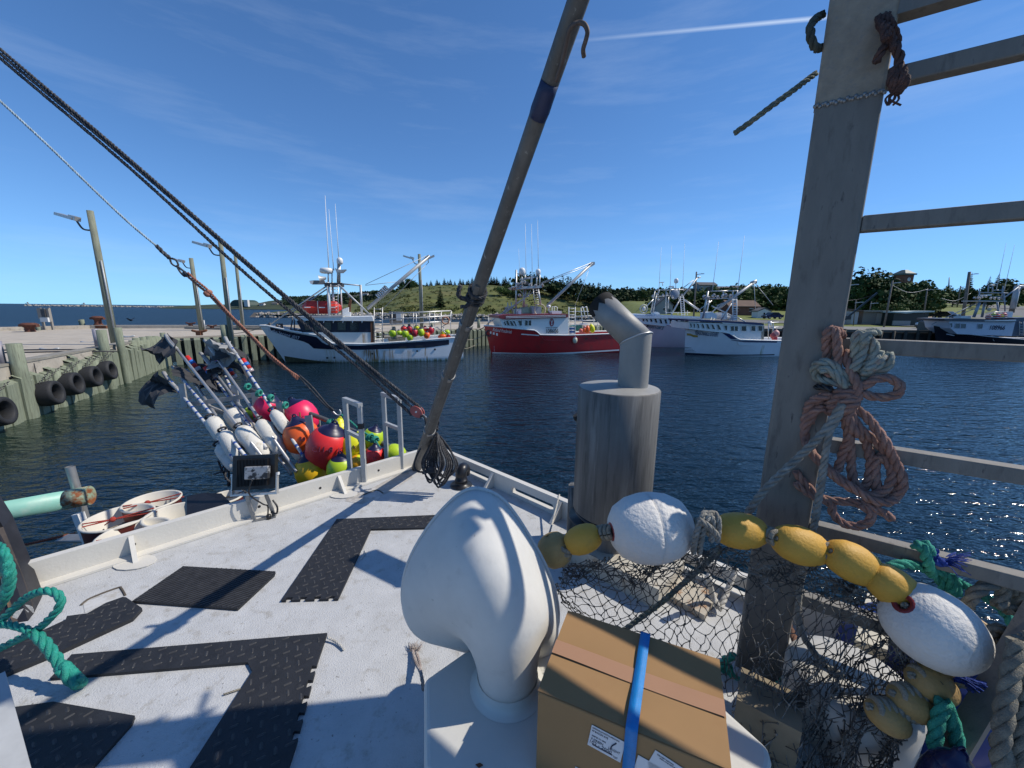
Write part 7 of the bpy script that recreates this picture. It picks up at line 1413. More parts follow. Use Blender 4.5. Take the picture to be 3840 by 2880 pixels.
ropeobj('rope_hank', ropem('dull_pink_rope', (.30, .165, .13), (.37, .24, .19)), [
    [(735, 470, -.03), (735, 330, -.01), (745, 270, .01), (775, 240, 0), (800, 270, .01), (812, 370, .015), (812, 480, .01), (785, 560, .02), (745, 545, .01)],
    [(800, 250, -.03), (830, 265, -.02), (840, 300, -.04)],
    [(860, 400, -.02), (885, 470, 0), (915, 560, .02), (945, 620, .03), (955, 700, .03), (915, 780, .03), (870, 850, .02), (800, 850, 0), (740, 800, 0)],
    [(985, 650, .02), (1060, 600, .02), (1160, 585, .01), (1235, 625, .01), (1235, 685, .01), (1170, 715, .01), (1060, 715, .01), (980, 690, .02)],
    [(735, 770, .0), (780, 700, .02), (860, 665, .03), (950, 650, .02)], [(745, 790, .0), (800, 730, .03), (880, 690, .04), (965, 680, .02)], [(760, 820, .0), (830, 765, .03), (905, 730, .04), (960, 720, .02)], [(790, 850, 0), (870, 800, .03), (940, 760, .03)],
    [(930, 790, .01), (1010, 850, .01), (1090, 950, .01), (1145, 1030, .02), (1215, 1170, -.0), (1262, 1290, 0), (1240, 1380, 0), (1160, 1420, 0), (1050, 1405, .01), (900, 1330, .02), (760, 1220, .02), (650, 1120, .01), (590, 1000, -.02), (610, 870, -.01), (700, 770, 0)],
    [(900, 820, .02), (960, 930, .01), (1080, 1030, -.02), (1170, 1140, -.02), (1190, 1260, -.01), (1130, 1370, .0), (1000, 1390, .02), (850, 1310, .03), (700, 1180, .03), (620, 1080, .01), (580, 980, -.03), (600, 830, -.02), (700, 740, 0)],
    [(880, 830, .02), (925, 950, .02), (1000, 1010, -.03), (1035, 1120, -.03), (1040, 1230, -.03), (1010, 1330, -.02), (960, 1340, -.01), (920, 1290, -.02), (905, 1180, -.03), (900, 1050, -.02), (870, 900, .0)],
    [(860, 840, .01), (890, 980, 0), (850, 1100, -.03), (820, 1200, -.03), (790, 1265, -.01), (900, 1330, .03), (1050, 1430, .02), (1180, 1440, .0), (1210, 1380, -.03), (1200, 1240, -.03), (1100, 1120, -.03), (1070, 1220, -.03), (1090, 1380, -.02)],
    [(520, 1230, .0), (600, 1330, .0), (720, 1420, .01), (850, 1440, .01), (960, 1450, .02), (1080, 1490, .02), (1190, 1560, .02)],
    [(520, 1310, 0), (640, 1400, .0), (760, 1450, .01), (780, 1520, .01), (850, 1590, .01), (960, 1610, .01), (1045, 1560, .02), (1030, 1500, .02), (960, 1460, .02)],
    [(600, 800, -.02), (640, 740, 0), (700, 720, .01), (770, 700, .01)], [(620, 900, -.03), (650, 820, -.01), (720, 790, .0)]],
    .0155, 'big faded pink rope hank hanging from the gantry rails')
ropeobj('rope_hank', mat('grey_green_laid_rope', (.30, .32, .27), .9, var=.3, scale=18, col2=(.36, .25, .20), thr=(.52, .7), bump=.7, bscale=260), [
    [(890, 640, .02), (820, 620, .02), (720, 600, .0), (660, 570, -.01), (655, 510, 0), (700, 475, .02), (770, 485, .02), (830, 540, .02), (890, 600, .02)], [(690, 540, .02), (740, 520, .02), (800, 560, .02), (880, 650, .03)],
    [(925, 530, .0), (935, 440, .0), (935, 330, .02), (955, 270, .02), (990, 290, .02), (985, 400, .01), (950, 480, .02), (920, 530, .02)], [(990, 350, .02), (1010, 290, .02), (1050, 265, 0), (1085, 270, -.03)], [(1000, 300, .02), (1050, 330, .02), (1070, 400, .02), (1050, 450, .02), (1000, 500, .02), (960, 540, .02)],
    [(960, 580, .01), (1060, 560, .01), (1140, 520, .01), (1175, 460, .01), (1160, 420, 0)], [(970, 550, .02), (1060, 520, .02), (1110, 470, .02), (1115, 420, .0), (1080, 420, .01), (1070, 470, .02), (1020, 530, .03)]],
    .0155, 'grey green rope loops knotted above the pink hank on the rail')
ropeobj('grey_line', R_GREY, [[(850, 760, .05), (770, 890, .05), (690, 990, .06), (560, 1120, .06), (430, 1240, .08), (300, 1370, .10), (190, 1520, .10)]], .015, 'grey rope running down left from the hank across the post')
ropeobj('grey_line', R_GREY, [[(860, 770, .05), (800, 880, .05), (755, 960, .06), (730, 1100, .06), (705, 1280, .06), (675, 1460, .06), (650, 1600, .05), (610, 1800, .02), (560, 1980, .0), (540, 2160, .0), (555, 2320, .02), (640, 2470, .05), (740, 2570, .08), (850, 2650, .1)]], .0125, 'grey rope hanging straight down from the hank behind the net')
mb = MB(); mb.rope(spline([TG(3060, 1450), TG(3090, 1452, .03), TG(3120, 1462, .04)], 5), .012, n=4); tag(mb.build('black_tape_wrap', BLACKP), 'shiny black tape wrapped on the pink rope by the post', 'tape')
# rope remains at the gantry top
mb = MB(); mb.rope(spline([TG(3060, 275, -.1), TG(2980, 335, -.03), TG(2880, 408, .0), TG(2800, 468, .0), TG(2754, 500, .0)], 6), .0105, n=5); tag(mb.build('rope_end', R_MOSS), 'mossy rope end sticking out left of the post top', 'rope')
mb = MB(); mb.rope(spline([TG(3085, 55, -.08), TG(3060, 70, -.04), TG(3040, 100, 0), TG(3042, 145, 0), TG(3060, 180, -.02), TG(3085, 178, -.08)], 6), .0135, n=5); tag(mb.build('rope_loop', mat('dark_mossy_rope', (.055, .065, .055), .95, var=.4, scale=20)), 'dark mossy rope loop at the upper left edge of the post', 'rope')
BRN = ropem('dark_brown_rope', (.085, .045, .038), (.16, .08, .06)); mb = MB(); q = random.Random(14)
for k in range(12): a = TG(3300 + q.uniform(-14, 40), 70 + q.uniform(-20, 40), -.02); b_ = TG(3345 + q.uniform(-30, 30), 170 + q.uniform(-30, 20), q.uniform(-.03, .05)); mb.rope(spline([a, a.lerp(b_, .5) + GN * q.uniform(.0, .05), b_], 5), .010, n=4)
mb.rope(spline([TG(3325, 170), TG(3300, 200, .02), TG(3285, 235, .01)], 5), .013, n=4); mb.rope(spline([TG(3352, 165, .02), TG(3368, 200, .02), TG(3372, 240, .02), TG(3362, 262, .03)], 5), .014, n=4)
for k in range(9): mb.rope(spline([TG(3340 + q.uniform(0, 55), 255 + q.uniform(-8, 8), .03), TG(3335 + q.uniform(0, 70), 300, .04), TG(3345 + q.uniform(0, 40), 345 + q.uniform(-10, 10), .03)], 5), .010, n=4)
for k in range(6): mb.tube(spline([TG(3358, 340, .03), TG(3355 + q.uniform(-40, 20), 370, .03), TG(3345 + q.uniform(-30, 40), 395, .03)], 4), .003, 4)
tag(mb.build('rope_lashing', BRN), 'dark brown rope lashing tied at the top of the gantry brace', 'rope')
# ------------------------------------------------------------------ float string with its net
FLY = mat('yellow_foam_float', (.56, .31, .04), .62, var=.12, scale=6, bump=.25, bscale=120, col2=(.40, .25, .06), thr=(.55, .8), col3=(.12, .09, .05), scale3=16, thr3=(.68, .78)); FLW = mat('white_foam_float', (.64, .62, .58), .75, var=.05, scale=5, bump=.55, bscale=75, col2=(.46, .44, .41), thr=(.6, .8)); FLT = mat('tan_foam_float', (.36, .235, .085), .65, var=.2, scale=8, bump=.3, bscale=110, col2=(.22, .14, .06), thr=(.52, .75)); REDL = mat('red_float_sleeve', (.22, .02, .025), .5)
FS_ = [(2080, 2062, 118, 128, 62, 1.56, FLT, 'tan float at the left end of the string against the cowl'), (2186, 2022, 140, 106, -18, 1.52, FLY, 'yellow float between the cowl side float and the big white one'), (2437, 1978, 300, 258, -4, 1.47, FLW, 'big white float with moulded seam in front of the exhaust stack'), (2775, 1990, 196, 132, 5, 1.42, FLY, 'yellow float just right of the big white seamed float'),
       (3000, 2045, 204, 140, 18, 1.36, FLY, 'yellow float in front of the lower post'), (3198, 2110, 214, 142, 28, 1.31, FLY, 'third yellow float right of the seamed white one'), (3352, 2205, 222, 142, 36, 1.27, FLY, 'yellow float pressed against the red sleeved white float'), (3496, 2352, 322, 278, 38, 1.22, FLW, 'big white float with red sleeve at the lower right'),
       (3532, 2520, 165, 84, 12, 1.24, FLT, 'tan float just under the right white float'), (3494, 2567, 160, 126, 28, 1.22, FLT, 'round tan float second below the right white float'), (3418, 2637, 160, 112, 32, 1.22, FLT, 'tan float third below the right white float'), (3328, 2690, 150, 108, 35, 1.22, FLT, 'tan float lowest in the net at the right')]
fl_c = []
for px, py, lw, lh, ang, t, m, lb in FS_:
    c = PT(px, py, t); cx = CM.to_3x3(); d = (cx @ V((math.cos(R(ang)), -math.sin(R(ang)), -.10 if m is not FLT else 0))).normalized(); k = t / FPX; L, Rr = lw * k / 2, lh * k / 2; fl_c.append((c, d, L))
    r = thing('net_float', c, lb, 'net float', 'floats strung along the net'); uu, vv = ortho(d); M_ = Matrix((tuple(uu), tuple(vv), tuple(d))).transposed(); mb = MB()
    prof = [(.24, -1), (.46, -.96), (.72, -.80), (.91, -.50), (.99, -.16), (1, 0), (.99, .16), (.91, .50), (.72, .80), (.46, .96), (.24, 1)]
    if m is FLW and ang < 0: prof = prof[:5] + [(1.0, -.06), (.965, -.03), (1.005, .0)] + prof[6:]
    mb.lathe([(a * Rr, b_ * L) for a, b_ in prof], 32, (0, 0, 0), M_); mb.build('body', m, r, local=True)
    mb = MB(); mb.lathe([(.30 * Rr, -L * .955), (.25 * Rr, -L * 1.01), (.15 * Rr, -L * 1.0), (.13 * Rr, -L * .7)], 16, (0, 0, 0), M_); mb.lathe([(.30 * Rr, L * .955), (.25 * Rr, L * 1.01), (.15 * Rr, L * 1.0), (.13 * Rr, L * .7)], 16, (0, 0, 0), M_); mb.build('sleeve', REDL if m is FLW else m, r, local=True)
mb = MB(); hp = []
for c, d, L in fl_c: hp += [c - d * L * .9, c + d * L * .9]
for a, b_ in zip(hp[1::2], hp[2::2]):
    ln = (b_ - a).length
    mb.rope([a - (b_ - a) * .1, a.lerp(b_, .5), b_ + (b_ - a) * .1], .011, n=5)
    for k in range(max(2, int(ln / .019))):
        c = a.lerp(b_, (k + .5) / max(2, int(ln / .019))); ax = (b_ - a).normalized(); uu, vv = ortho((ax + V((.1 * math.sin(k), .1, .1 * math.cos(k)))).normalized()); mb.tube([c + (uu * math.cos(t) + vv * math.sin(t)) * .023 for t in np.linspace(0, 6.283, 14)], .0095, 6, False)
tag(mb.build('head_rope', R_TAN), 'grey head rope wound between the net floats', 'rope')
mb = MB(); k1 = lambda px, py, t=1.37: PT(px, py, t)
for dx in (0, 22): mb.rope(spline([k1(2600 + dx, 2075), k1(2610 + dx, 2010, 1.33), k1(2632 + dx, 1940, 1.32), k1(2650 + dx, 1922, 1.34), k1(2672 + dx, 1950, 1.32), k1(2668 + dx, 2030, 1.34)], 6), .0105, n=5)
mb.rope(spline([k1(2620, 1950, 1.31), k1(2660, 1975, 1.30), k1(2690, 2010, 1.31)], 6), .0105, n=5); tag(mb.build('float_knot', R_GREY), 'grey rope knot between the big white float and the yellow one', 'rope')
# the net: knotted meshes hanging from the head rope
NETM = mat('net_twine', (.06, .057, .052), .9, var=.5, scale=12, col2=(.26, .25, .22), thr=(.46, .66)); mb = MB(); q = random.Random(31)
top = spline([PT(2120, 2120, 1.55), PT(2300, 2090, 1.5), PT(2450, 2095, 1.47), PT(2610, 2060, 1.42), PT(2775, 2050, 1.42), PT(3000, 2110, 1.36), PT(3180, 2180, 1.31), PT(3330, 2275, 1.27), PT(3420, 2460, 1.24), PT(3470, 2600, 1.23)], 10)
mid = spline([PT(2085, 2190, 1.62), PT(2230, 2290, 1.66), PT(2400, 2330, 1.66), PT(2560, 2330, 1.62), PT(2740, 2330, 1.5), PT(2920, 2380, 1.44), PT(3080, 2400, 1.4), PT(3220, 2440, 1.36), PT(3330, 2560, 1.32), PT(3400, 2640, 1.28)], 10)
low = spline([PT(2110, 2230, 1.66), PT(2200, 2350, 1.72), PT(2400, 2440, 1.70), PT(2600, 2530, 1.60), PT(2720, 2600, 1.5), PT(2800, 2720, 1.42), PT(2900, 2800, 1.38), PT(3060, 2860, 1.36), PT(3200, 2840, 1.34), PT(3330, 2740, 1.3)], 10)
def along(P, f): x = f * (len(P) - 1); i = min(int(x), len(P) - 2); return P[i].lerp(P[i + 1], x - i)
def sheet(f, g):
    a, m_, b_ = along(top, f), along(mid, f), along(low, f)
    return a * (1 - g) ** 2 + (m_ * 2 - (a + b_) * .5) * 2 * g * (1 - g) + b_ * g * g
def twine(mb, a, b_, r_=.0017):
    m_ = a.lerp(b_, .5) + V((q.gauss(0, .004), q.gauss(0, .004), q.gauss(-.003, .004))); mb.tube([a, m_, b_], r_, 4, False)
def netsheet(nu, nv, jit, fold, f0=0., f1=1., g0=0., g1=1., off=0., knot=True, r_=.0017):
    P = {}
    for i in range(nu + 1):
        for j in range(nv + 1):
            f = f0 + (f1 - f0) * (i + .5 * (j % 2)) / (nu + .5); f += fold * math.sin(f * 41 + j * .25); g = g0 + (g1 - g0) * (j / nv) ** 1.1
            P[i, j] = sheet(min(1, max(0, f)), g) + V((q.gauss(0, jit), q.gauss(0, jit), q.gauss(0, jit))) + GN * (off + .03 * math.sin(f * 55) * g * fold * 60)
    for i in range(nu + 1):
        for j in range(nv):
            for di in ((0, 1) if j % 2 else (-1, 0)):
                if (i + di, j + 1) in P: twine(mb, P[i, j], P[i + di, j + 1], r_)
            if knot: mb.ell(P[i, j], .0042, 6, 4)
netsheet(37, 17, .005, .006)
netsheet(26, 9, .010, .02, .0, 1, 0, .22, .01, True); netsheet(13, 13, .011, .015, .68, 1., .1, .9, .02); netsheet(15, 12, .012, .02, .5, 1., .6, 1.12, .03); netsheet(12, 10, .014, .03, .6, .97, .7, 1.25, .05); netsheet(16, 12, .013, .03, .55, 1., .55, 1.2, .07); netsheet(30, 4, .012, .02, 0, .7, 0, .12, .02)
for k in range(90):   # loose cut twine ends
    f = q.random(); p_ = sheet(f, q.choice([.08, .15, q.random()])); mb.tube([p_, p_ + V((q.gauss(0, .02), q.gauss(0, .02), q.gauss(0, .015))), p_ + V((q.gauss(0, .035), q.gauss(0, .035), q.gauss(-.01, .025)))], .0012, 3, False)
struct(mb.build('fishing_net', NETM), 'thing'); bpy.data.objects['fishing_net']['label'] = 'dark knotted fishing net hanging from the float string at the right'; bpy.data.objects['fishing_net']['category'] = 'fishing net'
mb = MB(); mb.rope([PT(2290, 2400, 1.75), PT(2480, 2260, 1.72), PT(2640, 2120, 1.66), PT(2700, 2060, 1.6)], .012, n=5); tag(mb.build('grey_line', R_MOSS), 'straight greenish grey rope slanting behind the net above the carton', 'rope')
mb = MB(); mb.rope(spline([PZ(2655, 2160, 3.25), PZ(2668, 2220, 3.1), PZ(2690, 2270, 3.05), PZ(2700, 2280, 3.04), PZ(2730, 2210, 3.1), PZ(2760, 2130, 3.2)], 6), .016, n=5); tag(mb.build('white_line', R_WHT), 'pale rope bight lying behind the net left of the post', 'rope')
mb = MB(); c0 = PZ(2570, 2240, ZR); mb.prism([PZ(a, b_, ZR + .002) for a, b_ in ((2490, 2240), (2570, 2150), (2700, 2230), (2640, 2330))], (0, 0, .035)); tag(mb.build('rusty_pad', mat('rust_stained_pad', (.42, .38, .31), .75, var=.15, scale=7, col2=(.27, .13, .05), thr=(.5, .62))), 'rust stained deck pad behind the net', 'deck pad')
mb = MB(); tp_ = PZ(2098, 1855, ZR + .16); tp0 = PZ(2040, 2075, ZR + .02); mb.rope([tp_, tp_.lerp(tp0, .5) + V((.0, 0, -.01)), tp0], .007, n=4); tag(mb.build('pale_line', R_WHT), 'thin pale rope stretched down beside the cowl to the first float', 'rope')
# teal rope about the post foot, blue frayed ends, buoys lying at the gantry foot, hanging rope hanks at the right edge
ropeobj('teal_rope', R_TEAL, [[(5, 10), (-45, 35), (-62, 75), (-40, 125), (40, 170), (120, 190), (180, 190)], [(-30, 60), (-10, 120), (60, 160), (150, 180), (250, 200)], [(150, 180), (210, 175), (260, 165), (300, 150)], [(200, 195), (250, 160), (290, 120), (330, 90)]], .017, 'weathered teal rope looped round the foot of the gantry post', off=.04, sc=.72, ox=2752, oy=2450)
TR = lambda px, py, t=1.22: PT(px, py, t); ZX = lambda x, y: (2700 + x * .5907, 1900 + y * .5907)
def rz_(name, m, L, r_, lb, t=1.3, n=5, cat='rope'):
    mb = MB()
    for l_ in L: mb.rope(spline([PT(*ZX(p[0], p[1]), t + (p[2] if len(p) > 2 else 0)) for p in l_], 7), r_, n=n)
    return tag(mb.build(name, m), lb, cat)
rz_('teal_rope', R_TEAL, [[(1065, 385), (1150, 365), (1240, 375), (1340, 400), (1440, 430), (1490, 480), (1500, 560)], [(1245, 260, -.03), (1270, 235, -.05), (1300, 280, -.05), (1320, 360, -.04), (1345, 430)], [(1290, 250, -.04), (1320, 240, -.05), (1330, 300, -.05)], [(1350, 380), (1420, 420), (1470, 500), (1460, 560)], [(1440, 440), (1600, 530), (1750, 620), (1840, 720), (1890, 840), (1840, 920), (1740, 930), (1650, 915)], [(1300, 400, .02), (1390, 460, .02), (1420, 520, .02)]], .0165, 'teal rope knotted over the lower rail, trailing toward the right edge', 1.36)
rz_('teal_rope', R_TEAL, [[(1420, 1230), (1390, 1330), (1370, 1430), (1355, 1540)], [(1430, 1240), (1470, 1350), (1500, 1480), (1510, 1600), (1510, 1700)]], .019, 'two teal rope legs hanging below the tan floats at the lower right', 1.16)
q = random.Random(6); mb = MB(); R_BL2 = ropem('bright_blue_rope', (.015, .045, .26), (.03, .08, .36))
for a, b_ in (((1350, 290), (1380, 300)), ((1350, 330), (1420, 360))): mb.rope([PT(*ZX(*a), 1.33), PT(*ZX(*b_), 1.32)], .017, n=5)
for k in range(70): p_ = PT(*ZX(1410 + q.uniform(-10, 20), 360 + q.uniform(-15, 15)), 1.32); e = PT(*ZX(1490 + q.uniform(0, 130), 350 + q.uniform(-60, 90)), 1.32 + q.uniform(-.04, .04)); mb.tube(spline([p_, p_.lerp(e, .5) + V((0, 0, .008)), e], 3), .0016, 3, False)
tag(mb.build('frayed_rope', R_BL2), 'blue rope end frayed like a brush on the lower rail', 'rope')
mb = MB()
for k in range(70): p_ = PT(*ZX(1500 + q.uniform(-20, 20), 1090 + q.uniform(-20, 20)), 1.2); e = PT(*ZX(1610 + q.uniform(-20, 90), 1150 + q.uniform(-40, 40)), 1.2 + q.uniform(-.03, .03)); mb.tube(spline([p_, p_.lerp(e, .5) + V((0, 0, .006)), e], 3), .0018, 3, False)
tag(mb.build('frayed_rope', R_BL2), 'blue frayed rope tail beside the round tan float', 'rope')
HMP = ropem('heavy_tan_rope', (.20, .185, .145), (.30, .28, .22)); 
rz_('rope_hank', HMP, [[(1570 + 0, 640), (1610, 560), (1700, 500), (1790, 490), (1800, 560), (1760, 630)], [(1660, 860), (1700, 800), (1780, 780), (1840, 830), (1800, 900), (1700, 900)], [(1690, 880), (1760, 830), (1830, 870)], [(1850, 500), (1900, 560), (1880, 640), (1820, 660)]], .019, 'knotted heavy tan rope beside the gantry end at the right', 1.28)
mb = MB()
for k in range(7): x = 1800 + k * 38; mb.rope(spline([PT(*ZX(x + 90, 850 - k * 12), 1.06 + .02 * (k % 3)), PT(*ZX(x + 30, 1150), 1.04 + .02 * (k % 3)), PT(*ZX(x - 15, 1450), 1.03 + .02 * (k % 3)), PT(*ZX(x - 20, 1720), 1.03)], 7), .021, n=5)
tag(mb.build('rope_hank', HMP), 'thick tan rope falls hanging at the lower right picture edge', 'rope')
BLU = mat('deep_blue_buoy', (.01, .03, .16), .42, var=.2, scale=5); TANB = mat('tan_painted_float', (.48, .33, .16), .55, var=.15, scale=4, col2=(.55, .25, .1), thr=(.55, .8))
for (px, py, t, rx, rz2, m, ang, lb) in ((3320, 2440, 1.75, .17, .20, BLU, .3, 'deep blue buoy seen through the net by the right white float'), (3590, 2650, 1.42, .16, .22, BLU, .9, 'dark blue buoy behind the round tan floats'), (3545, 2985, 1.12, .07, .14, mat('navy_gloss_buoy', (.008, .012, .06), .25), .05, 'glossy navy buoy top at the bottom right')):
    buoy(m, PT(px, py, t), rx, rz2, lb, 'blue buoys at the gantry foot', tilt=ang, end=m)
mb = MB(); mb.prism([PT(3640, 2300, 1.5), PT(3740, 2370, 1.42), PT(3720, 2520, 1.36), PT(3640, 2560, 1.36), PT(3600, 2420, 1.45)], V((.04, .06, -.02))); tag(mb.build('tan_board', TANB), 'tan painted board edge behind the right white float', 'board')
mb = MB(); mb.prism([PZ(3230, 2330, 3.1), PZ(3330, 2360, 3.1), PZ(3300, 2560, 3.1), PZ(3180, 2520, 3.1)], (0, 0, .16)); tag(mb.build('cream_locker', mat('cream_locker', (.50, .46, .36), .6, var=.1)), 'cream deck locker seen through the net', 'locker')
mb = MB(); mb.lathe([(0, .0), (.16, .0), (.20, .06), (.205, .22), (.19, .25), (.15, .26), (0, .26)], 24, PZ(3150, 2740, ZR)); tag(mb.build('grey_tub', mat('grey_tub', (.40, .39, .36), .6, var=.1)), 'pale grey tub lying under the heaped net', 'tub')
mb = MB(); mb.beam(PZ(2760, 2640, ZR + .12), PZ(2990, 2760, ZR + .12), .16, .20); tag(mb.build('timber_block', mat('old_timber', (.22, .18, .12), .9, var=.3, scale=5)), 'old timber block under the net at the post foot', 'timber')
mb = MB(); mb.rope(spline([PZ(2920, 2260, ZR + .08), PZ(2980, 2400, ZR + .05), PZ(3020, 2560, ZR + .04), PZ(3060, 2640, ZR + .03)], 6), .016, n=5); tag(mb.build('rusty_rope', ropem('rust_brown_rope', (.16, .08, .05))), 'rust brown rope on the deck right of the post foot', 'rope')
mb = MB(); mb.rope(spline([PZ(2900, 2350, ZR + .05), PZ(2960, 2450, ZR + .05), PZ(3010, 2500, ZR + .03)], 6), .02, n=5); tag(mb.build('black_rope', R_BLK), 'thick dark rope on the deck just right of the post', 'rope')
# unseen ropes added farther along the gantry to throw shade on cowl and carton
mb = MB()
for k in range(9):
    a = PF + GE * (1.28 + .045 * k) + V((0, 0, 4.62)); mb.rope(spline([a, a + GN * .04 + GE * (-.05 + .02 * k) - V((0, 0, .35)), a + GE * (.1 - .02 * k) - V((0, 0, .75)), a + GE * .2 - V((0, 0, .3)), a + GE * .12], 6), .021, n=4)
tag(mb.build('rope_hank', HMP), 'unseen bulky tan rope hank added on the outer gantry rail for shade', 'rope')
for s0, z0, h_, lb in ((.62, 4.62, .34, 'small canvas bag hung on the gantry rail'),):
    pass
# ------------------------------------------------------------------ port side: buckets, pipe, rack with buoys and marker poles
tb = PT(440, 1960, 3.35)
SH = 2.28
plat = MB(); plat.prism([PZ(-200, 2120, SH), PZ(300, 2010, SH), PZ(900, 1800, SH), PZ(1400, 1640, SH), PZ(1560, 1700, SH), PZ(1560, 1900, SH), PZ(-200, 2900, SH)], (0, 0, -.06)); 
sd_ = thing('side_deck', PZ(300, 2060, SH), 'black rubber covered side deck along the outside of the roof', 'side deck'); mb = MB()
E1n = E1; o0 = RF(-.15, 0, 0); W2 = 1.05
mb = MB(); mb.prism([V((p.x, p.y, SH - .06)) for p in (RF(-.1, .2), RF(-.85, .2), RF(-.85, 2.3), RF(-.95, 6), RF(-.1, 6))], (0, 0, .06)); mb.build('deck_panel', RUBBER, sd_)
BUCK = mat('maroon_tub_outside', (.115, .025, .022), .5, var=.2, scale=5); BUIN = mat('cream_tub_inside', (.60, .57, .50), .55, var=.08, scale=5, col2=(.42, .40, .34), thr=(.6, .8))
def bucket(px, py, wpx, lb, rope=None, t=None, cut=False):
    c = PZ(px, py, 2.74); t = (c - EYEV).length / rayv(px, py).length; rr_ = wpx * t / FPX / 2; zb_ = SH + .004
    r = thing('bait_tub', (c.x, c.y, zb_), lb, 'tub', 'cream lined maroon tubs beside the roof'); h = c.z - zb_
    mb = MB(); mb.lathe([(0, 0), (rr_ * .86, 0), (rr_, h)], 28); mb.build('outside', BUCK, r, local=True)
    mb = MB(); mb.lathe([(rr_ + .008, h - .012), (rr_ + .010, h), (rr_ - .004, h + .004), (rr_ - .012, h - .004), (rr_ * .82 - .012, .03), (0, .03)], 28); mb.build('lining', BUIN, r, local=True)
    return c, rr_, h, zb_
q = random.Random(17)
for i, (px, py, w_, lb, m, rr0) in enumerate([(570, 1877, 168, 'tub with dark line and red cord, farthest left at the back', R_BLK, R_RED), (444, 1938, 200, 'maroon tub with red cord nearest the teal pipe', R_TAN, R_RED), (502, 1997, 212, 'front maroon tub nearest the camera with red cord', R_TAN, R_RED), (650, 1925, 175, 'tub holding teal line beside the black cover', R_TEAL, R_TEAL), (690, 1975, 130, 'tub rim just showing above the bulwark left of the flood light', R_TAN, R_TAN), (845, 1862, 110, 'shaded tub with dark cord behind the flood light', R_TAN, R_BLK)]):
    c, rr_, h, zb_ = bucket(px, py, w_, lb, t=3.45 + (1960 - py) * .003)
    mb = MB()
    for k in range(16): mb.tube(spline([c + V((q.uniform(-.6, .6) * rr_, q.uniform(-.6, .6) * rr_, -.14 + q.uniform(-.02, .03))) for _ in range(4)], 4), .006, 4)
    tag(mb.build('line_in_tub', m), 'coiled line inside the ' + lb.split(' with ')[0].replace('tub holding teal line', 'teal tub'), 'rope')
    if rr0 is R_RED or rr0 is R_BLK:
        mb = MB(); a, b_ = c + V((-rr_ * .75, -rr_ * .55, .005)), c + V((rr_ * .8, rr_ * .6, .01)); m_ = a.lerp(b_, .4) + V((0, 0, -.02))
        mb.rope([a, m_, b_], .006, n=4); mb.rope([a + V((.03, -.03, -.01)), m_, b_ + V((.05, -.03, -.02))], .006, n=4); mb.ell(m_, .024, 8, 6); mb.tube([m_, m_ + V((-.05, -.03, -.04))], .005, 4); tag(mb.build('tub_cord', rr0), ('red' if rr0 is R_RED else 'dark') + ' knotted cord across the ' + lb.split(' with ')[0], 'cord')
mb = MB(); P = [PT(700, 1862, 3.6), PT(760, 1848, 3.65), PT(830, 1850, 3.62), PT(870, 1890, 3.5), PT(870, 1935, 3.35), PT(700, 1960, 3.3), PT(690, 1900, 3.5)]; mb.prism(P, (0, .1, -.3)); tag(mb.build('black_cover', BLACKP), 'black folded cover between the tubs and the flood light', 'cover')
# mint pipe with rust band, upright pipe, white strut
MINT = mat('mint_green_paint', (.24, .50, .41), .45, var=.08, scale=4, col2=(.40, .55, .47), thr=(.55, .8), bump=.06); RBAND = mat('rust_flaked_mint', (.28, .36, .25), .7, var=.2, scale=9, col2=(.24, .075, .02), thr=(.44, .56), bump=.3)
mp_ = thing('mint_pipe', PT(0, 1930, 3.4), 'mint green horizontal pipe with rusty end band at the left edge', 'pipe'); A, Bq = PT(-260, 1968, 3.25), PT(338, 1857, 3.6); dd = (Bq - A).normalized(); rp_ = .085
mb = MB(); mb.cyl(A - dd * .6, Bq - dd * .16, rp_, n=24); mb.build('pipe', MINT, mp_); mb = MB(); mb.cyl(Bq - dd * .16, Bq, rp_ + .002, n=24); mb.build('rust_band', RBAND, mp_)
up_ = PT(262, 1750, 3.62); mb = MB(); mb.tube([V((up_.x + .02, up_.y + .03, SH)), up_], .034, 16, False); mb.tube([up_ + V((0, 0, -.12)), up_ + V((0, 0, .001))], .028, 16, False); mb.build('upright_pipe', ALU, mp_)
mb = MB(); mb.beam(PT(292, 1925, 3.55), PT(338, 2045, 3.6), .06, .06); mb.build('white_strut', WHITE, mp_); mb = MB(); mb.box(PT(300, 2020, 3.66), (.35, .12, .02)); mb.build('foot_plate', GALV, mp_)
mb = MB(); mb.rope(spline([PT(40, 2055, 3.5), PT(150, 2030, 3.6), PT(280, 2000, 3.75)], 6), .013, n=4); tag(mb.build('red_rope', ropem('brick_red_rope', (.32, .10, .06))), 'brick red rope stretched along the black side deck edge', 'rope')
# post with teal rope at the left picture edge
lp = thing('timber_post', PZ(60, 2560, ZR), 'dark timber faced post at the left picture edge carrying the teal rope', 'post'); t0 = 1.95
DW = mat('dark_worn_wood', (.05, .04, .035), .85, var=.5, scale=8, bump=.5, bscale=30, col2=(.16, .095, .05), thr=(.55, .68)); DS = mat('dark_steel_plate', (.035, .035, .04), .5, .4, var=.4, scale=8)
a0, a1, b0, b1 = PT(-20, 1925, 2.15), PT(118, 2200, 2.08), PT(150, 2620, 1.80), PT(-60, 2700, 1.75)
mb = MB(); mb.prism([PT(-40, 1890, 2.2), PT(12, 1975, 2.17), PT(75, 2130, 2.12), PT(122, 2260, 2.06), PT(152, 2470, 1.92), PT(150, 2570, 1.86), PT(-40, 2660, 1.8), PT(-200, 2500, 1.9)], (-.10, .12, 0)); mb.build('steel_plate', DS, lp)
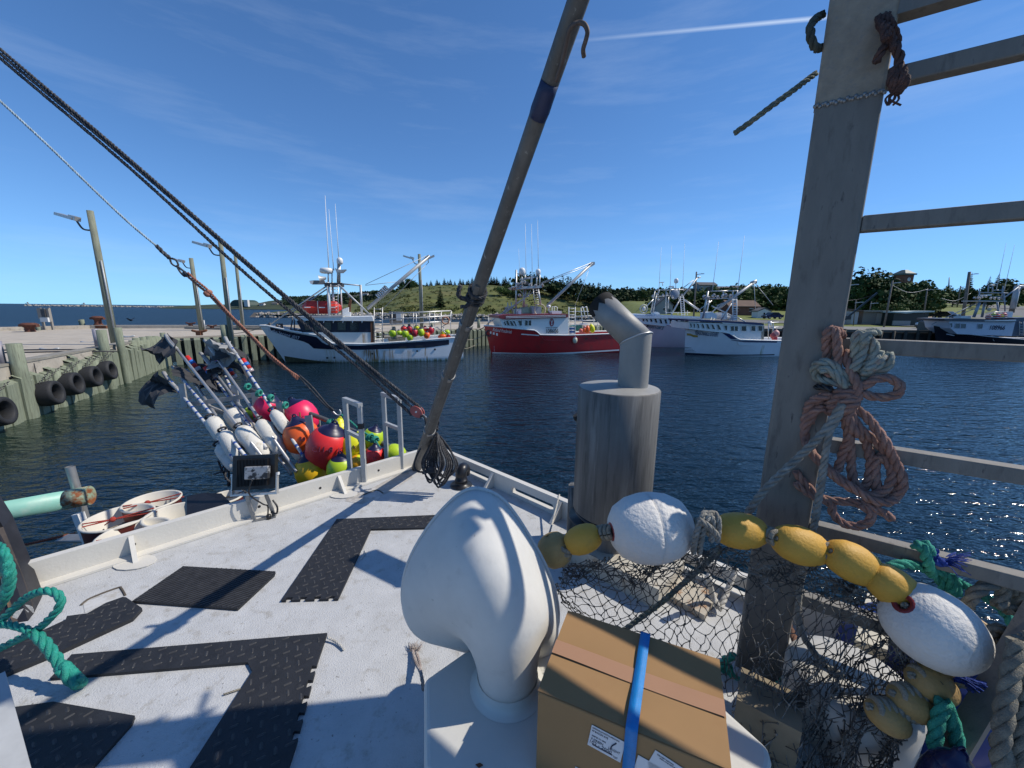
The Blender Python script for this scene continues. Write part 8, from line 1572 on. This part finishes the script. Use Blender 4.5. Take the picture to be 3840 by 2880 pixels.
mb = MB(); mb.prism([PT(12, 1975, 2.168), PT(75, 2130, 2.118), PT(122, 2260, 2.058), PT(152, 2470, 1.918), PT(150, 2570, 1.858), PT(128, 2580, 1.856), PT(118, 2440, 1.93), PT(92, 2290, 2.05), PT(50, 2160, 2.11), PT(-5, 2000, 2.165)], (-.012, -.03, 0)); mb.build('wood_edge', DW, lp)
mb = MB(); c = PT(76, 2305, 2.0); n_ = (EYEV - c).normalized(); mb.cyl(c, c + n_ * .02, .028, n=6); mb.cyl(c - n_ * .004, c + n_ * .004, .045, n=18); mb.build('bolt', GALV, lp)
def TL(x, y, t=1.72): return PT(x * .4973, 1700 + y * .4973, t)
TEAL2 = mat('bright_teal_rope', (.012, .25, .185), .5, var=.25, scale=20, col2=(.02, .36, .27), thr=(.5, .7), bump=.6, bscale=300, spec=.5, col3=(.01, .06, .22), scale3=30, thr3=(.64, .7))
mb = MB()
for k in range(6): mb.rope(spline([TL(-60, 690 + 50 * k, 1.74 + .01 * k), TL(20 + 6 * k, 720 + 30 * k, 1.70), TL(85 - 8 * k, 900 + 20 * k, 1.70), TL(60 - 10 * k, 1060 + 10 * k, 1.71), TL(-40, 1200 - 20 * k, 1.74)], 7), .016, n=6)
mb.rope(spline([TL(-60, 1330), TL(60, 1210), TL(180, 1100), TL(290, 1045, 1.69), TL(390, 1040, 1.68), TL(455, 1090, 1.68), TL(440, 1170, 1.68), TL(370, 1250, 1.68), TL(290, 1320, 1.69), TL(180, 1380), TL(40, 1450), TL(-60, 1500)], 8), .0165, n=6)
mb.rope(spline([TL(-60, 1290), TL(60, 1290, 1.70), TL(150, 1310, 1.69), TL(240, 1345, 1.68)], 7), .016, n=6)
tk = [TL(250, 1350, 1.67), TL(330, 1420, 1.66), TL(390, 1500, 1.65), TL(440, 1570, 1.64), TL(480, 1630, 1.63)]; mb.rope(spline(tk, 7), .021, n=6); q = random.Random(2)
for k in range(12):   # plaited tail
    f = k / 11; c = TL(470 + 130 * f, 1610 + 130 * f, 1.63); mb.ell(c + V((.012 * (-1) ** k, 0, 0)), (.026, .020, .024), 8, 6)
tail0 = [(500, 1615), (560, 1670), (610, 1720), (640, 1760)]
mb.rope(spline([TL(470, 1620, 1.62), TL(530, 1690, 1.62), TL(600, 1735, 1.61)], 6), .024, n=6)
tag(mb.build('teal_rope', TEAL2), 'bright teal rope coiled on the left post with a plaited tail hanging over the roof', 'rope')
mb = MB(); mb.beam(PT(-30, 2560, 1.3), PT(70, 2960, 1.15), .06, .06); tag(mb.build('grey_rail_end', GREYP), 'grey rail end at the bottom left corner of the picture', 'rail')
# ---- buoy rack rails
def ZR1(x, y): return 500 + x * .4521, 1200 + y * .4521
def K(x, y, t): return PT(*ZR1(x, y), t)
rk = thing('buoy_rack', K(1500, 1300, 4.1), 'weathered aluminium rack with pipe rails and flat posts outside the left bulwark', 'rack')
RKM = mat('rack_dull_aluminium', (.33, .325, .315), .6, .4, var=.2, scale=9, col2=(.2, .19, .17), thr=(.55, .75)); PIPD = mat('dark_pipe', (.12, .12, .115), .55, .4, var=.3, scale=12)
for L, t0_, t1_, r_ in (([(930, 560), (1230, 700), (1500, 790), (1750, 890), (2212, 1085), (2450, 1190)], 4.9, 4.15, .028), ([(900, 770), (1350, 985), (1600, 1090), (1830, 1205)], 4.85, 4.25, .026)):
    mb = MB(); n_ = len(L); mb.tube([K(*p, t0_ + (t1_ - t0_) * i / (n_ - 1)) for i, p in enumerate(L)], r_, 10); mb.build('pipe_rail', PIPD, rk)
for a, b_, w_, t in (((1010, 600), (1030, 860), .085, 4.75), ((1210, 680), (1240, 900), .08, 4.55), ((1450, 790), (1530, 1310), .08, 4.35), ((835, 540), (860, 740), .085, 4.95), ((400, 530), (430, 725), .075, 4.7), ((2085, 1060), (2110, 1200), .08, 4.2)):
    p_, q_ = K(*a, t), K(*b_, t); mb = MB(); mb.beam(p_, q_, w_, .02, up=(0, 1, 0)); mb.build('flat_post', RKM, rk)
for a, b_, t0_, t1_ in (((455, 705), (1010, 620), 4.7, 4.85), ((620, 720), (980, 870), 4.7, 4.75), ((1200, 1150), (1560, 1400), 4.6, 4.3), ((760, 900), (1500, 1300), 4.75, 4.4)): mb = MB(); mb.beam(K(*a, t0_), K(*b_, t1_), .02, .055); mb.build('cross_bar', RKM, rk)
for x, y, t in ((1085, 640, 4.7), (1290, 740, 4.55), (1380, 765, 4.5), (1545, 830, 4.4), (1660, 870, 4.35), (1860, 960, 4.3), (1985, 1000, 4.25), (2000, 1010, 4.2)):
    a = K(x, y, t); mb = MB(); mb.tube([a, a - V((0, 0, .27))], .009, 5); mb.build('hanger_rod', RUSTB if x < 1500 else PIPD, rk)
mb = MB(); q = random.Random(12)
for x, y in ((950, 550), (1045, 610), (1140, 645), (1270, 705), (1640, 850), (1500, 1070), (1960, 970), (2000, 990)):
    for k in range(4): c = K(x + q.uniform(-12, 12), y + q.uniform(-6, 6), 4.6 - (x - 950) * .0004); uu, vv = ortho(V((.9, -.3, -.3)) + V((q.gauss(0, .2), q.gauss(0, .2), q.gauss(0, .2)))); mb.tube([c + (uu * math.cos(t) + vv * math.sin(t)) * .035 for t in np.linspace(0, 6.283, 12)], .010, 5, False)
mb.rope(spline([K(1710, 775, 4.35), K(1800, 840, 4.3), K(1880, 910, 4.25), K(1960, 960, 4.2), K(2040, 1000, 4.2)], 5), .012, n=4); mb.rope(spline([K(1860, 960, 4.2), K(1890, 1060, 4.2), K(1880, 1160, 4.2)], 5), .012, n=4); mb.rope(spline([K(2010, 1000, 4.15), K(2050, 1080, 4.15), K(2060, 1180, 4.15)], 5), .012, n=4)
tag(mb.build('teal_lashing', R_TEAL), 'teal twine lashings tied along the rack pipes', 'rope')
GBR = 'inflatable buoys stowed in the rack'
MKS = mat('marker_pen', (.10, .01, .03), .6)
for (x, y, rp2, t, m, end, tl, wr, lb) in ((1110, 735, 100, 4.75, PINK, NAVYB, .5, '', 'hot pink buoy behind the marker poles at the back of the rack'), (1400, 800, 122, 4.7, PINK, NAVYB, -.5, 'K', 'hot pink buoy standing above the orange one in the rack'), (985, 800, 75, 4.85, LIME, NAVYB, .4, '', 'lime buoy at the far left end of the rack'), (1400, 975, 135, 4.45, ORNG, NAVYB, -.25, '30', 'orange buoy left of the big red one in the rack'),
                                           (1610, 1060, 165, 4.25, REDB, NAVYB, .35, 'C11-8  K', 'big red buoy with handwritten marks in the middle of the rack'), (1700, 930, 90, 4.5, YEL, YEL, .2, '', 'yellow buoy peeping over the big red one'), (1480, 1260, 125, 4.2, mat('golden_buoy', (.70, .42, .01), .42), NAVYB, -.2, '', 'golden yellow buoy low in the rack beside the marker poles'), (1720, 1245, 108, 4.05, LIME, NAVYB, .05, '', 'lime buoy with navy cap low at the bulwark in the rack'),
                                           (1835, 1045, 112, 4.3, YEL, NAVYB, -.4, 'X', 'yellow buoy right of the big red one in the rack'), (1985, 985, 85, 4.35, LIME, NAVYB, .3, '', 'pale lime buoy behind the nearer grab rail hoop'), (1850, 1190, 66, 4.1, mat('amber_buoy', (.75, .33, .01), .42), YEL, .8, '', 'small amber buoy below the yellow one near the hoop'), (2000, 1140, 85, 4.15, REDB, NAVYB, .1, '55', 'red buoy with navy cap between the two hoops'), (2175, 1105, 75, 4.15, LIME, NAVYB, -1.2, '', 'lime buoy at the right end of the rack behind the farther hoop')):
    c = K(x, y, t); rr_ = rp2 * .4521 * t / FPX * 1.02; b_ = buoy(m, c, rr_, rr_ * 1.12, lb, GBR, tilt=tl, end=end)
    if wr:
        n_ = (EYEV - c).normalized(); up2 = V((0, 0, 1)) - n_ * n_.z; up2.normalize(); up2 = up2; ri = up2.cross(n_); Mt_ = Matrix((tuple(ri), tuple(up2), tuple(n_))).transposed(); text(wr, 'handwriting', MKS, b_, n_ * rr_ * 1.03 - up2 * rr_ * .1, rr_ * .36, Mt_ @ Matrix.Rotation(-.2, 3, 'Z'), ext=.012)
# ---- marker poles (high flyers)
POLW = mat('silver_pole', (.42, .42, .42), .4, .5, var=.1, scale=10); POLS = mat('taped_white_pole', (.55, .55, .54), .5, var=.08, scale=10); BTAPE = mat('blue_tape_bands', (.02, .08, .32), .5); FOAM = mat('weathered_white_foam', (.62, .60, .54), .8, var=.07, scale=6, bump=.35, bscale=70, col2=(.36, .31, .22), thr=(.55, .75), col3=(.15, .11, .08), scale3=22, thr3=(.70, .78))
FLG = mat('dark_grey_flag_cloth', (.04, .04, .043), .85, var=.3, scale=6, bump=.3, bscale=40); FLGW = mat('pale_flag_cloth', (.30, .30, .29), .85, var=.2, scale=6); FLGB = mat('navy_flag_cloth', (.01, .03, .10), .8)
LRED = mat('strobe_red', (.62, .03, .025), .45); LBL = mat('strobe_blue_tape', (.02, .16, .55), .5); LENS = mat('strobe_lens', (.5, .42, .42), .15, spec=.6)
def marker(i, top, bot, t0_, t1_, flt, flagm, lamp, taped, lb, fsz=1.0, ext=None):
    a, b_ = K(*top, t0_), K(*bot, t1_); d = (b_ - a).normalized(); r = thing('marker_buoy', b_, lb, 'marker buoy', 'marker poles with flags leaning out of the rack'); e_ = b_ + d * .9
    mb = MB(); mb.cyl(a, e_, .0165, .0175, 8); mb.build('pole', POLS if taped else POLW, r)
    if taped:
        mb = MB(); L = (e_ - a).length; k = .25
        while k < L: mb.cyl(a + d * k, a + d * (k + .035), .0178, n=8); k += .13
        mb.build('tape_band', BTAPE, r)
    for (f0, f1, rr0) in flt:
        p_, q_ = K(*f0, t1_ - .04), K(*f1, t1_ - .12); ax = (q_ - p_).normalized(); uu, vv = ortho(ax); M_ = Matrix((tuple(uu), tuple(vv), tuple(ax))).transposed(); L = (q_ - p_).length
        mb = MB(); mb.lathe([(.03, 0), (rr0 * .6, .02), (rr0 * .88, L * .12), (rr0, L * .3), (rr0 * .965, L * .5), (rr0, L * .7), (rr0 * .86, L * .9), (rr0 * .55, L * .98), (.03, L)], 20, p_, M_); mb.build('foam_float', FOAM, r)
        mb = MB(); mb.rope([p_ - ax * .03 + (uu * math.cos(s_) + vv * math.sin(s_)) * .04 for s_ in np.linspace(0, 6.3, 14)], .012, n=4); mb.build('lashing', R_BLK, r)
    q = random.Random(i * 7 + 1)
    if flagm:
        mb = MB(); g = 7; s_ = .34 * fsz; u2 = V((1, .1, .15)).normalized() if i % 2 else V((-1, .2, -.1)).normalized(); vs = []
        for x in range(g + 1):
            for y in range(g + 1):
                X, Y = x / g, y / g; p_ = a + d * (.02 + Y * s_ * 1.35) + u2 * (X * s_ * 1.25) + V((q.gauss(0, .012), .09 * math.sin(X * 5 + Y * 4 + i) + q.gauss(0, .014), -.16 * X * X * s_ * 3 + .045 * math.sin(X * 7 + i * 2 + Y * 3) + q.gauss(0, .012))); vs.append(p_)
        mb.add(vs, [(x * (g + 1) + y, (x + 1) * (g + 1) + y, (x + 1) * (g + 1) + y + 1, x * (g + 1) + y + 1) for x in range(g) for y in range(g)], 0, False); mb.build('flag', flagm, r)
        mb = MB(); mb.tube(spline([a - d * .02, a + d * s_ * .6 + u2 * .02, a + d * s_ * 1.2], 4), .024, 5); mb.build('flag_hem', FLGW, r)
    if lamp:
        l0, l1 = K(*lamp[0], t0_ - .05), K(*lamp[1], t0_ - .02); ax = (l1 - l0)
        mb = MB(); mb.cyl(l0, l0 + ax * .78, .028, .034, 12); lt = mb.build('strobe_light', LRED, r); mb = MB(); mb.cyl(l0 + ax * .30, l0 + ax * .52, .036, .039, 12); mb.build('blue_tape', LBL, lt); mb = MB(); mb.cyl(l0 + ax * .78, l1, .042, .040, 12); mb.build('lens', LENS, lt)
def z5(x, y): return ((540 + x * .2351) - 500) / .4521, y * .2351 / .4521
marker(0, (272, 130), (860, 870), 5.3, 4.35, [((880, 890), (1110, 1165), .095)], FLG, (z5(680, 580), z5(880, 815)), False, 'marker buoy with the tallest grey flag and the largest front float')
marker(1, (595, 175), (1060, 840), 5.3, 4.45, [((1045, 835), (1235, 1115), .088)], FLG, (z5(1130, 580), z5(1275, 800)), False, 'marker buoy with bright red lamp, its float in the centre of the bundle')
marker(2, (765, 150), (1160, 750), 5.2, 4.5, [((1160, 755), (1285, 935), .07), ((1265, 945), (1400, 1155), .068)], FLGW, (z5(1570, 620), z5(1712, 830)), True, 'marker buoy with pale flag farthest right and two short floats')
marker(3, (330, 395), (755, 915), 5.1, 4.3, [((745, 925), (890, 1170), .08)], FLG, None, True, 'marker buoy with blue banded pole and slim float at the left front')
marker(4, (255, 440), (690, 970), 5.0, 4.3, [((710, 1040), (860, 1240), .075)], FLG, None, True, 'marker buoy leaning farthest left with low slung float', 1.1)
marker(5, (440, 420), (770, 920), 5.2, 4.45, [((640, 815), (765, 1000), .085)], FLG, (z5(970, 750), z5(1140, 930)), False, 'plain silver marker buoy in the middle with hidden stout float')
marker(6, (610, 400), (870, 750), 5.4, 4.7, [((785, 745), (1000, 990), .10)], FLGB, (z5(1310, 720), z5(1450, 930)), True, 'marker buoy with navy flag and thick white float behind the others', .8)
marker(7, (560, 280), (1010, 880), 5.35, 4.6, [], FLG, None, False, 'bare silver marker pole with dark flag between the red lamps')
marker(8, (700, 330), (900, 760), 5.45, 4.75, [], FLG, None, True, 'bare blue banded marker pole with dark flag at the back')
mb = MB(); q = random.Random(3)
for k in range(16): a = K(700 + q.uniform(0, 260), 1000 + q.uniform(0, 200), 4.2); mb.rope(spline([a, a + V((q.gauss(0, .06), q.gauss(0, .05), -.12)), a + V((q.gauss(0, .09), q.gauss(0, .05), -.3))], 5), .010, n=4)
tag(mb.build('rope_tangle', R_BLK), 'dark rope tangle hanging under the marker buoy floats', 'rope')
# ---- pale blue guy line, shackle and pink tail running to the rack hook
def gl(px, py): f = px / 1255; return PT(px, py, 3.4 + .9 * f)
mb = MB(); a0 = gl(0, 378); a1 = gl(180, 545); mb.rope(spline([a0 + (a0 - a1) * 1.5, a0, a1, gl(345, 705), gl(480, 832), gl(590, 925)], 8), .0105, n=4); tag(mb.build('guy_line', ropem('pale_blue_rope', (.38, .48, .55))), 'pale blue guy line coming down from the upper left corner', 'rope')
sk = thing('shackle', gl(650, 985), 'dark spliced eye and shackle joining the pale blue line to the pink rope', 'shackle'); mb = MB(); mb.rope([gl(586, 921), gl(610, 945), gl(636, 968)], .02, n=4); mb.rope(spline([gl(636, 968), gl(655, 972), gl(668, 990), gl(664, 1000), gl(645, 990), gl(636, 968)], 5), .009, n=4); mb.build('spliced_eye', R_BLK, sk)
mb = MB(); mb.tube(spline([gl(662, 996), gl(680, 1010), gl(696, 1024), gl(692, 1036), gl(676, 1020), gl(662, 996)], 5), .010, 6); mb.cyl(gl(690, 1020), gl(704, 1036), .018, n=8); mb.build('shackle_bow', DARKM, sk)
mb = MB(); o_ = V((.02, 0, .02)); L1 = [gl(697, 1030), gl(740, 1068), gl(778, 1100), gl(860, 1185), gl(945, 1268), gl(1010, 1335), gl(1070, 1385)]; mb.rope(spline(L1, 7), .0125, n=4); mb.rope(spline([p_ + o_ for p_ in L1[:3]] + [p_ + o_ * .6 for p_ in L1[3:]], 7), .0125, n=4)
for k in range(5): mb.ell(gl(779 + 5 * math.sin(k * 2), 1100 + 5 * math.cos(k * 2.4)), (.032, .03, .026), 8, 6)
for k in range(4): mb.rope(spline([gl(1060 + 3 * k, 1374 + 3 * k) + V((0, .01 * k, 0)), gl(1092 + 2 * k, 1394 + 4 * k), gl(1122 - 2 * k, 1414 + 3 * k)], 8), .0115, n=4)
tag(mb.build('pink_tail', R_PINK), 'doubled faded pink rope with a knot slanting in front of the white bow', 'rope')
mb = MB(); hk2 = gl(1248, 1542); mb.rope(spline([gl(1118, 1410), gl(1160, 1455), gl(1215, 1515), hk2], 6), .009, n=4); mb.rope(spline([gl(1122, 1406), gl(1170, 1450), gl(1225, 1515), hk2 + V((.015, 0, .01))], 6), .009, n=4); tag(mb.build('dark_tail', R_BLK), 'dark doubled line between the pink rope and the steel hook', 'rope')
mb = MB(); mb.tube(spline([hk2, gl(1262, 1555), gl(1275, 1556), gl(1278, 1545), gl(1272, 1536)], 5), .008, 6); tag(mb.build('steel_hook', ALU), 'small steel hook at the end of the guy line above the rack', 'hook')
